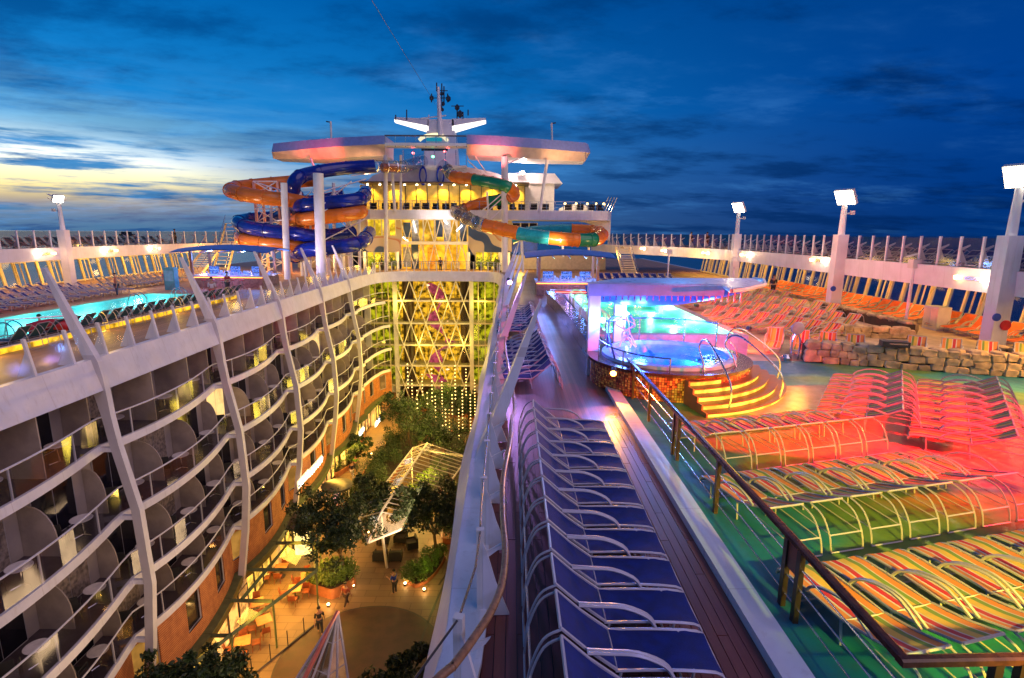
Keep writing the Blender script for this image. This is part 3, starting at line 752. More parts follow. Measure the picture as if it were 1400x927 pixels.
TREE_L = [
    (448, 800, 6.3, 2.7, 'dark leafy tree by the lit cafe front', 1),
    (498, 745, 4.8, 1.9, 'dark round tree behind the cafe tree, left of the glass pergola', 2),
    (596, 768, 5.4, 2.7, 'dense dark tree overlapping the right eave of the glass pergola', 3),
    (262, 1055, 6.0, 1.9, 'dark tree at the bottom edge beside the cafe tables', 4),
    (530, 1060, 5.2, 1.9, 'dark shrubby tree behind the near glass corner of the balustrade', 5),
    (560, 615, 6.0, 2.6, 'tall dark tree above the hedge beyond the pergola', 6),
    (620, 590, 5.5, 2.4, 'dark tree among the light strings', 7),
    (520, 565, 3.4, 1.5, 'small round tree by the glass wall, left one', 8),
    (640, 585, 4.0, 1.8, 'dark tree beside the white rim on the far right of the garden', 9),
    (488, 640, 3.2, 1.4, 'small leafy tree next to the shop walkway', 10),
    (590, 640, 5.0, 2.2, 'dark leafy tree just behind the pergola ridge', 11)]
for px, py, h, rad, lb, sd in TREE_L:
    if py > 700 and px < 590: px += 20; rad *= .92
    p = pix(px, py, z=ZF); t = thing('garden_tree', lb, 'tree', p, 0)
    tr, cr = tree_mesh(sd, h, rad * 1.12, 9000 if py > 660 else 5000)
    tr.v = [tuple(Vector(v) + p) for v in tr.v]; cr.v = [tuple(Vector(v) + p) for v in cr.v]
    tr.build('trunk', BARK, t, smooth=True); cr.build('crown', LEAF, t)


def hedge(lb, pts, w, h, n, m=LEAF, seed=1, wall=True, wh=.5):
    """pts: ground centre line; a planter wall with clipped shrubs"""
    P = [Vector((p.x, p.y, 0)) for p in pts]; root = thing('hedge_planter', lb, 'planter', (P[0].x, P[0].y, ZF)); r = random.Random(seed)
    S = spline(P, 6) if len(P) > 1 else P
    def frame(i):
        d = (S[min(i + 1, len(S) - 1)] - S[max(i - 1, 0)]).normalized(); return S[i], Vector((d.y, -d.x, 0))
    L = []; Rr = []
    for i in range(len(S)):
        p, nn = frame(i); k = math.sin(math.pi * lerp(.12, .88, i / (len(S) - 1))) ** .4; L.append(p + nn * w / 2 * k); Rr.append(p - nn * w / 2 * k)
    poly = [(p.x, p.y) for p in L] + [(p.x, p.y) for p in reversed(Rr)]
    mb = MB(); mb.prism(poly, ZF + .0, ZF + wh); mb.build('planter_wall', PLWALL, root)
    cx = sum(p[0] for p in poly) / len(poly); cy = sum(p[1] for p in poly) / len(poly)
    mb = MB(); mb.prism([(lerp(x, cx, .06), lerp(y, cy, .06)) for x, y in poly], ZF + wh, ZF + wh + .03); mb.build('soil', SOIL, root)
    mb = MB()
    cl = []
    for _ in range(int(len(S) * 3 + 6)):
        i = r.randrange(len(S)); p, nn = frame(i); k = math.sin(math.pi * lerp(.12, .88, i / (len(S) - 1))) ** .4
        cl.append((p + nn * r.uniform(-.42, .42) * w * k + Vector((0, 0, ZF + wh + h * r.uniform(.25, .75))), r.uniform(.25, .5) * h))
    for c2, q in cl:
        for _ in range(n // len(cl)):
            v = Vector((r.gauss(0, 1), r.gauss(0, 1), r.gauss(0, 1))).normalized() * q * r.random() ** .33
            if c2.z + v.z < ZF + wh: v.z = abs(v.z)
            leaf(mb, c2 + v, r.uniform(.06, .12), r)
    mb.build('foliage', m, root)
    return root
def G(*a): return [pix(x, y, z=ZF) for x, y in a]
hedge('long dark hedge curving along the left of the glass pergola', G((500, 690), (520, 650), (548, 615), (572, 588)), 3.3, 2.0, 13000, seed=1)
hedge('dark hedge curving round the far and right side of the pergola', G((580, 592), (612, 600), (632, 640), (636, 700), (622, 745)), 2.8, 2.1, 13000, seed=2)
hedge('dense low shrub bed behind the pergola seats on the left', G((492, 735), (478, 715), (486, 690)), 2.0, 1.3, 4500, LEAF, 13)
hedge('leafy bed filling the far end of the garden below the glass wall', G((575, 562), (605, 556), (640, 556)), 2.6, 1.8, 5000, LEAF2, 14)
hedge('low hedge planter with terracotta wall beside the cafe terrace', G((437, 815), (455, 800), (480, 790)), 2.8, 1.0, 5000, LEAF2, 3, wh=.7)
hedge('lit shrub bed to the right of the pergola seats', G((560, 800), (580, 785), (600, 760)), 1.6, 1.0, 4500, LEAF2, 4, wh=.25)
hedge('square clipped hedge beside the round kiosk', G((452, 652), (468, 640), (482, 632)), 1.8, .9, 3000, LEAF, 5)
hedge('oval shrub bed in front of the far shop windows', G((470, 615), (484, 606), (490, 590)), 2.0, .9, 2600, LEAF2, 6)
hedge('shrub bed below the glass wall on the left', G((505, 556), (530, 552), (545, 552)), 2.0, 1.2, 2600, LEAF, 7)
hedge('small round shrub bed in the middle of the walkway', G((520, 640), (535, 618), (540, 600)), 1.6, 1.1, 2600, LEAF, 8)
hedge('dark shrub bank under the string lights', G((560, 575), (600, 568), (640, 566), (660, 575)), 2.5, 1.5, 5000, LEAF, 9)
hedge('narrow shrub bed hugging the right curve of the garden path', G((640, 640), (646, 690), (640, 740)), 1.0, 1.1, 3000, LEAF, 10, wh=.3)


hedge('bright yellow lit shrub bed beneath the glass of the pergola', G((560, 700), (590, 665), (606, 640)), 2.6, 1.3, 7000, LEAF2, 12, wh=.35)
# ------------------------------------------------------------------ glass pergolas
def pergola():
    apex_n = pix(521, 700, z=-13.6); apex_f = pix(584, 606, z=-13.2)
    L0 = pix(491, 708, z=-14.9); L1 = pix(565, 612, z=-14.9); R0 = pix(577, 712, z=-14.9); R1 = pix(640, 625, z=-14.9); tip = pix(503, 742, z=-14.9)
    root = thing('glass_pergola', 'long ridged pergola of white steel and glass over lounge seats in the garden', 'pergola', (apex_n.x, apex_n.y, ZF))
    mb = MB(); mb.tube([apex_n, apex_f], .09, 6); mb.build('ridge_beam', WHITE2, root)
    for a, b in ((L0, L1), (R0, R1), (L0, tip), (tip, R0), (L1, R1)):
        mb = MB(); mb.tube([a, b], .08, 6); mb.build('eave_beam', WHITE2, root)
    n = 9
    for i in range(n + 1):
        t = i / n; a = apex_n.lerp(apex_f, t)
        for q0, q1 in ((L0, L1), (R0, R1)):
            b = q0.lerp(q1, t); mb = MB(); mb.tube([a, b], .045, 4); mb.build('rafter', WHITE2, root)
            mb = MB(); mb.tube([apex_n.lerp(apex_f, min(1, t + .5 / n)), q0.lerp(q1, min(1, t + .5 / n))], .03, 4); mb.build('rafter', WHITE2, root)
            if i < n:
                a2 = apex_n.lerp(apex_f, t + 1 / n); b2 = q0.lerp(q1, t + 1 / n)
                g = MB(); g.quad(a + Vector((0, 0, .02)), b + Vector((0, 0, .02)), b2 + Vector((0, 0, .02)), a2 + Vector((0, 0, .02))); g.build('roof_pane', glass('pergola_glass', (.8, .78, .7), .18), root)
                mb = MB(); m1 = a.lerp(b, .5); m2 = a2.lerp(b2, .5); mb.tube([m1, m2], .025, 4); mb.build('purlin', WHITE2, root)
    mb = MB(); mb.tube([apex_n, tip], .07, 6); mb.build('rafter', WHITE2, root)
    for (u, v) in ((L0, tip), (tip, R0)):
        g = MB(); g.add([apex_n, u, v], [(0, 1, 2)]); g.build('roof_pane', glass('pergola_glass'), root)
    foot = pix(529, 776, z=ZF); mb = MB(); mb.tube([foot, (apex_n.x, apex_n.y, -15.2), apex_n], [.1, .1, .08], 8); mb.build('mast', WHITE2, root)
    for t in (.35, .95):
        for q0, q1 in ((L0, L1), (R0, R1)):
            p = q0.lerp(q1, t); mb = MB(); mb.tube([(p.x, p.y, ZF), p], .07, 6); mb.build('column', WHITE2, root)
    return root
pergola()


def near_pergola():
    ap = pix(462, 836, z=-12.6); a = pix(385, 960, z=-14.4); b = pix(480, 955, z=-14.4); cpt = pix(440, 985, z=-14.4); m0 = pix(415, 960, z=-14)
    root = thing('pyramid_skylight', 'pointed glass and steel skylight with a coral coloured ridge at the bottom edge', 'skylight', (ap.x, ap.y - 2, ZF))
    mb = MB(); mb.tube([ap, pix(410, 940, z=-13.8)], .11, 6); mb.build('ridge_beam', mat('coral_paint', (.62, .2, .16), .4), root)
    for p in (a, b, cpt, m0, a.lerp(cpt, .3), b.lerp(cpt, .5)):
        mb = MB(); mb.tube([ap, p], .06, 5); mb.build('rafter', mat('grey_blue_steel', (.45, .47, .55), .4), root)
    for t in (.33, .62):
        mb = MB(); mb.tube([ap.lerp(a, t), ap.lerp(cpt, t), ap.lerp(b, t)], .03, 4); mb.build('purlin', mat('grey_blue_steel', (0, 0, 0)), root)
    mb = MB(); mb.add([ap, a, cpt], [(0, 1, 2)]); mb.build('roof_pane', glass('skylight_glass', (.16, .19, .30), .75), root)
    mb = MB(); mb.add([ap, cpt, b], [(0, 1, 2)]); mb.build('roof_pane', glass('skylight_glass'), root)
    mb = MB(); mb.tube([(cpt.x, cpt.y, ZF), cpt], .1, 6); mb.tube([(a.x, a.y, ZF), a], .08, 6); mb.tube([(b.x, b.y, ZF), b], .08, 6); mb.build('column', WHITE2, root)
near_pergola()


def cafe_canopy():
    root = thing('cafe_glass_canopy', 'glazed green steel canopy over the orange lit cafe terrace', 'canopy', (-14, 22, ZF))
    gs = mat('green_steel', (0, 0, 0)); Zc = -15.5
    P = lambda x, y: pix(x, y, z=Zc)
    pts = {'a': P(225, 828), 'b': P(240, 868), 'c': P(318, 868), 'd': P(372, 822), 'e': P(432, 785), 'f': P(432, 745), 'g': P(333, 743)}
    rows = [(P(333, 743), P(434, 742)), (P(300, 779), P(432, 779)), (P(262, 820), P(373, 822)), (P(240, 869), P(318, 869)), (P(353, 708), P(440, 708))]
    for a, b in rows:
        mb = MB(); mb.tube([a, b], .13, 4); mb.build('cross_beam', gs, root)
    for pa, pb in (((432, 781), (312, 871)), ((312, 871), (200, 960)), ((432, 745), (432, 781)), ((440, 708), (434, 745)), ((393, 745), (330, 820))):
        mb = MB(); mb.tube([P(*pa), P(*pb)], .13, 4); mb.build('edge_beam', gs, root)
    rows.sort(key=lambda r: -r[0].y)
    for (a, b), (c2, d) in zip(rows, rows[1:]):
        for k in range(3):
            t0, t1 = k / 3, (k + 1) / 3
            g = MB(); g.quad(a.lerp(b, t0), a.lerp(b, t1), c2.lerp(d, t1), c2.lerp(d, t0)); g.build('roof_pane', glass('canopy_glass', (.9, .88, .8), .08), root)
    for q in ((432, 783), (373, 822), (316, 869), (437, 742)):
        p = P(*q); mb = MB(); mb.tube([(p.x, p.y, ZF), p], .06, 6); mb.build('post', gs, root)
    return root
cafe_canopy()

# low dark rail in front of the cafe with posts
root = thing('cafe_rail', 'low glazed rail with thin posts in front of the cafe terrace', 'railing', pix(350, 900, z=ZF))
A, B = pix(437, 850, z=ZF), pix(345, 925, z=ZF); B2 = A + (B - A) * 2.0
mb = MB(); mb.tube([A + Vector((0, 0, .06)), B2 + Vector((0, 0, .06))], .05, 4); mb.build('base_rail', DARK, root)
for k in range(9):
    p = A.lerp(B2, k / 8); mb = MB(); mb.tube([p, p + Vector((0, 0, 1.1))], .03, 5); mb.build('post', DARK, root)
g = MB(); g.quad(A + Vector((0, 0, .1)), B2 + Vector((0, 0, .1)), B2 + Vector((0, 0, 1.05)), A + Vector((0, 0, 1.05))); g.build('pane', GLASS, root)


# ------------------------------------------------------------------ cafe furniture
CHW = mat('red_brown_wood', (.26, .07, .03), .45, var=.25)
def cafe_chair():
    t = thing('cafe_chair', 'x', 'chair'); mb = MB()
    for x in (-.2, .2):
        for y in (-.2, .2): 
            l = MB(); l.tube([(x, y, 0), (x * .95, y * .9, .44 if y < 0 else .44)], .018, 4); l.build('leg', CHW, t)
    mb.bx(-.23, .23, -.22, .22, .44, .48); mb.build('seat', CHW, t)
    b = MB(); b.loft([[(-.22, .2, .48), (.22, .2, .48), (.22, .23, .48), (-.22, .23, .48)], [(-.2, .28, .88), (.2, .28, .88), (.2, .31, .88), (-.2, .31, .88)]]); b.build('backrest', CHW, t)
    return t
def cafe_table():
    t = thing('cafe_table', 'x', 'table')
    mb = MB(); mb.bx(-.42, .42, -.42, .42, .72, .76); mb.build('tabletop', mat('orange_table_top', (.55, .25, .10), .4, var=.2), t)
    mb = MB(); mb.tube([(0, 0, .03), (0, 0, .72)], .035, 6); mb.build('pedestal', DARK, t)
    mb = MB(); mb.lathe([(0.0, 0), (.26, 0), (.26, .03), (0, .03)], n=12); mb.build('foot', DARK, t)
    return t
CC, CT = cafe_chair(), cafe_table()
tb = [(404, 818, .2), (421, 800, .3), (352, 838, .5), (362, 862, .6), (333, 892, .4), (300, 868, .2), (320, 846, .3), (385, 788, .1), (350, 800, .3), (270, 900, .2)]
names = ['by the canopy post and planter', 'at the canopy outer corner', 'under the canopy middle', 'in the middle of the open terrace', 'beside the low front rail', 'deep under by the shop wall', 'under the diagonal canopy beam', 'under the far canopy bay', 'well back under the canopy', 'at the terrace bottom end']
place(CT, [(pix(x, y, z=ZF), a) for x, y, a in tb], ['square cafe table ' + n for n in names], 'cafe tables')
sp, lb = [], []
for (x, y, a), n in zip(tb, names):
    p = pix(x, y, z=ZF)
    for k, wd in enumerate(('far', 'right', 'near', 'left')):
        if k == 1 and (x + y) % 3 == 0: continue
        b = a + math.pi / 2 * (-k)
        sp.append((p + Vector((-math.sin(b), math.cos(b), 0)) * .68, b + rnd.uniform(-.2, .2))); lb.append('cafe chair on the %s side of the table %s' % (wd, n))
place(CC, sp, lb, 'cafe chairs')

# lounge seats under the pergola
def lounge_seat():
    t = thing('lounge_seat', 'x', 'armchair')
    mb = MB(); mb.bx(-.42, .42, -.4, .4, .1, .42); mb.build('seat', BLACKF, t); mb = MB(); mb.bx(-.42, .42, .3, .42, .42, .85); mb.build('backrest', BLACKF, t)
    for s in (-1, 1): mb = MB(); mb.bx(s * .42 - .04, s * .42 + .04, -.4, .42, .06, .62); mb.build('armrest', BLACKF, t)
    mb = MB(); mb.bx(-.36, .36, -.36, .28, .42, .52); mb.build('cushion', mat('dark_cushion', (.05, .04, .05), .9), t)
    return t
place(lounge_seat(), [(pix(524, 742, z=ZF), .1), (pix(548, 740, z=ZF), -.1), (pix(563, 748, z=ZF), -1.2), (pix(520, 765, z=ZF), 3.1), (pix(541, 765, z=ZF), 3.2)],
      ['black wicker seat at the back left under the pergola', 'black wicker seat at the back right under the pergola', 'black wicker seat beside the lit shrub bed', 'black wicker seat left of the pergola mast', 'black wicker seat right of the pergola mast'], 'wicker seats under the pergola')

# round kiosk by the shops
p = pix(463, 700, z=ZF); t = thing('round_kiosk', 'small kiosk with a round dark roof beside the shop walkway', 'kiosk', p)
mb = MB(); mb.lathe([(0, 0), (.9, 0), (.9, 1.0), (0, 1.0)], p, 20); mb.build('counter', mat('kiosk_panel', (.45, .25, .15), .5), t)
for k in range(6): a = k * 1.047; mb = MB(); mb.tube([p + Vector((math.cos(a) * .95, math.sin(a) * .95, 0)), p + Vector((math.cos(a) * .95, math.sin(a) * .95, 2.3))], .05, 5); mb.build('post', WHITE2, t)
mb = MB(); mb.lathe([(0, 2.3), (1.25, 2.3), (1.3, 2.5), (.7, 2.62), (0, 2.65)], p, 24); mb.build('roof', mat('dark_roof', (.03, .03, .035), .4), t, smooth=True)
mb = MB(); mb.box(p + Vector((0, -.2, 1.4)), (.5, .5, .6)); mb.build('display', emis('kiosk_display', (1, .45, .35), 1.6, .6, 6), t)
# round shelter near the cafe door
p = pix(413, 762, z=ZF); t = thing('lit_doorway', 'bright yellow lit doorway beneath a small round dark roof by the cafe', 'doorway', p)
mb = MB(); mb.lathe([(0, 2.9), (1.3, 2.9), (1.35, 3.05), (0, 3.15)], p, 24); mb.build('roof', mat('dark_roof', (0, 0, 0)), t)
mb = MB(); mb.bx(p.x - .6, p.x + .6, p.y + .3, p.y + .42, ZF, ZF + 2.6); mb.build('door_panel', emis('bright_door', (1, .72, .22), 3.2, .5, 3), t)
for s in (-1, 1): mb = MB(); mb.tube([(p.x + s * .68, p.y + .3, ZF), (p.x + s * .68, p.y + .3, ZF + 2.9)], .06, 5); mb.build('post', DARK, t)

# shop signs: bright white boxes set on the lintel
def sign(px, py, ln, lb, n):
    p = pix(px, py, x=-15.75); t = thing('shop_sign', lb, 'sign', p)
    mb = MB(); mb.bx(p.x - .06, p.x, p.y - ln / 2, p.y + ln / 2, p.z - .32, p.z + .32); mb.build('board', emis('sign_board', (1, .72, .35), 1.5), t)
    r = random.Random(n)
    for k in range(n):
        y = p.y - ln / 2 + (k + .5) * ln / n; mb = MB(); hh = .26 if k % 3 else .2
        w2 = ln / n * .33
        mb.tube([(p.x + .03, y - w2, p.z - hh), (p.x + .03, y - w2 * .3, p.z + hh), (p.x + .03, y + w2 * .4, p.z - hh * r.random()), (p.x + .03, y + w2, p.z + hh * r.uniform(.2, 1))], .045, 4)
        mb.build('letter', emis('sign_letter', (1, 1, .95), 6), t)
sign(432, 637, 3.0, 'bright white lettered sign above the near lit shop', 7)
sign(415, 655, 2.2, 'bright white lettered sign nearest the brick corner', 6)
sign(516, 577, 2.2, 'small bright white sign at the far end of the shop row', 5)
sign(494, 590, 1.8, 'small yellow white sign second from the far end of the shops', 4)

# string-light columns
BULB = emis('warm_bulb', (1, .60, .16), 5)
def light_string(px, y0, y1, k):
    g = pix(px, y1, z=ZF + 1.0) if False else None
    Yd = 51 + (k * 7 % 6) * 1.9
    top = pix(px, y0, y=Yd); bot = pix(px, y1, y=Yd)
    bz = max(bot.z, ZF + .6)
    t = thing('light_string', 'hanging string of warm bulbs, %s from the left before the glass wall' % ordn(k), 'string lights', (top.x, top.y, ZF), group='light strings before the glass wall')
    mb = MB(); mb.tube([(top.x, top.y, ZF), (top.x, top.y, top.z)], .018, 4); mb.build('wire', DARK, t)
    mb = MB(); n = int((top.z - bz) / .33)
    for i in range(n): mb.lathe([(0, -.075), (.075, 0), (0, .075)], (top.x, top.y, lerp(bz, top.z, i / max(1, n - 1))), 6)
    o = mb.build('bulbs', BULB, t, kind='stuff')
    lamp('string_glow', 'POINT', (top.x, top.y - .2, (top.z + bz) / 2), 90, (1, .62, .22), .8)
for k, (x, a, b) in enumerate([(557, 498, 530), (570, 534, 558), (584, 537, 552), (595, 542, 575), (604, 522, 590), (614, 556, 600), (622, 500, 545), (632, 534, 585), (643, 540, 590), (655, 546, 560), (563, 520, 548), (577, 512, 540), (590, 505, 548), (609, 560, 596), (618, 540, 566), (627, 560, 600), (637, 505, 540), (649, 520, 575)]): light_string(x, a, b, k)

# small ground lights
GL = thing('ground_light', 'x', 'light'); mb = MB(); mb.lathe([(0, 0), (.1, 0), (.1, .12), (0, .14)], n=10); mb.build('housing', DARK, GL); mb = MB(); mb.lathe([(0, .14), (.09, .14), (.07, .2), (0, .22)], n=10); mb.build('lens', emis('ground_lens', (1, .6, .2), 25), GL)
gl = [(481, 740, 'by the cafe tree'), (449, 829, 'at the foot of the terracotta planter'), (483, 803, 'at the right end of the terracotta planter'), (479, 772, 'above the terracotta planter'), (595, 741, 'right of the dense tree'), (554, 800, 'left of the lit shrub bed'), (580, 808, 'under the lit shrub bed'), (504, 730, 'left of the pergola tip'), (497, 672, 'at the near end of the long hedge'), (507, 640, 'midway along the shop walkway'), (508, 622, 'where the walkway bends'), (641, 715, 'on the right curve of the path'), (636, 733, 'by the right path bed'), (645, 668, 'under the white rim'), (648, 600, 'at the far right of the path'), (520, 560, 'below the glass wall'), (600, 600, 'under the light strings'), (300, 880, 'in the cafe')]
place(GL, [(pix(x, y, z=ZF), 0) for x, y, _ in gl], ['small glowing ground light ' + n for *_, n in gl], 'garden ground lights')
for x, y, _ in gl: lamp('ground_glow', 'POINT', pix(x, y, z=ZF) + Vector((0, 0, .35)), 22, (1, .50, .14), .12)

# garden lighting: warm soffit lamps along the shops and over the cafe
for k in range(9): 
    y = 14 + k * 6; lamp('soffit_lamp', 'AREA', (-15.2 + off(y), y, -15.9), 260 if k < 3 else 300, (1, .52, .07), (1.2, 4), aim=(-14, y, ZF))
lamp('cafe_lamp', 'AREA', (-13.2, 22, -15.9), 450, (1, .42, .07), (4, 8), aim=(-13.4, 22, ZF))
lamp('cafe_lamp', 'AREA', (-13.5, 31, -15.9), 320, (1, .45, .08), (3, 6), aim=(-13.5, 31, ZF))
lamp('pergola_lamp', 'POINT', pix(560, 665, z=-16.6), 900, (1, .62, .12), .5)
lamp('pergola_lamp', 'POINT', pix(585, 640, z=-16.4), 900, (1, .62, .12), .5)
lamp('shrub_lamp', 'POINT', pix(590, 765, z=ZF + 1.9), 60, (.9, .85, .15), .1)
lamp('shrub_lamp', 'POINT', pix(470, 785, z=ZF + 2.3), 60, (1, .6, .1), .1)
for y in (40, 52, 62): lamp('garden_glow', 'AREA', (-8.5, y, -8), 420, (1, .58, .10), 6, aim=(-9, y, ZF))
for y in (46, 54, 61): lamp('facade_fill', 'AREA', (-6, y, -11), 620, (1, .74, .08), 4, aim=(-17, y + 2, -7))  # unseen fill lamps added over the garden to warm the balcony facade
for y in (14, 24, 33): lamp('facade_fill', 'AREA', (-7, y, -14), 330, (1, .66, .36), 4, aim=(-17, y, -9))  # nearer fill, added because the soft sun leaves these balconies dark
lamp('end_glow', 'AREA', (-9, 66, -9), 700, (1, .66, .08), 6, aim=(-9, 58, ZF))
lamp('plaza_glow', 'AREA', (-6, 20, -9), 50, (1, .42, .16), 5, aim=(-8, 21, ZF))

# ------------------------------------------------------------------ the glazed end wall of the garden
def end_wall():
    Yw = 69.9; root = thing('atrium_glass_wall', 'tall glazed end wall with a white lattice of crossing struts lit yellow green', 'glass wall', (-9, Yw, ZF))
    X = lambda px: (px - 700) / 740 * 72.5
    zt = -1.1; fl = [-3.75, -6.7, -9.6, -12.4, -15.1]
    xs = [X(508), X(545), X(646), X(694)]
    # back rooms
    yg = emis('green_lit_room', (.50, .44, .01), 1.15, .95, 1.8); 
    def rooms(x0, x1, name, m):
        zz = [zt] + fl
        n = max(1, round((x1 - x0) / 1.25))
        for a, b in zip(zz, zz[1:]):
            for k in range(n):
                q = MB(); u, v = lerp(x0, x1, k / n), lerp(x0, x1, (k + 1) / n); q.quad((u + .02, Yw + 2.6, b + .1), (v - .02, Yw + 2.6, b + .1), (v - .02, Yw + 2.6, a - .25), (u + .02, Yw + 2.6, a - .25)); q.build(name, m, root)
    rooms(X(500), xs[1], 'room_backing', yg); rooms(xs[2], X(712), 'room_backing', yg)
    rooms(xs[1], xs[2], 'room_backing', emis('amber_lit_room', (.95, .46, .02), 1.2, .97, 1.6))
    for z in fl + [zt - 2.65 * 0 - .05]:
        mb = MB(); mb.bx(X(500), X(712), Yw + .15, Yw + 2.6, z - .12, z + .1); mb.build('floor_slab', mat('interior_slab', (.4, .36, .2), .6), root)
    # outer mullions
    for i, x in enumerate(xs):
        w2 = .38 if i in (0, 3) else .26
        mb = MB(); mb.bx(x - w2, x + w2, Yw - .35, Yw + .1, ZF, zt); mb.build('pillar', WHITE2, root)
    for x in (X(528), X(519), X(536), X(664), X(676), X(655), X(500)):
        mb = MB(); mb.bx(x - .06, x + .06, Yw - .1, Yw + .05, -15.2, zt); mb.build('mullion', YEL, root)
    for z in fl:
        mb = MB(); mb.bx(X(508), X(545) - .3, Yw - .16, Yw - .04, z - .1, z + .1); mb.build('transom', YEL, root)
        mb = MB(); mb.bx(X(646) + .3, X(700), Yw - .16, Yw - .04, z - .1, z + .1); mb.build('transom', YEL, root)
        mb = MB(); mb.bx(xs[1] + .2, xs[2] - .2, Yw - .2, Yw - .08, z - .1, z + .1); mb.build('transom', WHITE2, root)
    # panes
    zz = [zt] + fl
    for a, b in zip(zz, zz[1:]):
        for u, v in ((X(508), X(519)), (X(519), X(528)), (X(528), X(536)), (X(536), X(545)), (X(646), X(655)), (X(655), X(664)), (X(664), X(676)), (X(676), X(694))):
            g = MB(); g.quad((u + .1, Yw - .02, b + .1), (v - .1, Yw - .02, b + .1), (v - .1, Yw - .02, a - .1), (u + .1, Yw - .02, a - .1)); g.build('pane', GLASS, root)
        for k in range(5):
            u, v = lerp(xs[1] + .3, xs[2] - .3, k / 5), lerp(xs[1] + .3, xs[2] - .3, (k + 1) / 5)
            g = MB(); g.quad((u + .03, Yw - .02, b + .1), (v - .03, Yw - .02, b + .1), (v - .03, Yw - .02, a - .1), (u + .03, Yw - .02, a - .1)); g.build('pane', GLASS, root)
    # lattice
    n = 5; W = xs[2] - xs[1]; zl = [zt, -6.7, -12.4, -18.0]
    for a, b in zip(zl, zl[1:]):
        for k in range(n):
            x0 = xs[1] + W * k / n; x1 = xs[1] + W * (k + 1) / n; y = Yw - .3
            if k % 1 == 0:
                mb = MB(); mb.tube([(x0, y, b), (x1, y, a)], .075, 5); mb.build('strut', WHITE2, root)
                mb = MB(); mb.tube([(x0, y - .1, a), (x1, y - .1, b)], .075, 5); mb.build('strut', WHITE2, root)
    # interior: dark columns, pink sculpture, balcony lamps
    for px in (556, 562, 634, 642):
        x = X(px); mb = MB(); mb.tube([(x, Yw + 1.6, ZF), (x, Yw + 1.6, zt)], .45, 10); mb.build('inner_column', mat('dark_column', (.06, .03, .02), .4), root)
    mb = MB(); mb.bx(xs[1], xs[2], Yw + 2.55, Yw + 2.7, ZF, -15.1); mb.build('dark_backing', mat('dark_column', (0, 0, 0)), root)
    mb = MB(); mb.bx(xs[0], xs[1] - .3, Yw + .2, Yw + 1, -16.2, -15.3); mb.build('planter_ledge', WHITE2, root)
    mb = MB(); mb.bx(xs[2] + .3, X(700), Yw + .2, Yw + 1, -16.2, -15.3); mb.build('planter_ledge', WHITE2, root)
    mb = MB(); mb.bx(X(495), xs[1], Yw + 1, Yw + 1.1, ZF, -16.2); mb.build('lower_wall', mat('amber_wall', (.5, .3, .12), .6), root)
    mb = MB(); mb.bx(xs[2], X(700), Yw + 1, Yw + 1.1, ZF, -16.2); mb.build('lower_wall', mat('amber_wall', (0, 0, 0)), root)
    return root
end_wall()
def sculpture():
    X = lambda px: (px - 700) / 740 * 73
    t = thing('hanging_sculpture', 'glowing pink twisted sculpture hanging behind the lattice glass', 'sculpture', (X(600), 71.3, -12))
    pts = [(590, 388), (602, 412), (592, 436), (606, 458), (618, 470), (600, 480), (596, 500), (606, 520), (600, 535), (590, 512)]
    P = spline([pix(a, b, y=71.3) for a, b in pts], 4); mb = MB()
    secs = []
    for i, p in enumerate(P):
        w2 = .5 + .45 * math.sin(i * .9); secs.append([p + Vector((-w2, 0, .1)), p + Vector((0, -.2, .1)), p + Vector((w2, 0, -.1)), p + Vector((0, .2, 0))])
    mb.loft(secs); mb.build('pink_ribbon', emis('pink_glow', (1, .14, .20), .55, .6, 2), t)
    for k, (a, b) in enumerate([(585, 390), (612, 440), (583, 470), (612, 505), (586, 525)]):
        p = pix(a, b, y=71); mb = MB(); mb.lathe([(0, -.15), (.3, 0), (0, .15)], p, 8); mb.build('glass_drop', emis('drop_glow', (1, .55, .3), 2), t)
sculpture()
for k in range(5): lamp('atrium_lamp', 'POINT', (-14.5 + k * 2.6, 69.0, -4 - (k % 2) * 5), 260, (1, .66, .08), .6)
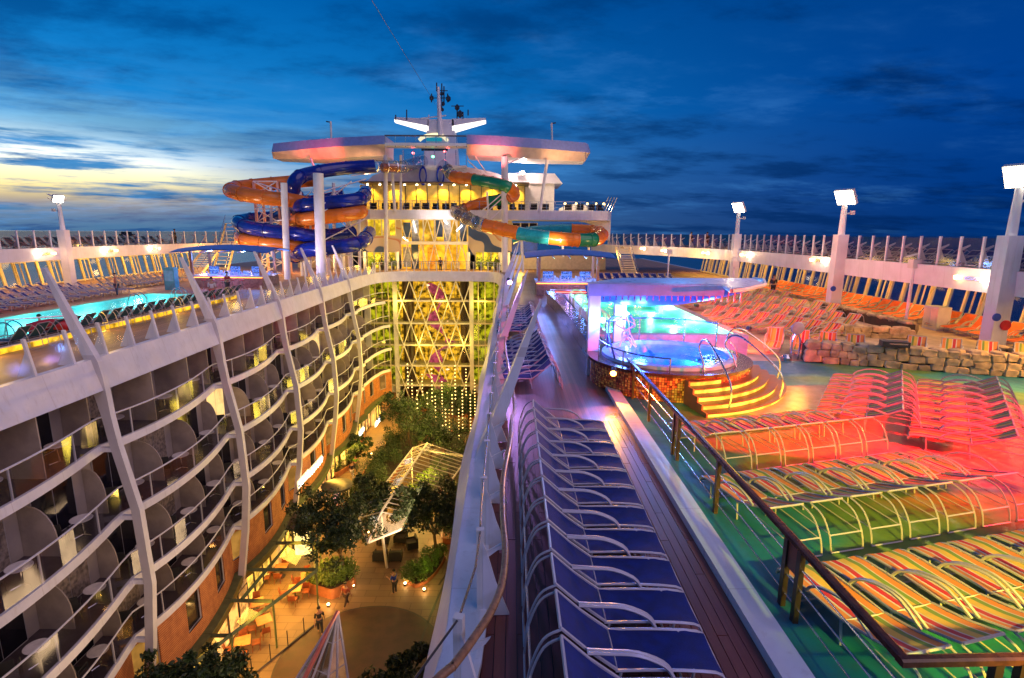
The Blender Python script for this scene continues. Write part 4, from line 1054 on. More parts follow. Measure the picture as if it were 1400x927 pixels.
# ================================================================== FORWARD SUPERSTRUCTURE
def X70(px, Y=70): return (px - 700) / 740 * (Y / 1.01)
def forward_house():
    root = thing('forward_superstructure', 'white multi storey deckhouse with yellow lit bar terrace beyond the bridge', 'deckhouse', (-9, 74, 0))
    Yf = 74.0
    xl, xr = X70(497, 74), X70(765, 74)
    amber = emis('yellow_lit_window', (1, .62, .03), 1.6, .7, 1.1)
    # deck 15 facade, two storeys to the terrace slab at 2.2 .. 3.3
    mb = MB(); mb.bx(-30, 13, Yf + 2.2, Yf + 6, 0, 1.9); mb.build('core_wall', mat('cream_wall', (.5, .42, .3), .6, var=.1), root)
    def win(px0, px1, py0, py1, m, Y=Yf + 2.0, name='lit_window', n=1):
        a, b = pix(px0, py1, y=Y), pix(px1, py0, y=Y)
        for k in range(n):
            u, v = lerp(a.x, b.x, k / n), lerp(a.x, b.x, (k + 1) / n)
            q = MB(); q.bx(u + .05, v - .05, Y, Y + .06, a.z, b.z); q.build(name, m, root)
            q = MB(); q.tube([(u + .04, Y - .03, a.z), (v - .04, Y - .03, a.z), (v - .04, Y - .03, b.z), (u + .04, Y - .03, b.z)], .06, 4, loop=True); q.build('window_frame', WHITE2, root)
    Y2 = Yf + 2.0
    lo, hi = pix(600, 372, y=Y2).z, pix(600, 297, y=Y2).z
    mb = MB(); a, b = pix(480, 372, y=Y2 + .2), pix(700, 297, y=Y2 + .2); mb.bx(a.x, b.x, Y2 + .2, Y2 + .4, -.1, b.z); mb.build('mural_wall', mural_mat(), root)
    win(503, 541, 299, 322, amber, n=4); win(503, 541, 345, 371, amber, n=4)
    win(549, 640, 299, 330, emis('amber_hall_upper', (1, .5, .04), 1.3, .7, .8), n=6); win(549, 640, 333, 371, emis('amber_hall_lower', (1, .42, .02), 1.6, .6, .7), n=6)
    win(650, 682, 345, 371, amber, n=3)
    # columns
    hall_mats = [mat('slate_hall_glass', (.05, .08, .16), .15, var=.4, vs=1), emis('amber_hall_a', (1, .48, .03), 1.5, .75, 1.3), emis('orange_hall_b', (1, .30, .02), 1.3, .6, 1.5), mat('steel_hall_panel', (.3, .32, .38), .3, var=.3)]
    pat = [0, 3, 1, 1, 0, 3, 1, 0, 3, 0, 1, 2, 1, 1, 1, 1]
    for k in range(8):
        for r_, (za, zb_) in enumerate(((299, 330), (333, 371))):
            a, b = pix(lerp(551, 639, k / 8), zb_, y=Yf + 1.7), pix(lerp(551, 639, (k + 1) / 8), za, y=Yf + 1.7)
            mm = hall_mats[pat[r_ * 8 + k]]
            if mm is hall_mats[1]: continue
            q = MB(); q.bx(a.x + .1, b.x - .1, Yf + 1.7, Yf + 1.76, a.z + (0 if k % 2 else .6), b.z - (0 if k % 3 else .5)); q.build('hall_panel', mm, root)
    a, b = pix(549, 334, y=Yf + 1.3), pix(640, 330.5, y=Yf + 1.3); q = MB(); q.bx(a.x, b.x, Yf + 1.0, Yf + 1.8, a.z, b.z); q.build('mezzanine_slab', WHITE, root)
    for (x0, y0, x1, y1) in ((551, 324, 560, 332), (564, 298, 569, 318), (604, 298, 612, 306), (624, 316, 632, 308)):
        q = MB(); q.tube([pix(x0, y0, y=Yf + 1.5), pix(x1, y1, y=Yf + 1.5)], .1, 5); q.build('tube_light', emis('tube_light_glow', (1, .9, .75), 5), root)
    for px in (471, 481, 501, 545, 641, 684, 694):
        p = pix(px, 372, y=Yf); mb = MB(); mb.tube([(p.x, Yf - .6, 0), (p.x, Yf - .6, 2.4)], .34 if px in (471, 694) else .24, 10); mb.build('column', WHITE, root, smooth=True)
    # lattice struts in front of the hall
    a, b = pix(549, 371, y=Yf + 1.2), pix(640, 299, y=Yf + 1.2); n = 5
    for k in range(n):
        x0, x1 = lerp(a.x, b.x, k / n), lerp(a.x, b.x, (k + 1) / n)
        for s in (0, 1): mb = MB(); mb.tube([(x0 if s else x1, Yf + 1.2 - s * .12, 0), (x1 if s else x0, Yf + 1.2 - s * .12, b.z)], .07, 5); mb.build('strut', WHITE2, root)
    # terrace slab, curved ends
    zt, zb = pix(600, 287, y=71).z, pix(600, 300, y=71).z
    A, B = X70(494, 71), X70(838, 71)
    poly = [(A, 78), (A, 72.5), (A + 1.2, 71.2), (-8, 71), (B - 3, 71), (B - .8, 71.8), (B, 74), (B, 80)]
    mb = MB(); mb.prism(poly, zb, zt); mb.build('terrace_slab', WHITE, root)
    # sweeping bracket under the right end
    mb = MB(); mb.loft([[(B - 4 + t * 4, 74, zb - .1 - 2.6 * (t ** 2) * 1.0), (B - 4 + t * 4, 76, zb - .1 - 2.6 * t ** 2), (B - 4 + t * 4, 76, zb - .02), (B - 4 + t * 4, 74, zb - .02)] for t in [k / 8 for k in range(9)]]); mb.build('slab_bracket', WHITE, root, smooth=True)
    # bar level
    rz = pix(600, 252, y=74).z; zb2 = zt
    yb = 75.6
    mb = MB(); mb.bx(X70(497, 76), X70(716, 76), yb, yb + .3, zb2, rz); mb.build('bar_wall', mat('yellow_bar_wall', (.85, .60, .16), .6, var=.12, vs=2), root)
    n = 15
    for k in range(n + 1):
        x = lerp(X70(497, 75), X70(716, 75), k / n); mb = MB(); mb.bx(x - .05, x + .05, yb - .12, yb, zb2, rz); mb.build('wall_rib', mat('dark_bronze', (.10, .06, .03), .4), root)
    for k in range(13):
        x = lerp(X70(500, 75), X70(712, 75), (k + .5) / 13)
        mb = MB(); mb.lathe([(0, -.1), (.13, -.05), (.13, .02), (0, .02)], (x, 74.2, rz - .05), 8); mb.build('downlight', emis('downlight', (1, .85, .5), 20), root)
        if k % 2 == 0: lamp('bar_lamp', 'SPOT', (x, 74.6, rz - .15), 520, (1, .66, .07), .1, aim=(x, 75.6, zb2 + .6), spot=110, blend=.8)
    mb = MB(); mb.bx(X70(494, 72), X70(722, 72), 72.2, 82, rz, rz + .18); mb.build('bar_roof', mat('dark_bronze', (0, 0, 0)), root)
    # white curved bulkhead above the bar with blue-ringed openings
    zt2 = pix(600, 228, y=76).z
    secs = []
    for k in range(17):
        t = k / 16; x = lerp(X70(502, 76), X70(700, 76), t); y = 76 - math.sin(t * math.pi) * 2.6; h = lerp(rz + .2, zt2, math.sin(t * math.pi) ** .5 * .9 + .1)
        secs.append([(x, y, rz + .18), (x, y + .6, h), (x, 82, h), (x, 82, rz + .18)])
    mb = MB(); mb.loft(secs); mb.build('curved_bulkhead', WHITE, root, smooth=True)
    blue = mat('blue_slide_plastic', (.01, .03, .42), .18, var=.1)
    for px in (578, 602):
        p = pix(px, 240, y=72.9); mb = MB(); mb.lathe([(.7, -.15), (1.0, -.15), (1.0, .15), (.7, .15), (.7, -.15)], (0, 0, 0), 20)
        mb.v = [tuple(p + Vector((v[0] * .5, v[2] + .2, v[1] * 1.25))) for v in mb.v]; mb.build('blue_ring', blue, root)
    # starboard white deckhouse block
    x0, x1 = X70(716, 77), X70(763, 77)
    mb = MB(); z0, z1 = zt, pix(720, 251, y=77).z; mb.bx(x0, x1 - .8, 77, 86, z0, z1); mb.build('white_house', WHITE2, root)
    zA = pix(720, 237, y=77).z
    mb = MB(); mb.loft([[(X70(690, 77), 76.6, z1), (x1 + .3, 76.6, z1), (x1 - .8, 76.9, zA), (X70(690, 77), 76.9, zA)], [(X70(690, 77), 86, z1), (x1 + .3, 86, z1), (x1 - .8, 86, zA), (X70(690, 77), 86, zA)]]); mb.build('house_roof', WHITE, root)
    # terrace clutter at starboard: low curved screens and lamps
    p = pix(795, 283, y=76)
    mb = MB(); mb.loft([[(lerp(p.x - 3, p.x + 1.6, t), 76, zt), (lerp(p.x - 3, p.x + 1.6, t), 78, zt), (lerp(p.x - 3, p.x + 1.6, t), 78, zt + 1.0 * math.sin(math.pi * (t * .8 + .1)) + .2), (lerp(p.x - 3, p.x + 1.6, t), 76, zt + .9 * math.sin(math.pi * (t * .8 + .1)) + .2)] for t in [k / 8 for k in range(9)]]); mb.build('rounded_screen', WHITE2, root, smooth=True)
    # leaning glazed screen at the starboard tip
    p = pix(838, 285, y=74)
    for k in range(4):
        mb = MB(); mb.tube([(p.x - 1.5 + k * .45, 73.5 + k * .4, zt), (p.x - .7 + k * .45, 73.5 + k * .4, zt + 1.9)], .05, 4); mb.build('screen_frame', STEEL, root)
    # dark windows & plants under the slab to starboard
    win(700, 735, 305, 322, mat('dark_window_glass', (0, 0, 0)), n=3)
    # blue mural band behind slide
    a, b = pix(655, 345, y=Y2 + .6), pix(735, 320, y=Y2 + .6); mb = MB(); mb.bx(a.x, b.x, Y2 + .55, Y2 + .7, a.z, b.z); mb.build('blue_mural', mat('blue_mural_paint', (.01, .06, .45), .5, var=.6, vs=1), root)
    return root, zt, rz


def mural_mat():
    m = bpy.data.materials.new('painted_wave_mural'); m.use_nodes = True; T = NT(m.node_tree); p = T.n['Principled BSDF']
    t = T.new('ShaderNodeTexCoord'); wv = T.new('ShaderNodeTexWave', wave_type='RINGS'); wv.inputs['Scale'].default_value = .22; wv.inputs['Distortion'].default_value = 9; wv.inputs['Detail'].default_value = 2; wv.inputs['Detail Scale'].default_value = .5
    T.l.new(t.outputs['Object'], wv.inputs[0])
    T.l.new(T.ramp(wv.outputs[1], [(0, (.02, .05, .18)), (.18, (.02, .06, .2)), (.22, (.5, .42, .36)), (.75, (.55, .46, .4)), (.8, (.45, .16, .08)), (.9, (.5, .45, .4))]), p.inputs['Base Color'])
    return m
FH, ZT, ZR = forward_house()

# terrace railing
def terrace_rail():
    A, B = X70(497, 71.2), X70(836, 71.2); root = thing('terrace_railing', 'thin railing along the edge of the yellow lit bar terrace', 'railing', (-5, 71.3, ZT))
    n = 30
    for k in range(n + 1): x = lerp(A, B, k / n); mb = MB(); mb.bx(x - .03, x + .03, 71.25, 71.31, ZT, ZT + 1.12); mb.build('post', STEEL, root)
    for z in (1.12, .75, .4): mb = MB(); mb.tube([(A, 71.28, ZT + z), (B, 71.28, ZT + z)], .03 if z > 1 else .014, 4); mb.build('rail', STEEL, root)
terrace_rail()
def bar_armchair():
    t = thing('terrace_armchair', 'x', 'armchair')
    for a in [(-.35, .35, -.3, .3, .15, .45, 'seat')]: mb = MB(); mb.bx(*a[:6]); mb.build(a[6], BLACKF, t)
    mb = MB(); mb.lathe([(.38, .2), (.46, .2), (.46, .95), (.38, .95), (.38, .2)], n=12, a0=0, a1=math.pi); mb.build('curved_back', BLACKF, t)
    return t
xs = [500, 512, 527, 541, 556, 569, 583, 596, 609, 622, 655, 668, 684, 700, 712, 728, 744, 775, 790, 806, 818]
place(bar_armchair(), [((X70(x, 72.6), 72.3 + (i % 3) * .5, ZT), rnd.uniform(-1, 1)) for i, x in enumerate(xs)], lambda i: 'dark rounded armchair on the bar terrace, %s from the left' % ordn(i), 'armchairs on the bar terrace')
lamp('terrace_lamp', 'POINT', (X70(770, 74), 74, ZT + 1.6), 160, (1, .75, .35), .15); lamp('terrace_lamp', 'POINT', (X70(815, 74), 74, ZT + 1.4), 120, (1, .7, .3), .15)
for k, px in enumerate((770, 785, 800, 812, 822)):
    p = Vector((X70(px, 73.5), 73.5, ZT)); t = thing('table_lamp', 'small glowing lamp on the starboard terrace, %s from the left' % ordn(k), 'lamp', p, group='terrace lamps')
    mb = MB(); mb.tube([p, p + Vector((0, 0, .9))], .03, 5); mb.build('stem', DARK, t); mb = MB(); mb.lathe([(0, .85), (.14, .9), (.14, 1.1), (0, 1.15)], p, 8); mb.build('lamp_shade', emis('terrace_bulb', (1, .65, .2), 5), t)


# the two-winged canopy
def canopy():
    root = thing('winged_canopy', 'great two winged white canopy with blue fascia and pink lit underside', 'canopy', (-10, 72, ZR))
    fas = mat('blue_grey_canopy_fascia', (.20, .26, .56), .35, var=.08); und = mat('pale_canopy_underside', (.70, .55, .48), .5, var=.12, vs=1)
    def wing(pts, nm):
        # pts: top outline px, fascia bottom px, underside bottom px at successive stations (front edge), with depth
        secs_f, secs_u, secs_t = [], [], []
        for (x, yt, ym, yb, D, dp) in pts:
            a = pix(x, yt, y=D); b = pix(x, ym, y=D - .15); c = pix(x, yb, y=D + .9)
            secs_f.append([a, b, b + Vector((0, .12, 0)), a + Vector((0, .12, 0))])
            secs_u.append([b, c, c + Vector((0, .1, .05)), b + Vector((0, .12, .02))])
            secs_t.append([a, a + Vector((0, dp, 0)), c + Vector((0, dp, 0)), c])
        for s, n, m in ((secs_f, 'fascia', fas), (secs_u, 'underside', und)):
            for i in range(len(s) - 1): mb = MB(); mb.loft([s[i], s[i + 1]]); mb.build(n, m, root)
        mb = MB(); mb.loft([[q[0] + Vector((0, .15, -.05)), q[1], q[2], q[3] + Vector((0, .2, .05))] for q in secs_t]); mb.build('roof_body', WHITE, root)
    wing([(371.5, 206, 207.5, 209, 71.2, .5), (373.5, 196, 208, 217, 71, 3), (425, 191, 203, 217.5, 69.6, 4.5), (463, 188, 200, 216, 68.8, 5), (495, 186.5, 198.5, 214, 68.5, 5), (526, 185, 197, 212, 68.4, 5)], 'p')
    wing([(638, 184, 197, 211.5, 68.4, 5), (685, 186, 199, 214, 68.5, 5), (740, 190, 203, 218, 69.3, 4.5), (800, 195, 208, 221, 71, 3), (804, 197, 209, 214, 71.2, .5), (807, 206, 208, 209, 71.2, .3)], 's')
    # slim bridge between the wings with glazed balustrade
    a, b = pix(526, 197, y=68.5), pix(638, 197, y=68.5); mb = MB(); mb.bx(a.x, b.x, 68.4, 70.5, a.z - .18, a.z + .15); mb.build('link_beam', WHITE, root)
    a, b = pix(526, 185, y=68.5), pix(638, 185, y=68.5); mb = MB(); mb.bx(a.x, b.x, 68.4, 68.5, a.z - .12, a.z + .05); mb.build('top_rail', mat('dark_rail', (.1, .09, .12), .4), root)
    for k in range(8): x = lerp(a.x, b.x, k / 8); mb = MB(); mb.bx(x + .05, x + 1.2, 68.44, 68.46, a.z - 1.15, a.z - .13); mb.build('link_pane', glass('link_glass', (.78, .82, .9), .15), root)
    for k in range(9): x = lerp(a.x, b.x, k / 8); mb = MB(); mb.bx(x - .04, x + .04, 68.42, 68.5, a.z - 1.3, a.z); mb.build('rail_post', STEEL, root)
    for x0, y0, x1, y1, D0, D1, r in ((527, 212, 528, 372, 69, 71, .26), (690, 214, 690, 372, 69, 70, .42), (748, 219, 738, 290, 70, 71, .2), (425, 217, 437, 250, 69.5, 66, .14), (548, 212, 548, 290, 72, 72, .16), (536, 235, 540, 290, 70.5, 71, .2)):
        p, q = pix(x0, y0, y=D0), pix(x1, y1, y=D1); mb = MB(); mb.tube([p, q], r, 10); mb.build('column', WHITE, root, smooth=True)
canopy()
lamp('red_canopy_light', 'SPOT', pix(440, 236, y=66), 2600, (1, .06, .05), .2, aim=pix(440, 206, y=69), spot=80, blend=.8)
lamp('red_canopy_light', 'SPOT', pix(672, 228, y=66.2), 2800, (1, .12, .10), .2, aim=pix(675, 204, y=69), spot=90, blend=.8)
lamp('amber_canopy_light', 'SPOT', pix(770, 240, y=68), 600, (1, .5, .2), .2, aim=pix(770, 210, y=70.5), spot=110, blend=.8)
lamp('amber_canopy_light', 'SPOT', pix(500, 240, y=67), 500, (1, .5, .25), .2, aim=pix(500, 206, y=69.5), spot=110, blend=.8)
lamp('pale_canopy_light', 'SPOT', pix(395, 245, y=67), 300, (1, .55, .4), .2, aim=pix(395, 206, y=71), spot=90, blend=.8)
def fixture(name, px, py, D, lb, col_, s, size=.2):
    p = pix(px, py, y=D); t = thing(name, lb, 'light', p)
    mb = MB(); mb.box(p + Vector((0, .15, -.05)), (size * 1.6, .25, size * 1.3)); mb.build('housing', WHITE2, t)
    mb = MB(); mb.lathe([(0, -size * .6), (size, 0), (0, size * .6)], p, 8); mb.build('lens', emis('lens_' + name, col_, s), t)
    return p
p = fixture('flood_light', 714, 236, 75.5, 'brilliant white floodlight on the white deckhouse roof', (1, .85, .75), 60, .35)
lamp('flood_glow', 'POINT', p + Vector((0, -.6, .3)), 700, (1, .7, .6), .3)
fixture('green_beacon', 592, 214, 74.5, 'small green light on the look-out platform', (.1, 1, .4), 14, .22)
fixture('red_beacon', 565, 209, 74, 'small red light left of the green one on the look-out', (1, .1, .1), 14, .2)
fixture('red_beacon', 608, 207, 74, 'small red light right of the green one on the look-out', (1, .1, .1), 10, .18)
lamp('red_glow', 'POINT', pix(565, 212, y=73.5), 60, (1, .1, .15), .2); lamp('red_glow', 'POINT', pix(612, 212, y=73.5), 60, (1, .1, .1), .2)

# look-out platform glass and riggings
t = thing('lookout_platform', 'glass sided look-out platform with riders under the mast', 'platform', pix(590, 226, y=74))
a, b = pix(552, 226, y=73.6), pix(638, 226, y=73.6)
mb = MB(); mb.bx(a.x, b.x, 73.4, 78, a.z - .3, a.z); mb.build('platform_floor', WHITE, t)
for k in range(7): x = lerp(a.x, b.x, k / 6); mb = MB(); mb.bx(x - .05, x + .05, 73.4, 73.5, a.z, a.z + 1.9); mb.build('post', STEEL, t)
for k in range(6): x = lerp(a.x, b.x, k / 6); mb = MB(); mb.quad((x + .08, 73.45, a.z + .1), (x + 1.3, 73.45, a.z + .1), (x + 1.3, 73.45, a.z + 1.8), (x + .08, 73.45, a.z + 1.8)); mb.build('pane', GLASS, t)


def mast():
    D = 84; P = lambda x, y, d=D: pix(x, y, y=d)
    root = thing('radar_mast', 'white radar mast with lit underside crossarms and antennas above the canopy', 'mast', (P(600, 230).x, D, ZR))
    a = P(585, 232); 
    for n, (xs0, xs1, y0, y1) in {'mast_base': (580, 622, 166, 232)}.items():
        p0, p1 = P(578, 232), P(626, 232); q0, q1 = P(585, 163), P(620, 163)
        mb = MB(); mb.loft([[(p0.x, D, p0.z), (p1.x, D, p0.z), (p1.x, D + 4, p0.z), (p0.x, D + 4, p0.z)], [(q0.x, D, q0.z), (q1.x, D, q0.z), (q1.x, D + 3, q0.z), (q0.x, D + 3, q0.z)]]); mb.build(n, WHITE, root)
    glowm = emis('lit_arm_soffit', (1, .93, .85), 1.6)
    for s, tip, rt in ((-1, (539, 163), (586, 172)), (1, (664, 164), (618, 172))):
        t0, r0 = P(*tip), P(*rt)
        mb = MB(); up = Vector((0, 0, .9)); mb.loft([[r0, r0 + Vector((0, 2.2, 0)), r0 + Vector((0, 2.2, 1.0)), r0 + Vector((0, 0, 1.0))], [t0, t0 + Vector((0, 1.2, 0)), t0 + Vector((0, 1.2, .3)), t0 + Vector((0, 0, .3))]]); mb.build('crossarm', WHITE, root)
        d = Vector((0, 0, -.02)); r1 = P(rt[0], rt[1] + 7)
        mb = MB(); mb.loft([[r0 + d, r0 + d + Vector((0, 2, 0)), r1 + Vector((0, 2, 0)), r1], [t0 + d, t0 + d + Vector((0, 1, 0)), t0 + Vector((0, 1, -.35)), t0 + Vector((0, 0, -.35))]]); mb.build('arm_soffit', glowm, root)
    mb = MB(); mb.tube([P(602, 185), P(599, 119)], [.42, .2], 8); mb.build('pole', WHITE, root)
    mb = MB(); q = P(575, 162), P(610, 158); mb.tube([q[0], q[1]], .1, 5); mb.tube([P(586, 163), P(586, 157)], .08, 4); mb.build('yardarm', WHITE, root)
    dk = mat('antenna_black', (.02, .025, .04), .5)
    for x, y0, y1 in ((597, 125, 113), (604, 150, 114), (607, 140, 118), (590, 140, 128), (612, 140, 128), (625, 162, 145), (633, 162, 153), (556, 164, 150), (541, 164, 157), (640, 158, 150)):
        mb = MB(); mb.tube([P(x, y0), P(x, y1)], .09, 4); mb.build('antenna', dk, root)
    for x, y, s in ((590, 134, .45), (613, 135, .5), (604, 128, .35), (606, 142, .35), (625, 147, .5), (629, 156, .6), (605, 150, .3)):
        mb = MB(); mb.lathe([(0, -s), (s * .7, -s * .4), (s * .7, s * .4), (0, s)], P(x, y), 6); mb.build('antenna_pod', dk, root)
    for x0, x1, y in ((590, 613, 134), (597, 612, 124), (617, 634, 145)): mb = MB(); mb.tube([P(x0, y), P(x1, y)], .06, 4); mb.build('spreader', dk, root)
    # lit arch with coloured glass
    pts = [P(573, 192), P(580, 187), P(597, 184.5), P(606, 187), P(612, 193)]
    mb = MB(); mb.tube(spline(pts, 4), .28, 6); mb.build('lit_arch', emis('arch_glow', (1, .8, .4), 1.6), root)
    mb = MB(); a, b = P(576, 206, 80), P(612, 200, 80); mb.bx(a.x, b.x, 80, 80.3, a.z, b.z); mb.build('bridge_window', mat('dark_window_glass', (0, 0, 0)), root)
    mb = MB(); a, b = P(583, 193, 83.5), P(604, 188, 83.5); mb.bx(a.x, b.x, 83.5, 83.6, a.z, b.z); mb.build('teal_window', emis('teal_glow', (.02, .45, .5), .7), root)
    return root
mast()
# small masts with cameras / lights and a guy wire
for i, (x, y0, y1, D) in enumerate([(452, 190, 166, 72), (754, 196, 168, 72)]):
    t = thing('signal_pole', ['thin pole with an arm rising from the left wing of the canopy', 'thin pole with an arm rising from the right wing of the canopy'][i], 'pole', pix(x, y0, y=D))
    mb = MB(); mb.tube([pix(x + 1, y0, y=D), pix(x, y1, y=D)], .13, 6); mb.build('pole', WHITE2, t)
    mb = MB(); s = -1 if i == 0 else 1; mb.tube([pix(x - 1, y1 + 1, y=D), pix(x + s * 6, y1, y=D)], .08, 5); mb.build('arm', DARK, t)
t = thing('stay_wire', 'thin dark stay wire rising from the mast into the sky', 'wire', pix(600, 150, y=84))
mb = MB(); mb.tube([pix(600, 150, y=84), Vector(pix(508, 0, y=30))], .02, 4); mb.build('wire', mat('wire_grey', (.06, .08, .12), .5), t)


# ------------------------------------------------------------------ water slides
BLUE = mat('navy_slide_plastic', (.008, .022, .24), .18); ORG = mat('orange_slide_plastic', (.62, .16, .015), .22, var=.12, vs=1); GRN = mat('green_slide_plastic', (.01, .20, .09), .2, var=.15, vs=1)
TQ = mat('turquoise_slide_plastic', (.02, .30, .34), .2); CLR = glass('clear_slide_tube', (.72, .74, .8), .25); OLV = mat('olive_slide_top', (.25, .22, .04), .3)
def tube_slide(lb, pts, r, segs, rings=2.0, name='water_slide'):
    """pts = (px, py, depth); segs = [(t0, t1, material)]"""
    r *= .92
    P = spline([pix(x, y, y=D) for x, y, D in pts], 10); n = len(P) - 1
    t = thing(name, lb, 'water slide', (P[0].x, P[0].y, 0))
    for t0, t1, m in segs:
        a, b = int(t0 * n), int(t1 * n)
        mb = MB(); mb.tube(P[a:b + 1], r, 14, cap=(m is not CLR)); mb.build('tube_section', m, t, smooth=True)
        L = 0; mb = MB(); k0 = 0
        for i in range(a + 1, b + 1):
            L += (P[i] - P[i - 1]).length
            if L - k0 > rings or i == b:
                k0 = L; d = (P[i] - P[i - 1]).normalized(); f = MB(); f.tube([P[i] - d * .06, P[i] + d * .06], r * 1.09, 14); f.build('flange', m if m is not CLR else STEEL, t)
    return t
tube_slide('blue enclosed slide coiling down from the canopy platform on the left', [(513, 227, 67), (470, 230, 66), (430, 236, 64), (407, 244, 61.5), (402, 262, 62), (420, 276, 66), (470, 268, 67)], .82, [(0, 1, BLUE)], 3)
tube_slide('blue slide loop in the middle of the left coil', [(500, 262, 66), (492, 272, 60), (455, 277, 58.5), (415, 281, 59), (402, 286, 62), (380, 296, 66), (340, 300, 65), (326, 305, 61), (350, 313, 58.5), (400, 319, 58.5), (436, 323, 60), (480, 318, 65)], .8, [(0, 1, BLUE)], 3)
tube_slide('lowest blue slide bend of the left coil', [(505, 318, 66), (492, 332, 60), (455, 338, 58.6), (415, 343, 58.6), (403, 350, 62)], .85, [(0, 1, BLUE)], 3)
tube_slide('orange slide sweeping out to the far left of the coil', [(430, 246, 67), (385, 250, 66), (345, 254, 64), (318, 258, 61), (322, 263, 58.6), (360, 270, 58), (405, 275, 60), (440, 285, 65), (480, 285, 64)], .82, [(0, 1, ORG)], 2.2)
tube_slide('orange slide bend in the middle of the left coil', [(480, 285, 64), (493, 289, 60), (470, 294, 58.4), (430, 298, 58.4), (404, 303, 60), (410, 312, 65), (440, 316, 67), (400, 322, 68), (350, 320, 65), (330, 325, 61), (350, 331, 58.8), (400, 336, 59), (440, 345, 62)], .8, [(0, 1, ORG)], 2.2)
tube_slide('upper green and orange banded slide on the right of the house', [(604, 224, 72.5), (611, 231, 72), (620, 241, 70), (645, 245, 68), (675, 250, 66.5), (695, 256, 66), (703, 266, 68), (690, 272, 71), (665, 276, 72), (640, 284, 71.5), (621, 290, 70)], .75, [(0, .2, CLR), (.2, .31, ORG), (.31, .5, GRN), (.5, .64, ORG), (.64, .78, GRN), (.78, .92, ORG), (.92, 1, CLR)], 1.2)
tube_slide('lower green and orange slide ending in a wide orange bend', [(620, 288, 68.5), (635, 296, 67), (652, 305, 66), (680, 312, 65), (715, 320, 64), (750, 325, 63.5), (790, 328, 63.5), (815, 327, 65), (822, 320, 67.5), (805, 316, 69.5), (765, 315, 70), (725, 318, 70), (700, 325, 70)], .85, [(0, .2, CLR), (.2, .32, ORG), (.32, .42, TQ), (.42, .50, ORG), (.5, .57, GRN), (.57, .8, ORG), (.8, 1, TQ)], 1.2)
t = thing('clear_slide_tube', 'clear tube slide start left of the look-out platform', 'water slide', pix(540, 232, y=70))
mb = MB(); P = spline([pix(x, y, y=D) for x, y, D in [(512, 227, 67.2), (535, 228, 69), (552, 228, 70), (565, 224, 71.5), (580, 220, 73)]], 6); mb.tube(P, .72, 12, cap=False); mb.build('tube_section', CLR, t, smooth=True)
for i in range(0, len(P) - 1, 4): d = (P[i + 1] - P[i]).normalized(); f = MB(); f.tube([P[i] - d * .06, P[i] + d * .06], .8, 12, cap=False); f.build('flange', STEEL, t)
mb = MB(); mb.tube([pix(522, 229, y=68), pix(545, 230, y=69.5)], .5, 10); mb.build('orange_insert', ORG, t)

# slide tower lattice, columns and stays
def slide_tower():
    a = pix(352, 345, y=63); root = thing('slide_tower', 'white and coral lattice tower between the coils of the left slides', 'tower', (a.x, 63, 0))
    x0, x1, z1 = pix(351, 300, y=63).x, pix(383, 300, y=63).x, pix(360, 248, y=63).z
    cor = mat('coral_tower_paint', (.7, .38, .3), .4)
    for x in (x0, x1):
        for y in (63, 65): mb = MB(); mb.bx(x - .12, x + .12, y - .12, y + .12, 0, z1); mb.build('leg', cor, root)
    n = 7
    for k in range(n):
        za, zb = lerp(0, z1, k / n), lerp(0, z1, (k + 1) / n); mb = MB(); mb.tube([(x0, 62.9, za), (x1, 62.9, zb)], .06, 4); mb.tube([(x1, 62.8, za), (x0, 62.8, zb)], .06, 4); mb.tube([(x0, 62.9, zb), (x1, 62.9, zb)], .06, 4)
        mb.tube([(x0, 63, za), (x0, 65, zb)], .05, 4); mb.tube([(x1, 63, za), (x1, 65, zb)], .05, 4)
        mb.build('bracing', WHITE, root)
slide_tower()
for i, (x, yt, yb, D, w2, lb) in enumerate([(435, 237, 372, 56, .5, 'thick lavender lit column in front of the blue slides'), (388, 250, 366, 57.5, .33, 'slimmer white column left of the thick one'), (409, 262, 352, 62, .28, 'white column half hidden by the slide coils'), (445, 300, 370, 64, .28, 'white column just right of the thick one'), (476, 296, 372, 66, .3, 'white column by the yellow bar end'), (415, 345, 375, 61, .2, 'short post below the lowest blue bend')]):
    p, q = pix(x, yt, y=D), pix(x + 4, yb, y=D)
    mb = MB(); mb.tube([(q.x, D, 0), (p.x, D, p.z)], w2, 20); o = mb.build('slide_column', WHITE, smooth=True); tag(o, lb, 'column', 'columns among the left slides')
t = thing('slide_stays', 'thin white struts bracing the slide tubes to their columns', 'struts', pix(450, 270, y=61))
for (a, b) in (((440, 262, 57), (500, 245, 66)), ((440, 290, 57), (495, 262, 66)), ((441, 280, 57), (480, 248, 66)), ((390, 300, 58), (330, 310, 61)), ((440, 330, 57), (498, 300, 66)), ((390, 262, 58), (352, 250, 62)), ((390, 330, 58), (345, 322, 61)), ((480, 240, 66), (520, 235, 68)), ((690, 262, 69.5), (648, 298, 67)), ((690, 268, 69.5), (655, 300, 67)), ((692, 280, 69.5), (660, 310, 66)), ((712, 320, 64), (706, 345, 66)), ((690, 225, 69), (728, 210, 70)), ((640, 220, 70), (660, 238, 74)), ((650, 214, 70), (665, 236, 74)), ((440, 345, 57), (500, 352, 66))):
    mb = MB(); mb.tube([pix(a[0], a[1], y=a[2]), pix(b[0], b[1], y=b[2])], .07, 5); mb.build('strut', WHITE, t)
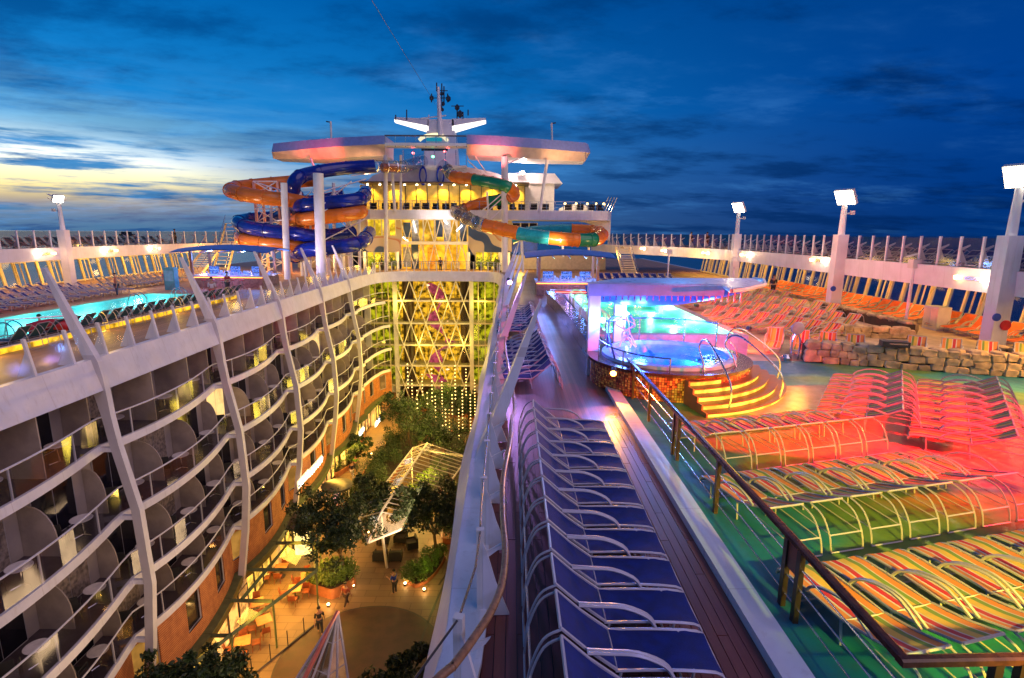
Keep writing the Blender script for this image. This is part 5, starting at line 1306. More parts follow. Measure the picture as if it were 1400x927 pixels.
for k, (a, b, r_) in enumerate([((395, 372, 60), (395, 268, 61), .16), ((458, 372, 65), (456, 250, 65), .2), ((425, 372, 62), (424, 300, 62), .14), ((330, 345, 62), (332, 300, 62), .14), ((372, 350, 60), (370, 255, 61), .16), ((492, 372, 67), (490, 262, 67), .2), ((468, 372, 60), (466, 336, 60), .12), ((715, 372, 66), (713, 322, 65), .16), ((770, 350, 66), (769, 330, 65), .14), ((805, 345, 68), (804, 322, 67), .14), ((668, 300, 70), (666, 262, 69), .12)]):
    mb = MB(); mb.tube([pix(a[0], a[1], y=a[2]), pix(b[0], b[1], y=b[2])], r_, 8); mb.build('prop', WHITE, t, smooth=True)
for k in range(9):
    x0 = 395 + (k % 3) * 32; y0 = 262 + (k // 3) * 34
    mb = MB(); mb.tube([pix(x0, y0, y=61.5), pix(x0 + 30, y0 + 30, y=63)], .05, 4); mb.tube([pix(x0 + 30, y0, y=61.6), pix(x0, y0 + 30, y=63)], .05, 4); mb.build('cross_brace', WHITE, t)
# slide lighting
lamp('slide_lamp', 'SPOT', (-30, 52, 1.5), 2600, (1, .72, .5), .3, aim=(-22, 61, 6), spot=80, blend=.8)
lamp('slide_lamp', 'SPOT', (-22, 50, 1), 1800, (.85, .7, 1), .3, aim=(-19.5, 58, 5), spot=70, blend=.8)
lamp('slide_lamp', 'SPOT', (3, 52, 1.5), 2000, (1, .75, .5), .3, aim=(4, 66, 6), spot=80, blend=.8)
lamp('slide_lamp', 'POINT', (-27, 66, 3), 600, (1, .55, .12), .3); lamp('slide_lamp', 'POINT', (-31, 60, 1.5), 500, (1, .6, .1), .3); lamp('slide_lamp', 'POINT', (-22, 64, 2), 500, (1, .6, .2), .3)
for x_ in (-19, -14, -9, -4, 1): lamp('house_glow', 'POINT', (x_, 72, 1.6), 300, (1, .62, .12), .5)
lamp('bulkhead_fill', 'SPOT', (-9, 66, 5.5), 1500, (1, .78, .7), .3, aim=(-9.5, 75, 9), spot=80, blend=.9); lamp('mast_lamp', 'SPOT', (-10, 76, 9.5), 900, (1, .75, .65), .4, aim=(-11, 86, 17), spot=90, blend=.9)  # the bulkhead spot is an added fill brightening the white wall above the bar
lamp('house_flood', 'SPOT', (5, 60, 3), 1800, (1, .72, .5), .3, aim=(4, 76, 7), spot=60, blend=.8)
# plants at the hall windows
for i, (px, Yp) in enumerate([(508, 73), (522, 73), (536, 73), (656, 73), (668, 73), (678, 73)]):
    p = Vector((X70(px, Yp), Yp, 0)); t = thing('potted_plant', 'leafy potted plant before the yellow hall windows, %s from the left' % ordn(i), 'plant', p, group='potted plants on the bridge'); r = random.Random(i)
    mb = MB(); mb.lathe([(0, 0), (.22, 0), (.3, .5), (0, .5)], p, 10); mb.build('pot', DARK, t)
    mb = MB()
    for k in range(260): leaf(mb, p + Vector((r.gauss(0, .28), r.gauss(0, .28), .55 + abs(r.gauss(0, .55)))), r.uniform(.1, .2), r)
    mb.build('foliage', LEAF2, t)
# ================================================================== OUTER DECKS, UPPER DECKS, WINDOW WALLS
def side_galleries(s):
    """s=+1 starboard, -1 port: upper deck strip, fascia, windscreen, leaning window wall"""
    nm = 'starboard' if s > 0 else 'port'
    E = (lambda y: interp(y, [0, 52, 60, 66, 72, 80], [21.5, 21.5, 19.5, 16.5, 13.5, 11.5])) if s > 0 else (lambda y: interp(y, [0, 60, 70, 80], [-39.5, -39.5, -37, -33]))
    O = 25.9 if s > 0 else -43.6
    y0, y1 = (6, 80) if s > 0 else (24, 80)
    ys = [lerp(y0, y1, k / 40) for k in range(41)]
    mb = MB(); mb.loft([[(E(y), y, 3.36), (O + s * .3, y, 3.36), (O + s * .3, y, 3.1), (E(y), y, 3.1)] for y in ys]); mb.build('upper_deck_' + nm, mat('upper_deck_coating', (.25, .18, .13), .7), kind='structure')
    root = thing('upper_deck_fascia', 'long white fascia beam along the edge of the %s upper deck' % nm, 'fascia', (E(40), 40, 3))
    for a, b in zip(ys[::4], ys[4::4]):
        mb = MB(); m = (a + b) / 2
        mb.loft([[(E(y) - s * .02, y, 2.45), (E(y) - s * .08, y, 3.5), (E(y) + s * .3, y, 3.5), (E(y) + s * .35, y, 2.45)] for y in (a, m, b)]); mb.build('beam', WHITE, root)
    # windscreen
    rt = thing('glass_windscreen', 'glass windscreen on leaning white posts on the %s upper deck' % nm, 'railing', (E(40), 40, 3.5))
    pd = 1.3 if s > 0 else 1.58; n = int((76 - y0) / pd)
    for k in range(n):
        y = y0 + 1 + k * pd; x = E(y) + s * .12
        mb = MB(); mb.loft([[(x - .05 + q, y - .05, z), (x + .05 + q, y - .05, z), (x + .05 + q, y + .05, z), (x - .05 + q, y + .05, z)] for z, q in ((3.5, 0), (4.95, -s * .02))]); mb.build('post', WHITE, rt)
        mb = MB(); mb.plate([(x + s * .04, y - .02, 3.5), (x + s * .5, y - .02, 3.5), (x + s * .08, y - .02, 4.3)], (0, .05, 0)); mb.plate([(x + s * .04, y - .02, 4.25), (x + s * .45, y - .02, 4.5), (x + s * .45, y - .02, 4.57), (x + s * .04, y - .02, 4.4)], (0, .05, 0)); mb.build('buttress', WHITE, rt)
        if k < n - 1:
            x2 = E(y + pd) + s * .12; q = MB(); q.quad((x, y + .06, 3.52), (x2, y + pd - .06, 3.52), (x2, y + pd - .06, 4.88), (x, y + .06, 4.88)); q.build('pane', glass('windscreen_glass', (.6, .55, .55), .05), rt)
    # leaning window wall
    rw = thing('window_wall', 'leaning wall of cream framed windows along the %s side of the pool deck' % nm, 'window wall', (O, 40, 0))
    xb, xt = O - s * .5, O
    n = int((74 - y0) / 1.22)
    for k in range(n + 1):
        y = y0 + k * 1.22; big = k % 3 == 0
        w2 = .13 if big else .05
        mb = MB(); mb.loft([[(xb, y - w2 + dy, 0), (xb - s * .16, y - w2 + dy, 0), (xb - s * .16, y + w2 + dy, 0), (xb, y + w2 + dy, 0)] if z == 0 else [(xt, y - w2, 3.1), (xt - s * .16, y - w2, 3.1), (xt - s * .16, y + w2, 3.1), (xt, y + w2, 3.1)] for z, dy in ((0, 0), (3.1, 0))]); mb.build('window_frame', YEL, rw)
        if k < n:
            if k % 3 == 1:
                q = MB(); q.tube([(lerp(xb, xt, z / 3.1) - s * .18, y + d, z) for z, d in ((.06, .1), (.06, 1.1), (2.1, 1.1), (2.1, .1))], .07, 4, loop=True); q.tube([(lerp(xb, xt, z / 3.1) - s * .18, y + .6, z) for z in (.06, 2.1)], .06, 4); q.build('door_frame', YEL, rw)
            q = MB(); q.quad((xb - s * .05, y + .1, .1), (xb - s * .05, y + 1.15, .1), (xt - s * .05, y + 1.15, 3.05), (xt - s * .05, y + .1, 3.05)); q.build('window_pane', glass('side_window_glass', (.6, .7, .8), .0), rw)
    for z in (.05, 2.15): mb = MB(); x = lerp(xb, xt, z / 3.1) - s * .08; mb.bx(x - .07, x + .07, y0 - .5, 74, z, z + .12); mb.build('rail', YEL, rw)
    for k in range(12):
        y = y0 + 3 + k * 5.6
        if y > 74: continue
        mb = MB(); mb.box((O - s * 2.2, y, 3.06), (.5, .9, .07)); o = mb.build('gallery_downlight', emis('gallery_light', (1, .75, .3), 9)); tag(o, 'warm ceiling light under the %s upper deck, %s from the near end' % (nm, ordn(k)), 'light', 'gallery ceiling lights')
        lamp('gallery_lamp', 'AREA', (O - s * 2.0, y, 2.98), 140 if s > 0 else 230, (1, .52, .06), (1.2, 3.5), aim=(O - s * 1.2, y, 0))
    # small twin spot fixtures on the fascia
    sp = [(1120, 356), (1330, 381), (966, 346), (880, 340), (909, 343), (1020, 349)] if s > 0 else [(62, 347), (210, 340), (288, 336), (316, 335), (150, 343), (235, 339)]
    for k, (px, py) in enumerate(sp):
        xx = 21.4 if s > 0 else -39.4; p = pix(px, py, x=xx)
        if p.y > 52 and s > 0: p = pix(px, py, y=interp(px, [880, 966], [66, 56])); 
        t = thing('twin_spot', 'twin spot fixture on the %s fascia, %s from the outer end' % (nm, ordn([1, 0, 3, 5, 4, 2][k] if s > 0 else [0, 2, 4, 5, 1, 3][k])), 'light', p, group='twin spots on the fascias')
        mb = MB(); mb.box(p, (.14, .9, .16)); mb.build('bracket', STEEL, t)
        for dy, c_ in ((-.75, (1, .8, .55)), (.75, (1, .5, .15))):
            mb = MB(); mb.lathe([(0, -.12), (.13, -.08), (.15, .08), (0, .12)], p + Vector((-s * .12, dy, 0)), 8); mb.build('lens', emis('spot_lens%d' % (dy > 0), c_, 30 if dy < 0 else 14), t)
        lamp('fascia_spot', 'POINT', p + Vector((-s * .6, 0, .1)), 26, (1, .60, .40), .15)
    # columns with flood lamps
    cols = [(23.4, 2.2), (35.5, 2.1), (52, 2.2)] if s > 0 else [(48, 2.4)]
    for k, (y, zz) in enumerate(cols):
        x = E(y) - s * .35
        c = MB(); c.loft([[(x - .34, y - .3, z), (x + .34, y - .3, z), (x + .34, y + .3, z), (x - .34, y + .3, z)] for z in (0, 5.0)]); o = c.build('deck_column', WHITE)
        tag(o, ['broad white column nearest on the right carrying a floodlight pole', 'second broad white column on the right side', 'third white column on the right beyond the blue canopy'][k] if s > 0 else 'broad white column on the left side deck under a lamp pole', 'column', 'columns at the upper deck edge')
        t = thing('flood_lamp', (['nearest bright square floodlight at the right edge of the view', 'bright square floodlight on the middle pole to starboard', 'farthest bright square floodlight to starboard'][k] if s > 0 else 'winged lamp pole on the port side with a small bright head'), 'floodlight', (x, y, 5.0))
        top = 5 + zz
        mb = MB(); mb.tube([(x, y, 5), (x, y, 6.2), (x, y, top - .25)], [.2, .17, .15], 12); mb.build('pole', WHITE, t, smooth=True)
        aim = Vector((-s * .8, -.35, -.5)).normalized()
        ctr = Vector((x - s * .05, y - .1, top + .25)); zax = aim; xax = Vector((0, 0, 1)).cross(zax).normalized(); yax = zax.cross(xax)
        Mx = Matrix((xax, yax, zax)).transposed().to_4x4()
        sz = 1.25 if s > 0 else .8
        mb = MB(); mb.box(ctr, (sz, sz * .8, .2), m=Mx); mb.build('lamp_housing', WHITE2, t)
        mb = MB(); mb.box(ctr + zax * .125, (sz * .92, sz * .72, .03), m=Mx); mb.build('lamp_glass', emis('flood_glass', (1, .88, .66), 14), t)
        mb = MB(); mb.tube([(x, y, top - .3), tuple(ctr - xax * .7 - zax * .05), tuple(ctr - xax * .66)], .04, 5); mb.tube([(x, y, top - .3), tuple(ctr + xax * .7 - zax * .05), tuple(ctr + xax * .66)], .04, 5); mb.build('yoke', WHITE2, t)
        if s < 0:
            mb = MB(); mb.plate([ctr + Vector((-.9, 0, .35)), ctr + Vector((.1, 0, -.15)), ctr + Vector((.1, .3, -.15)), ctr + Vector((-.9, .3, .35))], (0, 0, .04)); mb.build('wing_reflector', WHITE2, t)
        mb = MB(); mb.tube([(x, y, top - .8), (x + s * .5, y, top - .75)], .05, 5); mb.box((x + s * .55, y, top - .72), (.2, .2, .25)); mb.build('camera_arm', WHITE2, t)
        lamp('flood_spot', 'SPOT', ctr + zax * .4, 520 if s > 0 else 300, (1, .66, .34), .4, aim=ctr + zax * .4 + Vector((-s * .75, -.3, -.75)), spot=125, blend=.7)
        # discs hanging on the column
        if k < 2 and s > 0:
            for j, (c_, dy) in enumerate([((.02, .08, .5), -.2), ((.7, .03, .04), .35)] if k == 0 else [((.02, .08, .5), 0)]):
                mb = MB(); dr = .17 + j * .05; mb.lathe([(0, -.03), (dr, -.03), (dr, .03), (0, .03)], (0, 0, 0), 20); pz = 1.55 - j * .35
                mb.v = [(x - .3 + j * .45 + v[0], y - .34 + v[2], pz + v[1]) for v in mb.v]; o = mb.build('column_disc', mat('disc_paint_%d' % (c_[0] > .5), c_, .4)); tag(o, ['round blue disc on the nearest right hand column', 'round red disc on the nearest right hand column'][j] if k == 0 else 'small round blue disc on the second right hand column', 'disc sign')
    return E
ES = side_galleries(1); EP = side_galleries(-1)

# ------------------------------------------------------------------ sun loungers
def lounger(name, fabric, frame, ang=42, bow_brace=True, rc=.36):
    """local x = width, head at y 0, foot at y 1.95"""
    t = thing(name, 'x', 'sun lounger')
    W = .31; hy, hz = .78, .36
    L = .82; a = R(ang); ty, tz = hy - L * math.cos(a), hz + L * math.sin(a)
    mb = MB()
    for s in (-1, 1):
        mb.tube(spline([(s * W, hy - .02, hz), (s * W, 1.3, hz + .01), (s * W, 1.85, hz - .02), (s * W, 1.95, hz - .12)], 3), .019, 5)
        mb.tube([(s * W, hy, hz + .01), (s * W, lerp(hy, ty, .55), lerp(hz, tz, .55) - .02), (s * W, ty, tz)], .019, 5)
        mb.tube([(s * (W - .02), 1.62, hz), (s * (W - .01), 1.58, 0.02)], .017, 5)
        mb.tube([(s * (W - .02), hy + .05, hz), (s * (W - .01), hy, 0.02)], .017, 5)
    mb.tube([(-W, 1.95, hz - .12), (W, 1.95, hz - .12)], .019, 5); mb.tube([(-W, ty, tz), (W, ty, tz)], .02, 5); mb.tube([(-W, hy, hz), (W, hy, hz)], .014, 4)
    mb.tube([(-W, 1.58, .03), (W, 1.58, .03)], .015, 4)
    mb.build('frame', frame, t, smooth=True)
    mb = MB()
    for s in (-1, 1): mb.tube(spline([(s * W, ty + .01, tz - .02), (s * W, ty - rc * .5, tz * .84), (s * W, ty - rc * .87, tz * .45), (s * W, ty - rc, .02)], 4), .015, 5)
    for yy, zz in ((ty - rc, .02), (ty - rc * .87, tz * .45)): mb.tube([(-W, yy, zz), (W, yy, zz)], .015, 4)
    if bow_brace:
        for s in (-.9, .9): mb.tube([(s * W, ty - rc * .87, tz * .45), (s * W, hy - .2, hz - .02)], .011, 4)
    mb.build('back_bow', frame, t, smooth=True)
    for s in (-1, 1):
        mb = MB(); mb.tube(spline([(s * (W + .035), lerp(hy, ty, .55), lerp(hz, tz, .55)), (s * (W + .04), hy - .12, .64), (s * (W + .04), hy + .2, .62), (s * (W + .035), hy + .48, .50), (s * (W + .03), hy + .58, .37)], 3), .022, 5); mb.build('armrest', frame, t, smooth=True)
    mb = MB(); rows = []
    for k in range(6):
        u = k / 5; y = lerp(hy + .01, 1.93, u); sag = -.018 * math.sin(math.pi * u) - (.05 if u == 1 else 0); rows.append([(lerp(-W + .015, W - .015, j / 4), y, hz + .012 + sag - .022 * math.sin(math.pi * j / 4)) for j in range(5)])
    mb.loft(rows, closed=False, cap=False); mb.build('seat_sling', fabric, t, smooth=True)
    mb = MB(); rows = []
    for k in range(5):
        u = k / 4; rows.append([(lerp(-W + .015, W - .015, j / 4), lerp(hy - .01, ty + .01, u) + .02 * math.sin(math.pi * j / 4) * math.sin(a), lerp(hz + .012, tz, u) - .03 * math.sin(math.pi * u) - .022 * math.sin(math.pi * j / 4) * math.cos(a)) for j in range(5)])
    mb.loft(rows, closed=False, cap=False); mb.build('back_sling', fabric, t, smooth=True)
    return t
LN_B = lounger('navy_lounger', NAVY, TUBEW, 40, False)
LN_S2 = lounger('striped_lounger', STRIPE, TUBE, 38)
LN_M = lounger('striped_lounger', STRIPE, TUBE, 20, True, .5)
LN_C = lounger('striped_lounger', STRIPE, TUBE, 27, True, .48)
LN_F = lounger('striped_lounger', STRIPE, TUBE, 14)
LN_O = lounger('orange_lounger', ORANGEF, TUBE, 45)
LN_T = lounger('teal_lounger', TEALF, TUBE, 50)

# near row of navy loungers: head to port, foot to starboard => local +y -> world +x : rz = -90 deg
sp = [((.16 + .22, 4.62 + .737 * i - .0, .0), R(-90) + rnd.uniform(-.012, .012)) for i in range(-1, 12)]
place(LN_B, sp, lambda i: 'navy sling sun lounger on the promenade, %s from the near end of its row' % ordn(i), 'navy loungers on the promenade')
sp = [((1.42 - .02 * i, 17.3 + .70 * i, 0), R(90) + rnd.uniform(-.1, .1)) for i in range(9)] + [((1.2, 26 + .8 * i, 0), R(90) + rnd.uniform(-.15, .15)) for i in range(9)]
place(LN_B, sp, lambda i: 'navy lounger half hidden behind the tall fins, %s beyond the near row' % ordn(i), 'navy loungers behind the fins')

# striped rows on the splash deck: heads towards the camera
def row(P0, P1, n, proto, txt, grp, hd):
    """P0..P1 ground line of the head ends; hd = direction from head to foot"""
    rz = math.atan2(-hd[0], hd[1]); sp = []
    for i in range(n):
        t = i / (n - 1) if n > 1 else 0; sp.append(((lerp(P0[0], P1[0], t), lerp(P0[1], P1[1], t), 0), rz + rnd.uniform(-.02, .02)))
    place(proto, sp, lambda i: txt % ordn(i), grp)
row((4.55, 5.15), (9.9, 6.45), 8, LN_F, 'striped lounger in the nearest slanting row, %s from the handrail', 'striped loungers of the nearest row', (-.24, .97))
row((4.5, 8.15), (9.2, 9.4), 7, LN_M, 'striped lounger in the middle yellow lit row, %s from the handrail', 'striped loungers of the middle row', (-.25, .97))
row((4.75, 11.2), (8.35, 12.2), 6, LN_C, 'striped lounger in the row below the lit steps, %s from the left', 'striped loungers below the steps', (-.26, .96))
row((9.95, 13.1), (12.4, 16.6), 6, LN_C, 'striped lounger in the red lit fan beside the steps, %s from the near end', 'striped loungers of the red lit fan', (-.83, .56))
row((11.2, 11.3), (14.8, 15.9), 8, LN_C, 'striped lounger in the right hand fan before the rock wall, %s from the near end', 'striped loungers of the right fan', (-.79, .61))

# terrace: ranks of striped loungers around the rock edging, all angled to port
cnt = 0
for (x0, y0, x1, y1, n, hd, nm) in [
        (14.6, 22.6, 12.0, 24.2, 4, (-.5, -.86), 'just behind the rock wall'),
        (20.2, 20.9, 17.0, 22.3, 4, (-.6, -.8), 'right end behind the rock wall'),
        (12.4, 31.6, 15.6, 25.6, 8, (-.86, -.48), 'first terrace rank beyond the green pool'),
        (14.6, 35.0, 18.4, 28.6, 9, (-.86, -.48), 'second terrace rank'),
        (12.2, 39.5, 13.8, 36.2, 5, (-.86, -.48), 'third terrace rank'),
        (16.4, 39.4, 20.0, 33.2, 8, (-.86, -.48), 'fourth terrace rank'),
        (14.2, 43.8, 16.2, 40.2, 5, (-.86, -.48), 'fifth terrace rank'),
        (17.6, 44.6, 20.4, 40.0, 6, (-.86, -.48), 'sixth terrace rank'),
        (14.2, 50.5, 18.8, 46.0, 7, (-.86, -.48), 'seventh terrace rank')]:
    row((x0, y0), (x1, y1), n, LN_S2, 'striped lounger of the ' + nm + ', %s along' if 'rank' in nm else 'striped lounger ' + nm + ', %s along', 'striped loungers on the terrace', hd)
sp = [((24.4, 21.8 + .93 * i, 0), R(106) + rnd.uniform(-.04, .04)) for i in range(30) if not 8 < i < 10]
place(LN_O, sp, lambda i: 'orange sling lounger along the lit windows, %s from the near end' % ordn(i), 'orange loungers along the windows')
sp = [((9.2 + .8 * i, 57.5 + (i % 2) * .15, 0), R(180 + 8)) for i in range(10)]
place(LN_B, sp, lambda i: 'navy lounger in the far row behind the blue canopy, %s from the left' % ordn(i), 'navy loungers beyond the pool')
# port side
sp = [((-20.4, 12.5 + .92 * i, 0), R(90) + rnd.uniform(-.04, .04)) for i in range(32) if i not in (9, 10)]
place(LN_T, sp, lambda i: 'dark teal lounger between the garden rim and the port pool, %s from the near end' % ordn(i), 'teal loungers beside the port pool')
for r_, x in enumerate((-32.6, -35.2, -37.8)):
    sp = [((x, 28 + .95 * i + r_ * .3, 0), R(-62) + rnd.uniform(-.04, .04)) for i in range(17)]
    place(LN_B, sp, lambda i: 'navy lounger in the %s row beyond the port pool, %s along' % (ORD[r_], ordn(i)), 'navy loungers beyond the port pool')
sp = [((-36.5 + 2 * (i // 8), 47 + .95 * (i % 8), 0), R(-62)) for i in range(16)]
place(LN_T, sp, lambda i: 'dark lounger on the far port deck, %s in its group' % ordn(i), 'dark loungers on the far port deck')
# upper decks: backs of loungers behind the glass
for s, nm, E, y0, n in ((1, 'starboard', ES, 19, 42), (-1, 'port', EP, 41, 24)):
    sp = [((E(y0 + i * .95) + s * 2.0, y0 + i * .95, 3.37), R(90 * s) + rnd.uniform(-.06, .06)) for i in range(n)]
    place(LN_T if s < 0 else LN_B, sp, lambda i: 'dark lounger behind the %s upper deck glass, %s from the near end' % (nm, ordn(i)), 'loungers on the upper decks')

# balcony furniture
def balcony_chair():
    t = thing('balcony_chair', 'x', 'chair'); mb = MB()
    mb.bx(-.26, .26, -.24, .24, .38, .43); mb.build('seat', BLACKF, t)
    mb = MB(); mb.loft([[(-.25, .22, .42), (.25, .22, .42), (.25, .27, .42), (-.25, .27, .42)], [(-.25, .42, 1.05), (.25, .42, 1.05), (.25, .46, 1.05), (-.25, .46, 1.05)]]); mb.build('backrest', BLACKF, t)
    for s in (-1, 1): mb = MB(); mb.tube([(s * .29, -.26, 0), (s * .29, -.24, .62), (s * .29, .3, .64), (s * .29, .34, 0)], .02, 5); mb.build('arm_frame', DARK, t)
    return t
def balcony_table():
    t = thing('balcony_table', 'x', 'table'); mb = MB(); mb.lathe([(0, .68), (.36, .68), (.37, .70), (.36, .72), (0, .72)], n=24); mb.build('tabletop', mat('pale_table_top', (.62, .58, .58), .3), t)
    mb = MB(); mb.tube([(0, 0, 0), (0, 0, .68)], .03, 6)
    for k in range(3): a = k * 2.094; mb.tube([(0, 0, .06), (math.cos(a) * .3, math.sin(a) * .3, .02)], .02, 4)
    mb.build('pedestal', STEEL, t); return t
bc, bt = balcony_chair(), balcony_table()
sc_, lc, st_, lt = [], [], [], []
for li, z in enumerate(LV):
    ln = ['top', 'second', 'third', 'lowest'][li]
    for ci in range(3, 15):
        y = 5.4 + 3 * ci
        if y > 46 or y < 10: continue
        x = slab_x(z, y + 1.2) - .62
        st_.append(((x, y + 1.35, z + .04), 0)); lt.append('pale round table on the %s balcony row, cabin %s from the near end' % (ln, ordn(len([q for q in st_ if abs(q[0][2] - z - .04) < .01]) - 1)))
        sc_.append(((x - .35, y + .62, z + .04), R(200) + rnd.uniform(-.3, .3))); lc.append(lt[-1].replace('pale round table', 'dark balcony chair'))
place(bt, st_, lt, 'balcony tables'); place(bc, sc_, lc, 'balcony chairs')


# ------------------------------------------------------------------ pools
def water_mat(name, tint, rough=.06):
    if name in MATS: return MATS[name]
    m = bpy.data.materials.new(name); m.use_nodes = True; T = NT(m.node_tree); T.n.clear()
    o = T.new('ShaderNodeOutputMaterial'); mx = T.new('ShaderNodeMixShader'); tr = T.new('ShaderNodeBsdfTransparent'); gl = T.new('ShaderNodeBsdfGlossy')
    tr.inputs[0].default_value = (*tint, 1); gl.inputs['Roughness'].default_value = rough
    b = T.new('ShaderNodeBump'); b.inputs['Strength'].default_value = .7; b.inputs['Distance'].default_value = .05
    T.l.new(T.noise(T.new('ShaderNodeTexCoord').outputs['Object'], 2.2, 4), b.inputs['Height']); T.l.new(b.outputs[0], gl.inputs['Normal'])
    fr = T.new('ShaderNodeFresnel'); fr.inputs[0].default_value = 1.33; T.l.new(b.outputs[0], fr.inputs['Normal'])
    T.put(mx.inputs[0], T.math('MULTIPLY', fr.outputs[0], .3)); T.l.new(tr.outputs[0], mx.inputs[1]); T.l.new(gl.outputs[0], mx.inputs[2]); T.l.new(mx.outputs[0], o.inputs[0])
    MATS[name] = m; return m
def tile_mat(name, c1, c2, grout, size):
    m = bpy.data.materials.new(name); m.use_nodes = True; T = NT(m.node_tree); p = T.n['Principled BSDF']; t = T.new('ShaderNodeTexCoord')
    s = T.new('ShaderNodeSeparateXYZ'); T.l.new(t.outputs['Object'], s.inputs[0]); u = T.math('DIVIDE', T.math('ADD', s.outputs[0], s.outputs[1]), size) if False else T.math('DIVIDE', s.outputs[0], size)
    ang = T.math('DIVIDE', s.outputs[1], size); z = T.math('DIVIDE', s.outputs[2], size)
    cv = T.new('ShaderNodeCombineXYZ')
    for i, q in enumerate((u, ang, z)): T.l.new(T.math('FLOOR', q), cv.inputs[i])
    wn = T.new('ShaderNodeTexWhiteNoise', noise_dimensions='3D'); T.l.new(cv.outputs[0], wn.inputs[0])
    c = T.ramp(wn.outputs[0], [(0, c1), (.4, c2), (.7, tuple(x * .35 for x in c1)), (.85, tuple(min(1, x * 1.5) for x in c2))], 'CONSTANT')
    g = T.math('MAXIMUM', T.math('LESS_THAN', T.math('FRACT', z), .16), T.math('LESS_THAN', T.math('FRACT', u), .16))
    T.l.new(T.mix(g, c, (*grout, 1)), p.inputs['Base Color']); p.inputs['Roughness'].default_value = .25
    return m
POOLT = mat('pool_tile_aqua', (.25, .66, .66), .4, var=.12, vs=1.5)
def pool(name, lb, x0, x1, y0, y1, ztop, depth, rim, lights, col_, pw, up):
    t = thing(name, lb, 'pool', ((x0 + x1) / 2, (y0 + y1) / 2, ztop - depth))
    zb = ztop - depth
    mb = MB(); mb.quad((x0, y0, zb), (x1, y0, zb), (x1, y1, zb), (x0, y1, zb)); mb.quad((x0, y0, zb), (x0, y1, zb), (x0, y1, ztop), (x0, y0, ztop)); mb.quad((x1, y0, zb), (x1, y1, zb), (x1, y1, ztop), (x1, y0, ztop)); mb.quad((x0, y0, zb), (x1, y0, zb), (x1, y0, ztop), (x0, y0, ztop)); mb.quad((x0, y1, zb), (x1, y1, zb), (x1, y1, ztop), (x0, y1, ztop))
    mb.build('basin', POOLT, t)
    mb = MB(); mb.quad((x0, y0, ztop - .12), (x1, y0, ztop - .12), (x1, y1, ztop - .12), (x0, y1, ztop - .12)); mb.build('water', water_mat('pool_water', (.55, .95, .97)), t)
    w_ = .45
    for a in ((x0 - w_, x0 - .004, y0 - w_, y1 + w_), (x1 + .004, x1 + w_, y0 - w_, y1 + w_), (x0, x1, y0 - w_, y0 - .004), (x0, x1, y1 + .004, y1 + w_)):
        mb = MB(); mb.bx(*a, -.05 if up else ztop - .06, ztop + .04); mb.build('coping', rim, t)
    for x, y in lights: lamp('pool_lamp', 'POINT', (x, y, zb + min(.55, depth * .5)), pw, col_, .1)
    return t
pool('port_pool', 'long lit turquoise pool on the port deck with swimmers', -29.2, -23.0, 19.4, 43.2, .02, 1.4, TEAKL, [(-28.6, y) for y in (22, 27, 32, 37, 42)] + [(-23.6, y) for y in (24.5, 29.5, 34.5, 39.5)], (.35, .95, .9), 130, False)
dk = mat('dark_blue_tile_rim', (.03, .05, .22), .25)
pool('starboard_pool', 'raised green lit pool beyond the blue canopy posts', 4.0, 9.4, 22.6, 37.0, .82, .78, mat('pale_pool_coping', (.45, .36, .38), .4), [(4.6, y) for y in (24, 28, 32, 36)] + [(8.8, y) for y in (24, 29, 34)], (.45, 1, .5), 260, True)
# patch of blue reflection light on the promenade
def port_ladder(px, py, lb):
    p = pix(px, py, z=0); t = thing('pool_handrail', lb, 'handrail', p)
    for d in (0, .5): mb = MB(); mb.tube(spline([p + Vector((-.7, d, -.4)), p + Vector((-.5, d, .6)), p + Vector((-.1, d, .9)), p + Vector((.3, d, .6)), p + Vector((.35, d, 0))], 4), .03, 6); mb.build('rail', STEEL, t, smooth=True)
port_ladder(12, 468, 'curved steel pool handrail at the near left of the port pool'); port_ladder(188, 420, 'white pool handrail by the far port side'); port_ladder(245, 411, 'curved pool handrail at the far end of the port pool')
# yellow light strip bench under the teal loungers
t = thing('light_strip', 'glowing yellow strip light under the teal loungers on the port deck', 'light strip', (-21.6, 28, 0))
mb = MB(); mb.bx(-20.85, -20.75, 12, 41, .02, .22); mb.build('diffuser', emis('yellow_strip', (1, .50, .02), 1.7, .8, 1.6), t)
mb = MB(); mb.bx(-20.98, -20.86, 12, 41, .0, .26); mb.build('housing', WHITE2, t)
for k in range(5): lamp('strip_glow', 'AREA', (-20.7, 15 + k * 6, .2), 85, (1, .55, .06), (.3, 5.5), aim=(-18, 15 + k * 6, 0))


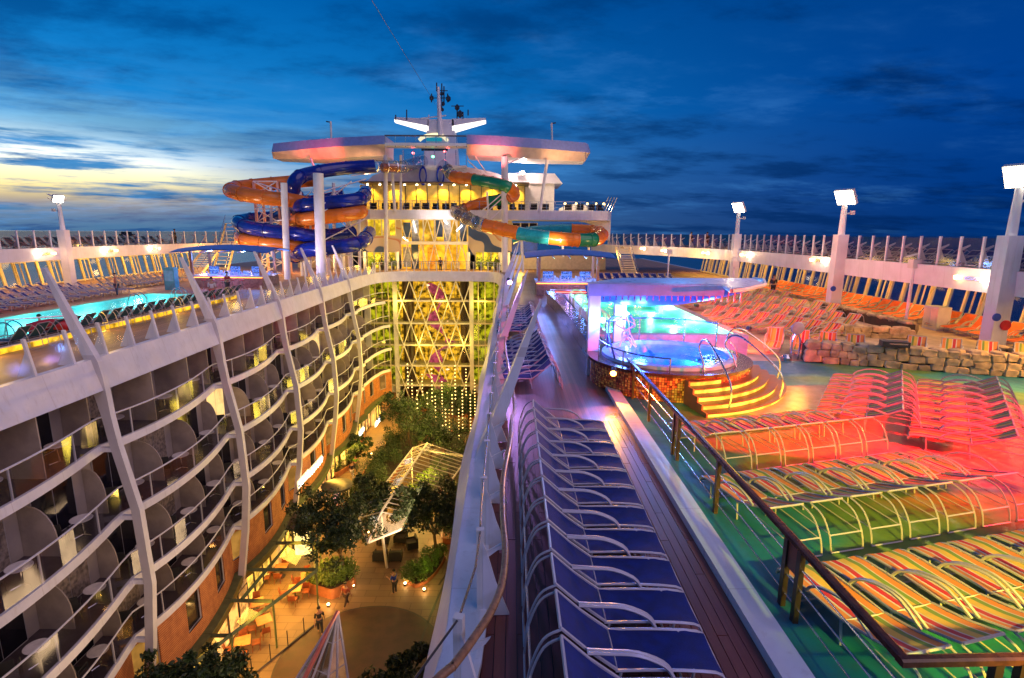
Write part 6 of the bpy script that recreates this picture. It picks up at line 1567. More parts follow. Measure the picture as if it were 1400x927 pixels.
# ------------------------------------------------------------------ hot tub on its raised round platform
TC = Vector((5.35, 18.2, 0))
def hot_tub():
    t = thing('hot_tub', 'round lit blue hot tub on a mosaic tiled platform', 'hot tub', TC)
    mos = tile_mat('orange_mosaic_tile', (.45, .10, .03), (.60, .28, .06), (.08, .03, .02), .075)
    Rp, zp = 2.62, .82
    mb = MB(); mb.lathe([(Rp, 0), (Rp, zp)], TC, 72); 
    mb.f = [f for f in mb.f if len(f) == 4]; mb.build('mosaic_wall', mos, t, smooth=True)
    mb = MB(); mb.lathe([(Rp + .1, zp - .02), (Rp + .1, zp + .07), (2.24, zp + .07), (2.24, zp - .02), (Rp + .1, zp - .02)], TC, 72); mb.build('wood_rim', BROWNW, t, smooth=True)
    mb = MB(); mb.lathe([(2.24, zp + .02), (2.22, zp + .17), (1.98, zp + .18), (1.9, zp + .06)], TC, 64); mb.f = [f for f in mb.f if len(f) == 4]; mb.build('shell_rim', mat('tub_gelcoat', (.26, .44, .80), .2), t, smooth=True)
    mb = MB(); mb.lathe([(1.9, zp + .06), (1.82, zp - .25), (1.3, zp - .3), (1.25, zp - .75), (0, zp - .78)], TC, 48); mb.f = [f for f in mb.f if len(f) == 4]; mb.build('basin', mat('tub_gelcoat', (0, 0, 0)), t, smooth=True)
    mb = MB(); mb.lathe([(0, 0), (1.93, 0)], TC + Vector((0, 0, zp + .07)), 48); mb.f = [f for f in mb.f if len(f) == 4 or len(f) == 3]; mb.build('water', water_mat('tub_water', (.6, .9, 1), .1), t)
    # seat divisions and jets under water
    for k in range(5):
        a = k * 1.257 + .4; mb = MB(); d = Vector((math.cos(a), math.sin(a), 0)); mb.tube([TC + d * 1.3 + Vector((0, 0, zp - .22)), TC + d * 1.8 + Vector((0, 0, zp - .18))], .05, 5); mb.build('seat_divider', mat('tub_blue', (.05, .2, .45), .3), t)
    for k in range(4):
        a = k * 1.571 + .6; lamp('tub_lamp', 'POINT', TC + Vector((math.cos(a) * 1.1, math.sin(a) * 1.1, zp - .3)), 24, (.03, .36, 1), .08)
    return zp
ZP = hot_tub()
STEPW = mat('step_wood', (.17, .06, .025), .4, var=.25, vs=5)
def tub_steps():
    t = thing('lit_curved_steps', 'five curved wooden steps with glowing yellow risers leading to the hot tub', 'steps', TC + Vector((2, -2.6, 0)))
    SC = Vector((4.6, 19.0, 0)); a0, a1 = R(-80), R(-14); n = 5; R0 = 3.42
    dirs = lambda a: Vector((math.cos(a), math.sin(a), 0))
    for k in range(n):
        r1 = R0 + (n - k) * .27; r0 = r1 - .29; z = ZP * (k + .8) / (n + .3); zb = ZP * (k - .2) / (n + .3) if k else 0
        mb = MB(); mb.lathe([(r0 - .05, z - .035), (r1 + .02, z - .035), (r1 + .02, z), (r0 - .05, z), (r0 - .05, z - .035)], SC, 36, a0, a1); mb.build('tread', STEPW, t)
        mb = MB(); mb.lathe([(r1 - .03, max(zb, 0)), (r1 - .03, z - .036)], SC, 36, a0, a1); mb.build('glowing_riser', emis('riser_glow', (1, .52, .05), 3.0, .6, 2.2), t)
    # platform top between the steps and the tub
    m = 24; outer = [SC + dirs(lerp(a0, a1, k / m)) * (R0 + .02) for k in range(m + 1)]; inner = []
    for p in outer: d = (p - TC).normalized(); inner.append(TC + d * 2.5)
    mb = MB(); mb.loft([[o + Vector((0, 0, ZP - .2)), o + Vector((0, 0, ZP + .01)), i + Vector((0, 0, ZP + .01)), i + Vector((0, 0, ZP - .2))] for o, i in zip(outer, inner)]); mb.build('landing', STEPW, t)
    for a in (a0, a1):
        d = dirs(a); nrm = Vector((-d.y, d.x, 0)) * (.05 if a == a1 else -.05)
        for k in range(n):
            r1 = R0 + (n - k) * .27; z = ZP * (k + .8) / (n + .3); mb = MB(); p = SC + d * (r1 - .27 if k < n - 1 else 2.4); q = SC + d * (r1 + .02)
            mb.plate([p, q, q + Vector((0, 0, z)), p + Vector((0, 0, z))], nrm); mb.build('end_panel', mat('step_end_panel', (.34, .14, .06), .4), t)
    for k in range(6):
        a = lerp(a0, a1, (k + .5) / 6); lamp('step_glow', 'POINT', SC + dirs(a) * 5.15 + Vector((0, 0, .3)), 14, (1, .66, .05), .3)
    for j, a in enumerate((R(-78), R(-42), R(-6))):
        d = Vector((math.cos(a), math.sin(a), 0)); h = thing('step_handrail', ['curved steel handrail at the left of the lit steps', 'curved steel handrail in the middle of the lit steps', 'curved steel handrail at the right end of the lit steps'][j], 'handrail', TC + d * 3.7 + Vector((0, 0, .15)))
        mb = MB(); mb.tube(spline([TC + d * 3.7 + Vector((0, 0, .15)), TC + d * 3.66 + Vector((0, 0, .9)), TC + d * 2.6 + Vector((0, 0, 1.75)), TC + d * 2.15 + Vector((0, 0, 1.85)), TC + d * 1.95 + Vector((0, 0, 1.55)), TC + d * 2.2 + Vector((0, 0, 1.2)), TC + d * 2.35 + Vector((0, 0, .85))], 6), .03, 8); mb.build('rail', STEEL, h, smooth=True)
tub_steps()

# platform arm running back along the promenade with its dark blue coping and brown panels
def promenade_wall():
    t = thing('promenade_wall', 'curved low wall with blue lit coping and brown panels beside the promenade', 'wall', (3.2, 20, 0))
    P = [(4.2, 15.85), (3.7, 16.4), (3.28, 17.2), (3.12, 18.4), (3.05, 20), (3.05, 23), (3.0, 27), (2.9, 31), (2.75, 35), (2.5, 39)]
    S = spline([(x, y, 0) for x, y in P], 6)
    for i in range(0, len(S) - 6, 6):
        q = S[i:i + 7]; mb = MB(); mb.loft([[(p.x, p.y, 0), (p.x, p.y, .8), (p.x + .12, p.y, .8), (p.x + .12, p.y, 0)] for p in q]); mb.build('wall_panel', mat('brown_glazed_panel', (.12, .07, .06), .2, var=.3, vs=2), t)
    mb = MB(); mb.loft([[(p.x - .12, p.y, .8), (p.x + .55, p.y, .8), (p.x + .55, p.y, .87), (p.x - .12, p.y, .87)] for p in S]); mb.build('coping', dk, t)
    mb = MB(); mb.loft([[(p.x + .12, p.y, .0), (p.x + 1.0, p.y, .0), (p.x + 1.0, p.y, .78), (p.x + .12, p.y, .78)] for p in S[10:]]); mb.build('infill', mat('pale_pool_coping', (0, 0, 0)), t)
promenade_wall()
def rail_piece(lb, pts, r=.028, posts=(), name='steel_handrail', m=STEEL):
    t = thing(name, lb, 'handrail', (pts[0][0], pts[0][1], 0)); mb = MB(); mb.tube(pts if len(pts) < 3 else spline(pts, 5), r, 7); mb.build('rail', m, t, smooth=True)
    for p in posts: mb = MB(); mb.tube([(p[0], p[1], p[3] if len(p) > 3 else ZP), (p[0], p[1], p[2])], r, 6); mb.build('post', m, t)
an = lambda a, r, z: (TC.x + math.cos(R(a)) * r, TC.y + math.sin(R(a)) * r, z)
rail_piece('low steel handrail round the near left rim of the hot tub', [an(-175, 2.4, 1.45), an(-150, 2.4, 1.38), an(-125, 2.4, 1.32), an(-103, 2.4, 1.3)], .026, [an(-175, 2.4, 1.45), an(-140, 2.4, 1.35), an(-104, 2.4, 1.3)])
rail_piece('steel guard rail behind the hot tub', [an(140, 2.45, 1.8), an(100, 2.45, 1.8), an(60, 2.45, 1.8), an(30, 2.45, 1.8)], .028, [an(140, 2.45, 1.8), an(100, 2.45, 1.8), an(60, 2.45, 1.8), an(30, 2.45, 1.8)])
rail_piece('dark blue gate rail at the left rim of the hot tub', [(3.35, 17.2, 1.0), (3.4, 18.9, 1.95), (4.5, 20.3, 1.95)], .035, [(3.4, 18.9, 1.95), (4.5, 20.3, 1.95)], m=mat('blue_rail', (.05, .08, .3), .3, .5))
for i, y in enumerate((24, 25.2, 26.4, 31, 33)):
    p = Vector((3.9 if i != 2 else 3.7, y, .62)); t = thing('pool_grab_rail', 'looped grab rail on the rim of the green lit pool, %s from the near end' % ordn(i), 'handrail', p, group='grab rails of the starboard pool')
    for d in (0, .45): mb = MB(); mb.tube(spline([p + Vector((-.35, d, .05)), p + Vector((-.3, d, .8)), p + Vector((.1, d, .95)), p + Vector((.45, d, .7)), p + Vector((.5, d, -.1))], 4), .03, 6); mb.build('rail', TUBE, t, smooth=True)


# ------------------------------------------------------------------ cantilevered blue canopy
def blue_canopy():
    t = thing('cantilever_canopy', 'long blue lit cantilevered canopy wing on two white posts over the pool end', 'canopy', (3, 18.8, 0))
    zt = 3.28
    bl = mat('blue_white_canopy_skin', (.40, .52, .78), .3, var=.08)
    P = lambda x, y, z=zt: pix(x, y, z=z)
    a, b = P(805, 388), P(991, 391)
    D0 = a.y
    mb = MB(); mb.loft([[(a.x, a.y, zt), (a.x, a.y, zt - .42), (a.x, a.y + .3, zt - .42), (a.x, a.y + .3, zt)], [(b.x, b.y, zt), (b.x, b.y, zt - .34), (b.x, b.y + .3, zt - .34), (b.x, b.y + .3, zt)]]); mb.build('front_beam', bl, t)
    # deck of the wing: tapering to the right
    back_l, back_r, tip = P(850, 380.5), P(1030, 381), P(1046, 389)
    mb = MB(); poly = [(a.x, a.y + .31), (b.x, b.y + .31), (P(1010, 397).x, P(1010, 395).y), (tip.x, tip.y), (back_r.x, back_r.y), (back_l.x, back_l.y)]
    mb.prism(poly, zt - .06, zt + .02); mb.build('wing_skin', bl, t)
    # sagging underside shell
    rows = []
    for k in range(11):
        u = k / 10; x = lerp(a.x + .2, tip.x - .1, u); yb = lerp(back_l.y, tip.y + .3, u ** 2); ya = lerp(a.y + .5, tip.y, u); drop = .85 * math.sin(math.pi * min(1, .25 + u * .75)) ** .8
        rows.append([(x, lerp(ya, yb, v / 5), zt - .08 - drop * math.sin(math.pi * (v / 5 * .8 + .1))) for v in range(6)])
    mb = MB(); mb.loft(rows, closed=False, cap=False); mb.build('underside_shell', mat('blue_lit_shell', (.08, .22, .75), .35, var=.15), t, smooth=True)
    mb = MB()
    for k in range(24):
        u = k / 23; x = lerp(a.x + .4, tip.x - .8, u); ya = lerp(a.y + .45, tip.y, u); mb.bx(x - .02, x + .02, ya, ya + .06, zt - .62, zt - .2)
    mb.build('shell_ribs', STEEL, t)
    mb = MB(); mb.tube([P(990, 391), P(1000, 398), P(1018, 396), tip, P(1044, 383), back_r], .07, 6); mb.build('edge_tube', WHITE, t)
    for x, y, w2, d in ((a.x + .25, a.y + .2, .2, .28), (a.x + 1.5, a.y + 1.9, .22, .3)):
        mb = MB(); mb.bx(x - w2, x + w2, y - d / 2, y + d / 2, 0, zt - .1); mb.build('post', WHITE, t)
    pts = []
    for (px, py, D) in ((813, 438, a.y - .15), (824, 438, a.y + .2), (851, 430, a.y + 1.6), (857, 430, a.y + 1.6)):
        p = pix(px, py, y=D); mb = MB(); mb.lathe([(0, -.09), (.08, -.06), (.08, .06), (0, .09)], p, 8); mb.build('blue_lamp', emis('blue_lamp_glow', (.25, .55, 1), 60), t)
        lamp('blue_post_lamp', 'POINT', p + Vector((0, -.35, 0)), 60, (.05, .15, 1), .1); pts.append(p)
    lamp('canopy_under_light', 'POINT', (a.x + 2.2, a.y + 1.2, 1.9), 240, (.06, .2, 1), .2)
    lamp('canopy_under_light', 'POINT', (a.x + 5, a.y + 1.6, 1.9), 170, (.08, .22, 1), .2)
    lamp('canopy_top_light', 'SPOT', (8.2, 26.5, 7.6), 900, (.15, .4, 1), .2, aim=(6.5, 20, 3), spot=70, blend=.8)
    return t
blue_canopy()
# tall white signal pole of the far wing
t = thing('wavy_sculpture', 'small white twisted metal sculpture by the hot tub', 'sculpture', (4.1, 19.4, ZP))
mb = MB(); r = random.Random(3)
for k in range(5): mb.tube(spline([Vector((4.1 + r.uniform(-.35, .45), 19.4 + r.uniform(-.2, .2), ZP + .1 + j * .28)) for j in range(5)], 4), .025, 5)
mb.build('twisted_rods', WHITE, t, smooth=True)


# ------------------------------------------------------------------ handrail round the splash deck
def splash_rail():
    t = thing('varnished_handrail', 'dark varnished handrail with paired posts and thin rails round the splash deck', 'railing', (3.66, 4.5, 0))
    zt = 1.06
    A = Vector((3.72, 16.9, zt)); B = Vector((3.64, 10, zt)); C = pix(1238, 903, z=zt); D = C + Vector((8, .25, 0))
    mb = MB()
    def bar(p, q, w2, h):
        d = (q - p).normalized(); n = Vector((-d.y, d.x, 0)) * w2
        mb.loft([[p + n + Vector((0, 0, -h)), p - n + Vector((0, 0, -h)), p - n + Vector((0, 0, h * .6)), p - n * .5 + Vector((0, 0, h)), p + n * .5 + Vector((0, 0, h)), p + n + Vector((0, 0, h * .6))], [q + n + Vector((0, 0, -h)), q - n + Vector((0, 0, -h)), q - n + Vector((0, 0, h * .6)), q - n * .5 + Vector((0, 0, h)), q + n * .5 + Vector((0, 0, h)), q + n + Vector((0, 0, h * .6))]])
    bar(A, C + Vector((0, -.02, 0)), .052, .036); mb.build('handrail', BROWNW, t, smooth=False)
    mb = MB(); bar(C + Vector((-.06, 0, -.001)), D, .052, .036); mb.build('handrail', BROWNW, t)
    brass = mat('bronze_post', (.06, .03, .015), .3, .3)
    ys = [16.2, 14.0, 11.6, 9.1, 6.45]
    for i, y in enumerate(ys):
        x = lerp(C.x, A.x, (y - C.y) / (A.y - C.y))
        for dy in ((-.17, .17) if i in (4, 2, 0) else (0,)):
            mb = MB(); mb.bx(x - .035, x + .035, y + dy - .045, y + dy + .045, 0, zt - .03); mb.build('post', brass, t)
        if i in (4, 2): mb = MB(); mb.bx(x - .012, x + .012, y - .13, y + .13, .62, zt - .06); mb.build('post_plate', mat('rust_red_plate', (.30, .06, .03), .4), t)
    for k in range(3):
        x = C.x + 1.0 + k * 2.4
        for dx in (-.12, .12): mb = MB(); mb.bx(x + dx - .04, x + dx + .04, C.y - .03, C.y + .05, 0, zt - .03); mb.build('post', brass, t)
    for z in (.22, .50, .78):
        mb = MB(); mb.tube([Vector((A.x, A.y, z)), Vector((C.x, C.y, z)), Vector((D.x, D.y, z))], .013, 6); mb.build('thin_rail', STEEL, t)
splash_rail()

# ------------------------------------------------------------------ rock walls built of single stones
ROCK = mat('golden_rock', (.50, .33, .16), .8, var=.4, vs=2.4, bump=.7, bs=7)
def rock_wall(lb, P0, P1, h, cols_, rows_, depth=.6, seed=1, kids=True):
    r = random.Random(seed); P0, P1 = Vector(P0), Vector(P1); L = (P1 - P0).length; d = (P1 - P0).normalized(); n = Vector((d.y, -d.x, 0))
    t = thing('rock_wall', lb, 'rock wall', P0)
    mb = MB(); a = P0 - n * (depth * .5 - .1); 
    mb.loft([[P0 - n * depth / 2 * .8 + Vector((0, 0, z)) if False else q for q in (P0 + n * .2, P0 - n * .3, P0 - n * .3 + Vector((0, 0, h * .85)), P0 + n * .2 + Vector((0, 0, h * .85)))], [P1 + n * .2, P1 - n * .3, P1 - n * .3 + Vector((0, 0, h * .85)), P1 + n * .2 + Vector((0, 0, h * .85))]]); mb.build('mortar_core', mat('dark_mortar', (.08, .05, .03), .9), t)
    for j in range(rows_):
        x = 0
        while x < L:
            w_ = L / cols_ * r.uniform(.6, 1.45); hh = h / rows_; cx = x + w_ / 2; cz = hh * (j + .5) + r.uniform(-.05, .05)
            m_ = 8; secs = []; off_ = r.uniform(-.15, .15)
            ang = [math.atan2(b_ , a_) + r.uniform(-.16, .16) for a_, b_ in ((1, .15), (1, .9), (.2, 1), (-.9, 1), (-1, .1), (-.9, -1), (.1, -1), (1, -.9))]; rad = [r.uniform(.96, 1.1) * k_ for k_ in (1, 1.3, 1, 1.3, 1, 1.3, 1, 1.3)]
            for q, s_ in ((.15, .97), (.28, 1.0), (.335, .93), (.36, .78)):
                secs.append([P0 + d * (cx + math.cos(a) * w_ * .52 * k * s_) + n * (q + r.uniform(-.012, .02)) + Vector((0, 0, max(.0, cz + math.sin(a) * hh * .56 * k * s_))) for a, k in zip(ang, rad)])
            mb = MB(); mb.loft(secs); mb.build('stone', ROCK, t)
            x += w_
    x = 0
    while x < L:
        w_ = L / cols_ * r.uniform(.9, 1.6); m_ = 8; secs = []; ang = [k * 6.283 / m_ for k in range(m_)]; rad = [r.uniform(.85, 1.1) for _ in range(m_)]
        for z, s_ in ((h - .12, .9), (h - .03, 1), (h + .05, .85), (h + .08, .4)): secs.append([P0 + d * (x + w_ / 2 + math.cos(a) * w_ * .53 * k * s_) + n * (math.sin(a) * depth * .62 * k * s_) + Vector((0, 0, z)) for a, k in zip(ang, rad)])
        mb = MB(); mb.loft(secs); mb.build('capstone', ROCK, t); x += w_
rock_wall('long wall of golden rock slabs edging the splash deck on the right', (11.75, 21.35, 0), (19.0, 18.9, 0), .78, 17, 3, seed=2)
rock_wall('low rock edging under the second terrace rank of striped loungers', (14.5, 27.6, 0), (19.5, 26.2, 0), .5, 10, 2, seed=3)
rock_wall('low rock edging in front of the orange loungers', (20.6, 27.5, 0), (20.9, 36.5, 0), .55, 14, 1, seed=4)
rock_wall('low rock edging at the right end by the nearest column', (19.8, 22.2, 0), (22.3, 19.2, 0), .5, 6, 1, seed=5)

# small deck things
p = pix(1086, 492, z=0); t = thing('shower_post', 'chrome shower post with a round disc head by the rock wall', 'shower', p)
for d in (-.13, .13): mb = MB(); mb.tube(spline([p + Vector((d, 0, 0)), p + Vector((d * 1.2, 0, .7)), p + Vector((d * .6, 0, 1.05))], 4), .035, 7); mb.build('leg', STEEL, t, smooth=True)
mb = MB(); mb.lathe([(0, -.04), (.24, -.03), (.27, 0), (.24, .03), (0, .04)], n=20); mb.v = [(p.x + v[0], p.y + v[2], p.z + 1.3 + v[1]) for v in mb.v]; mb.build('disc_head', mat('dull_disc', (.4, .42, .45), .4, .5), t)
mb = MB(); mb.lathe([(0, 0), (.16, 0), (.2, .12), (.1, .25), (0, .25)], p + Vector((-.4, -.1, 0)), 10); mb.build('base_fitting', STEEL, t)
p = pix(1225, 474, z=.86); t = thing('dark_case', 'dark flat case lying on top of the rock wall', 'case', p)
mb = MB(); mb.box(p + Vector((0, .1, .1)), (.9, .45, .2), rz=-.3); mb.build('shell', DARK, t); mb = MB(); mb.box(p + Vector((0, -.13, .12)), (.6, .02, .05), rz=-.3); mb.build('handle', STEEL, t)
# thin speaker posts
for i, (px, py, ph) in enumerate([(1237, 449, 3.3), (1066, 345, 2.5), (945, 380, 3.0)]):
    p = pix(px, py, z=0) if i == 0 else Vector((19 - i * 1.5, 30 + i * 13, 0)); t = thing('speaker_post', ['slim white post with a square speaker in the middle of the terrace', 'slim white post under the fascia near the orange loungers', 'slim white post beyond the terrace loungers'][i], 'post', p)
    mb = MB(); mb.tube([p, p + Vector((0, 0, ph))], .08, 8); mb.build('pole', WHITE, t, smooth=True); mb = MB(); mb.box(p + Vector((0, -.05, ph + .2)), (.5, .4, .45)); mb.build('speaker_box', WHITE2, t)
    mb = MB(); mb.plate([p + Vector((-.3, 0, ph + .55)), p + Vector((.4, 0, ph + .75)), p + Vector((.4, .3, ph + .75)), p + Vector((-.3, .3, ph + .55))], (0, 0, .04)); mb.build('top_plate', WHITE2, t)
# towel cabinet among the orange loungers
p = Vector((22.9, 28.9, 0)); t = thing('towel_cabinet', 'cream towel cabinet standing between the orange loungers', 'cabinet', p)
mb = MB(); mb.bx(p.x - .35, p.x + .35, p.y - .5, p.y + .5, 0, 1.25); mb.build('carcass', WHITE2, t)
for dy in (-.25, .25): mb = MB(); mb.bx(p.x - .37, p.x - .352, p.y + dy - .22, p.y + dy + .22, .1, 1.15); mb.build('door', YEL, t)

# ------------------------------------------------------------------ deck bars with blue light
def bar(lb, c, L, W, H, rz=0, canopy=True, blu=(.15, .35, 1)):
    M = Matrix.Translation(c) @ Matrix.Rotation(rz, 4, 'Z'); t = thing('deck_bar', lb, 'bar', c)
    B = lambda *a: MB().bx(*a, M)
    B(-L / 2, L / 2, -W / 2, W / 2, 0, 1.0).build('counter_base', mat('bar_stone', (.28, .18, .14), .6, var=.3, vs=4), t)
    B(-L / 2 - .12, L / 2 + .12, -W / 2 - .12, W / 2 + .12, 1.003, 1.1).build('counter_top', mat('pale_bar_top', (.6, .66, .75), .25), t)
    for s in (-1, 1): B(-L / 2, L / 2, -W / 2 - .03 if s < 0 else W / 2 + .005, -W / 2 - .005 if s < 0 else W / 2 + .03, .9, .95).build('light_strip', emis('orange_strip', (1, .3, .06), 5), t)
    for x in (-L * .3, 0, L * .3):
        B(x - .45, x + .45, -.1, .1, 1.1, 1.14).build('back_shelf', mat('pale_bar_top', (0, 0, 0)), t); B(x - .45, x + .45, -.1, .1, 1.5, 1.53).build('back_shelf', mat('pale_bar_top', (0, 0, 0)), t); B(x - .45, x + .45, .11, .13, 1.1, 1.8).build('lit_backing', emis('blue_backbar', (.12, .25, 1), 1.3, .9, 9), t)
    r = random.Random(int(c[0] * 7))
    mb = MB()
    for k in range(70): x, y = r.uniform(-L * .45, L * .45), r.uniform(-W * .4, W * .4); q = M @ Vector((x, y, 1.1)); mb.lathe([(0, 0), (.05, 0), (.05, .18), (.02, .24), (0, .3)], q, 6)
    mb.build('bottles', mat('bottle_glass', (.5, .55, .65), .15), t, kind='stuff')
    for x in (-L / 2 + .2, L / 2 - .2):
        for y in (-W / 2 + .2, W / 2 - .2): B(x - .1, x + .1, y - .1, y + .1, 1.1, H).build('post', mat('bar_post_wood', (.35, .14, .07), .4), t)
    rows = [[M @ Vector((lerp(-L / 2 - 1, L / 2 + 1, u / 8), lerp(-W / 2 - 1, W / 2 + 1, v / 4), H + .45 * math.sin(math.pi * u / 8) * .6 + .35 * math.sin(math.pi * v / 4) - .1)) for v in range(5)] for u in range(9)]
    mb = MB(); mb.loft(rows, closed=False, cap=False); rows2 = [[p + Vector((0, 0, .06)) for p in q] for q in rows]; mb.loft(rows2, closed=False, cap=False); mb.build('canopy_cloth', mat('blue_shade_cloth', (.06, .2, .6), .6, var=.1), t, smooth=True)
    for k in range(5): x = lerp(-L / 2, L / 2, k / 4); mb = MB(); mb.tube([M @ Vector((x, -W / 2 - .9, H - .05)), M @ Vector((x, 0, H + .1)), M @ Vector((x, W / 2 + .9, H - .05))], .04, 4); mb.build('canopy_rib', STEEL, t)
    lamp('bar_blue_lamp', 'POINT', M @ Vector((-L * .25, 0, H - .5)), 240, blu, .2); lamp('bar_blue_lamp', 'POINT', M @ Vector((L * .25, 0, H - .5)), 240, blu, .2)
    lamp('bar_front_lamp', 'POINT', M @ Vector((0, -W / 2 - 1.2, 1.8)), 110, (.5, .3, 1), .2)
bar('starboard deck bar with blue lit counter under a blue shade cloth', (4.6, 46, 0), 5.2, 3.2, 3.1)
bar('port deck bar with blue lit counter under a wide blue shade cloth', (-25.5, 50, 0), 6.5, 3.4, 3.2)
def stools(): 
    t = thing('bar_stool', 'x', 'stool'); mb = MB(); mb.lathe([(0, .72), (.18, .72), (.2, .78), (0, .8)], n=12); mb.build('seat', mat('red_stool_vinyl', (.4, .04, .05), .4), t); mb = MB(); mb.tube([(0, 0, .02), (0, 0, .72)], .03, 6); mb.build('stem', STEEL, t); mb = MB(); mb.lathe([(0, 0), (.2, 0), (.2, .03), (0, .03)], n=12); mb.build('base', STEEL, t); return t
st = stools()
place(st, [((2.6 + i * .85, 43.6, 0), 0) for i in range(5)], lambda i: 'red topped stool at the starboard bar, %s from the left' % ordn(i), 'stools at the starboard bar')
place(st, [((-28 + i * .85, 47.6, 0), 0) for i in range(6)], lambda i: 'red topped stool at the port bar, %s from the left' % ordn(i), 'stools at the port bar')
# red / magenta low wall and dark panels before the starboard bar
t = thing('bar_front_planter', 'low red lit bench wall in front of the starboard bar', 'bench', (5, 41.6, 0))
mb = MB(); mb.bx(2.9, 9.0, 40.6, 41.4, 0, .75); mb.build('bench_wall', mat('dark_red_panel', (.25, .04, .06), .35), t); mb = MB(); mb.bx(2.9, 9.0, 40.55, 40.595, .6, .66); mb.build('light_strip', emis('red_strip', (1, .1, .08), 6), t)

# stairs on each side going up beneath the slides
def stairs(lb, x, y, w_, n, s, h=3.36):
    t = thing('deck_stairs', lb, 'stairs', (x, y, 0))
    for k in range(n):
        mb = MB(); z = h * (k + 1) / n; mb.bx(x - w_ / 2, x + w_ / 2, y + k * .3, y + k * .3 + .32, z - .05, z); mb.build('tread', YEL, t)
    for q in (-1, 1):
        mb = MB(); X_ = x + q * w_ / 2; mb.plate([(X_, y - .1, 0), (X_, y + .3, 0), (X_, y + n * .3 + .1, h - .2), (X_, y + n * .3 + .1, h), (X_, y + n * .3 - .2, h)], (.06 * q, 0, 0)); mb.build('stringer', YEL, t)
        mb = MB(); mb.tube([(X_, y, .95), (X_, y + n * .3, h + .95)], .03, 5)
        for k in range(0, n, 3): z = h * (k + 1) / n; mb.tube([(X_, y + k * .3 + .15, z), (X_, y + k * .3 + .15, z + .9)], .018, 4)
        mb.build('handrail', STEEL, t)
stairs('lit staircase to the upper deck at the far starboard side', 13.5, 62, 1.6, 18, 1); stairs('lit staircase to the upper deck at the far port side', -34.5, 58, 1.8, 18, -1)
stairs('dark railed stairs rising above the port upper deck', -33.5, 62, 1.6, 14, -1, 5.9)
for x, y in ((14, 60), (12, 66), (18, 58)): lamp('stair_glow', 'POINT', (x, y, 2.4), 240, (1, .55, .15), .3)
for x, y in ((-33, 58), (-30, 62), (-36, 52), (-36, 66)): lamp('stair_glow', 'POINT', (x, y, 2.4), 280, (1, .50, .12), .3)

# coloured deck lights: their lenses sit in small housings where they hang
def deck_spot(lb, loc, aim, pw, c_, spot=70, size=.08, typ='SPOT', len_s=30):
    loc = Vector(loc); t = thing('deck_spotlight', lb, 'light', loc); d = (Vector(aim) - loc).normalized()
    mb = MB(); mb.tube([loc - d * .28, loc - d * .02], [.07, .11], 10); mb.build('housing', DARK, t)
    mb = MB(); mb.tube([loc - d * .018, loc], [.09, .09], 10); mb.build('lens', emis('lens_%.1f_%.1f_%.1f' % c_, c_, len_s), t)
    lamp('deck_spot', typ, loc + d * .06, pw, c_, size, aim=aim, spot=spot, blend=.7)
MASTX = (12.6, 7.0)
t = thing('light_mast', 'slim white mast carrying coloured deck spotlights out at the right', 'mast', (13.6, 6.2, 0)); mb = MB(); mb.tube([(13.6, 6.2, 0), (13.6, 6.2, 4.4)], .09, 8); mb.build('pole', WHITE, t)
t = thing('light_mast', 'slim white mast with amber deck spotlights behind the nearest striped row', 'mast', (5.7, -1.7, 0)); mb = MB(); mb.tube([(5.7, -1.7, 0), (5.7, -1.7, 4.6)], .09, 8); mb.build('pole', WHITE, t)
deck_spot('red deck spotlight on the slim mast at the right', (13.5, 6.4, 4.2), (10.0, 12.4, 0), 16000, (1, .01, .012), 66)
deck_spot('second red deck spotlight over the right fan of loungers', (13.6, 6.5, 3.9), (9.4, 10.6, 0), 4200, (1, .006, .012), 44)
deck_spot('amber deck spotlight lighting the middle striped row', (5.9, -1.2, 4.4), (6.0, 8.9, 0), 6500, (1, .62, .02), 34)
deck_spot('green yellow deck spotlight over the splash deck', (5.5, -1.3, 4.3), (5.6, 8.2, 0), 2600, (.8, 1, .05), 36)
deck_spot('amber deck spotlight lighting the nearest striped row', (6.2, -1.3, 4.1), (7.9, 5.9, 0), 900, (1, .60, .15), 46)
deck_spot('amber spotlight over the right fan of loungers', (21, 17.2, 3.1), (12.0, 16.5, 0), 4200, (1, .50, .10), 60)
deck_spot('red terrace spotlight beyond the hot tub', (9.9, 22.3, 1.15), (13.5, 28, .2), 1800, (1, .06, .03), 130)
deck_spot('red terrace spotlight beside the green lit pool', (10.0, 29, 1.2), (15, 33, .2), 1500, (1, .05, .05), 130)
deck_spot('amber spotlight over the rock wall', (21, 16.5, 3.1), (15.5, 20.5, 0), 2600, (1, .5, .12), 110)
deck_spot('red spotlight over the navy loungers on the port deck', (-39, 26, 2.7), (-33, 30, 0), 3000, (1, .06, .08), 90)
deck_spot('orange spotlight low on the promenade wall', (3.02, 15.6, .9), (2.5, 13.4, 0), 300, (1, .40, .05), 110)
deck_spot('violet spotlight over the promenade', (-.1, 21, 3.1), (1.6, 14, 0), 450, (.6, .3, 1), 80)
deck_spot('blue spotlight over the promenade loungers', (5.3, -1.5, 4.2), (1.4, 6.5, 0), 300, (.3, .3, 1), 50)
lamp('starboard_terrace_glow', 'AREA', (16, 34, 8), 620, (1, .48, .26), 8, aim=(15, 34, 0))
lamp('promenade_blue', 'POINT', (1.8, 27, 1.6), 110, (.15, .25, 1), .3)
lamp('promenade_blue', 'POINT', (1.8, 37, 1.6), 140, (.2, .25, 1), .3)
for y in (34, 46): lamp('port_deck_glow', 'AREA', (-34, y, 7), 160, (1, .4, .25), 6, aim=(-33, y, 0))


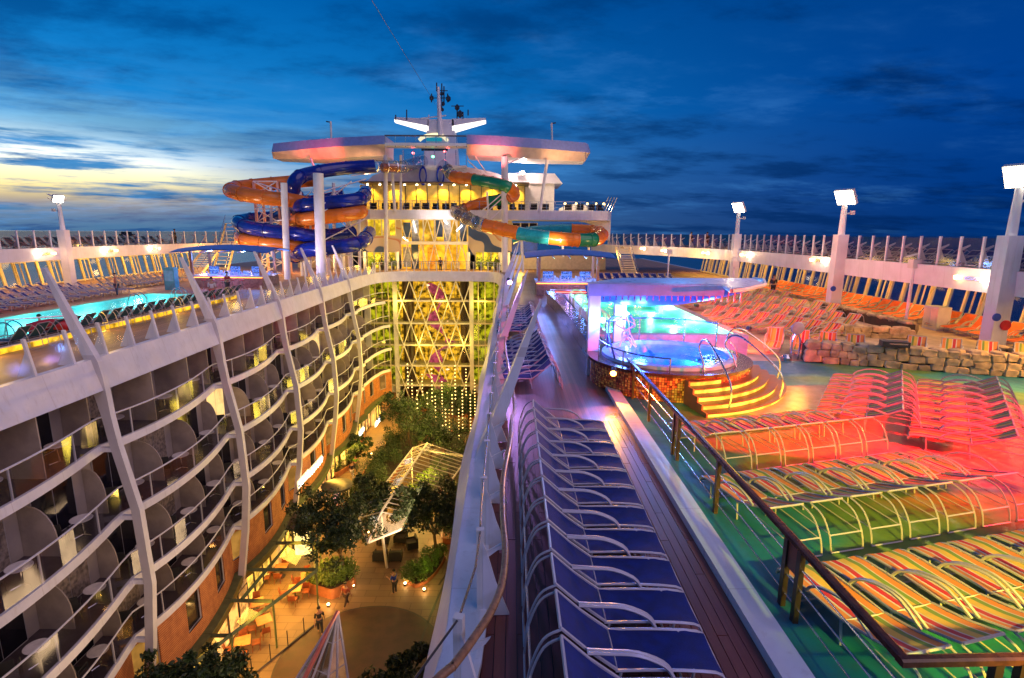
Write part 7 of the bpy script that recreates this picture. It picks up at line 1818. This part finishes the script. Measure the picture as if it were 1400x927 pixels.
# ------------------------------------------------------------------ people
def person(lb, loc, rz, top, bottom, hair=(.02, .015, .01), skin=(.42, .22, .14), pose='stand', h=1.75, hold=None):
    s = h / 1.75; J = {}
    if pose == 'walk': lg = ((-.10, .28, .10, .10), (.10, -.26, -.10, .02))
    else: lg = ((-.1, .03, .02, 0), (.1, -.02, -.02, 0))
    sit = pose == 'sit'
    pel = Vector((0, 0, .95 if not sit else .5))
    V = [pel, pel + Vector((0, 0, .25)), pel + Vector((0, .01, .48)), pel + Vector((0, .02, .58)), pel + Vector((0, .03, .64))]
    Rr = [.145, .13, .15, .055, .06]; E = [(0, 1), (1, 2), (2, 3), (3, 4)]
    V += [pel + Vector((0, .04, .72)), pel + Vector((0, .03, .80))]; Rr += [.098, .07]; E += [(4, 5), (5, 6)]
    cloth_t, cloth_b = [0, 1, 2], [0]
    for sd, (fx, fy, ky, hz) in zip((-1, 1), lg):
        b = len(V); hip = pel + Vector((sd * .09, 0, -.06))
        if sit: V += [hip, hip + Vector((sd * .05, .42, .03)), hip + Vector((sd * .05, .45, -.36)), hip + Vector((sd * .05, .60, -.40))]
        else: V += [hip, Vector((fx, ky + .02, .50)), Vector((fx, fy * (1 if pose == 'walk' else 1), .09 + hz)), Vector((fx, fy + .15, .04 + hz * .6))]
        Rr += [.10, .062, .042, .035]; E += [(0, b), (b, b + 1), (b + 1, b + 2), (b + 2, b + 3)]; cloth_b += [b, b + 1, b + 2]
        b = len(V); sh = pel + Vector((sd * .19, .01, .45)); sw = .22 * sd if pose == 'walk' else .04
        if hold == sd or pose == 'lean': V += [sh, sh + Vector((sd * .05, .1, -.27)), sh + Vector((sd * .0, .34, -.22)), sh + Vector((0, .43, -.20))]
        else: V += [sh, sh + Vector((sd * .06, sw * .4 - .02, -.29)), sh + Vector((sd * .08, sw, -.53)), sh + Vector((sd * .08, sw * 1.2 + .02, -.64))]
        Rr += [.06, .045, .032, .028]; E += [(2, b), (b, b + 1), (b + 1, b + 2), (b + 2, b + 3)]; cloth_t += [b, b + 1]
        # fingers and thumb
        hnd = b + 3; wr = V[hnd]; dr = (V[hnd] - V[hnd - 1]).normalized(); sdv = Vector((0, 1, 0)) if abs(dr.y) < .7 else Vector((1, 0, 0))
        for f in range(4):
            q = len(V); o = sdv * (f - 1.5) * .018; V += [wr + dr * .05 + o, wr + dr * (.11 - abs(f - 1.3) * .01) + o + Vector((-sd * .012, 0, 0))]; Rr += [.010, .007]; E += [(hnd, q), (q, q + 1)]
        q = len(V); V += [wr + dr * .02 + sdv * .04, wr + dr * .055 + sdv * .055]; Rr += [.010, .008]; E += [(hnd, q), (q, q + 1)]
    M = Matrix.Translation(loc) @ Matrix.Rotation(rz, 4, 'Z') @ Matrix.Scale(s, 4)
    root = thing('person', lb, 'person', loc)
    def skin_mesh(name, idx, infl, m):
        ids = idx if idx is not None else range(len(V)); mp = {v: i for i, v in enumerate(ids)}
        ed = [(mp[a], mp[b]) for a, b in E if a in mp and b in mp]
        me = bpy.data.meshes.new(name); me.from_pydata([V[i] for i in ids], ed, []); o = bpy.data.objects.new(name, me); col.objects.link(o)
        md = o.modifiers.new('s', 'SKIN'); md.branch_smoothing = .3; sb = o.modifiers.new('u', 'SUBSURF'); sb.levels = 1
        if not me.skin_vertices: me.skin_vertices.new()
        for k, i in enumerate(ids):
            r_ = Rr[i] + infl; sv = me.skin_vertices[0].data[k]; sv.radius = (r_, r_ * (.8 if i in (0, 1, 2) else 1)); sv.use_root = (k == 0)
        dg = bpy.context.evaluated_depsgraph_get(); ev = bpy.data.meshes.new_from_object(o.evaluated_get(dg)); bpy.data.objects.remove(o)
        ev.transform(M); ev.materials.clear(); ev.materials.append(m)
        for p_ in ev.polygons: p_.use_smooth = True
        return link(name, ev, root)
    skin_mesh('body', None, 0, mat('skin_%.2f' % skin[0], skin, .6))
    skin_mesh('top', cloth_t, .016, mat('cloth_%.2f_%.2f_%.2f' % top, top, .85))
    skin_mesh('legwear', cloth_b, .018, mat('cloth_%.2f_%.2f_%.2f' % bottom, bottom, .85))
    hd = pel + Vector((0, .035, .765)); mb = MB(); mb.lathe([(.108, -.01), (.112, .03), (.09, .08), (.04, .11), (0, .115)], hd + Vector((0, -.015, 0)), 12)
    fb = mb; fb.v = [tuple(M @ Vector(v)) for v in fb.v]; fb.build('hair', mat('hair_%.2f' % hair[0], hair, .8), root, smooth=True)
    mb = MB()
    for sx in (-.032, .032): mb.box(hd + Vector((sx, .092, -.03)), (.02, .012, .01))
    mb.box(hd + Vector((0, .098, -.075)), (.045, .01, .008)); mb.v = [tuple(M @ Vector(v)) for v in mb.v]; mb.build('face_features', DARK, root)
    return root
person('person in dark clothes walking out from under the cafe canopy', pix(438, 866, z=ZF), R(200), (.02, .02, .025), (.03, .03, .035), pose='walk')
person('person in a red brown top walking beside the terracotta planter', pix(474, 830, z=ZF), R(150), (.35, .08, .05), (.08, .05, .04), pose='walk')
person('person in a bright blue shirt and dark shorts by the lit shrubs', pix(540, 812, z=ZF), R(60), (.02, .06, .5), (.05, .05, .06), pose='lean')
person('person in a green shirt on the garden walkway', pix(487, 645, z=ZF), R(180), (.15, .4, .05), (.10, .08, .06), pose='walk')
person('person in a dark top and white skirt on the garden walkway', pix(482, 655, z=ZF), R(0), (.03, .03, .05), (.6, .55, .5), pose='walk')
person('dark silhouetted person standing on the bridge before the lit hall', (pix(602, 372, y=70.6).x, 70.9, 0), R(180), (.02, .02, .04), (.02, .02, .03))
person('dark person standing on the left part of the bridge', (pix(521, 372, y=70.6).x, 71.2, 0), R(90), (.03, .03, .05), (.03, .03, .04))
person('person in a white shirt and red trousers at the end of the port pool', pix(292, 414, z=0), R(190), (.65, .62, .6), (.5, .04, .04))
person('person in a dark red top bending near the port bar', pix(312, 402, z=0), R(250), (.3, .03, .04), (.06, .04, .05), pose='lean')
person('barechested person in dark shorts standing on the far side of the port pool', pix(161, 405, z=0), R(140), (.42, .22, .14), (.05, .06, .1))
person('person in pink clothing by the blue towel stand', pix(229, 396, z=0), R(180), (.6, .08, .2), (.4, .08, .2))
person('dark silhouetted person standing at the starboard upper deck glass', (20.5, 58, 3.37), R(120), (.02, .02, .03), (.02, .02, .03))
person('second dark silhouetted person on the starboard upper deck', (19.8, 61, 3.37), R(100), (.02, .02, .03), (.02, .02, .03))
person('dark silhouetted person seated high on the port upper deck', (-40.5, 66, 3.37), R(-80), (.02, .02, .03), (.02, .02, .03))
person('person in dark clothes standing at the tip of the blue canopy', pix(1044, 400, z=0.0) if False else Vector((21.2, 44, 0)), R(150), (.03, .03, .04), (.03, .03, .05))
for i, (x, y) in enumerate([(144, 434), (232, 423), (55, 440), (100, 452)]):
    p = pix(x, y, z=-.08); person(['swimmer in the middle of the port pool', 'swimmer at the far end of the port pool', 'swimmer near the far wall of the port pool', 'swimmer in the near part of the port pool'][i], p - Vector((0, 0, 1.38)), R(70 * i), (.05, .05, .2), (.05, .05, .2))
# red life ring cushions and towel stand by the port pool
p = pix(110, 462, z=0); t = thing('red_float_rack', 'red padded float rack with steel rail beside the near port pool', 'rack', p)
mb = MB(); mb.tube([p, p + Vector((0, 0, 1.1)), p + Vector((-1.9, -1.6, 1.1)), p + Vector((-1.9, -1.6, 0))], .035, 6); mb.build('frame', STEEL, t)
mb = MB(); mb.tube(spline([p + Vector((-.3, -.2, .6)), p + Vector((-.8, -.6, .75)), p + Vector((-1.4, -1.1, .6))], 4), .26, 10); mb.build('red_float', mat('red_vinyl', (.5, .02, .03), .4), t, smooth=True)
p = pix(236, 396, z=0); t = thing('towel_stand', 'turquoise towel stand at the far end of the port pool', 'stand', p)
mb = MB(); mb.box(p + Vector((0, 0, .95)), (.9, .6, 1.9)); mb.build('cabinet', mat('turquoise_panel', (.05, .35, .42), .4), t); mb = MB(); mb.box(p + Vector((0, -.31, 1.2)), (.7, .02, .9)); mb.build('shelf_front', mat('towel_blue', (.2, .45, .6), .8), t)
# far ship on the horizon
t = thing('distant_ship', 'tiny dark ship on the horizon off the port side', 'ship', pix(172, 315, y=5200).xy.to_3d() + Vector((0, 0, -46)))
q = pix(172, 315, y=5200); mb = MB(); mb.bx(q.x - 70, q.x + 70, q.y, q.y + 22, -46, -28); mb.build('hull', DARK, t); mb = MB(); mb.bx(q.x - 50, q.x + 40, q.y + 2, q.y + 20, -28, -8); mb.build('superstructure', DARK, t)
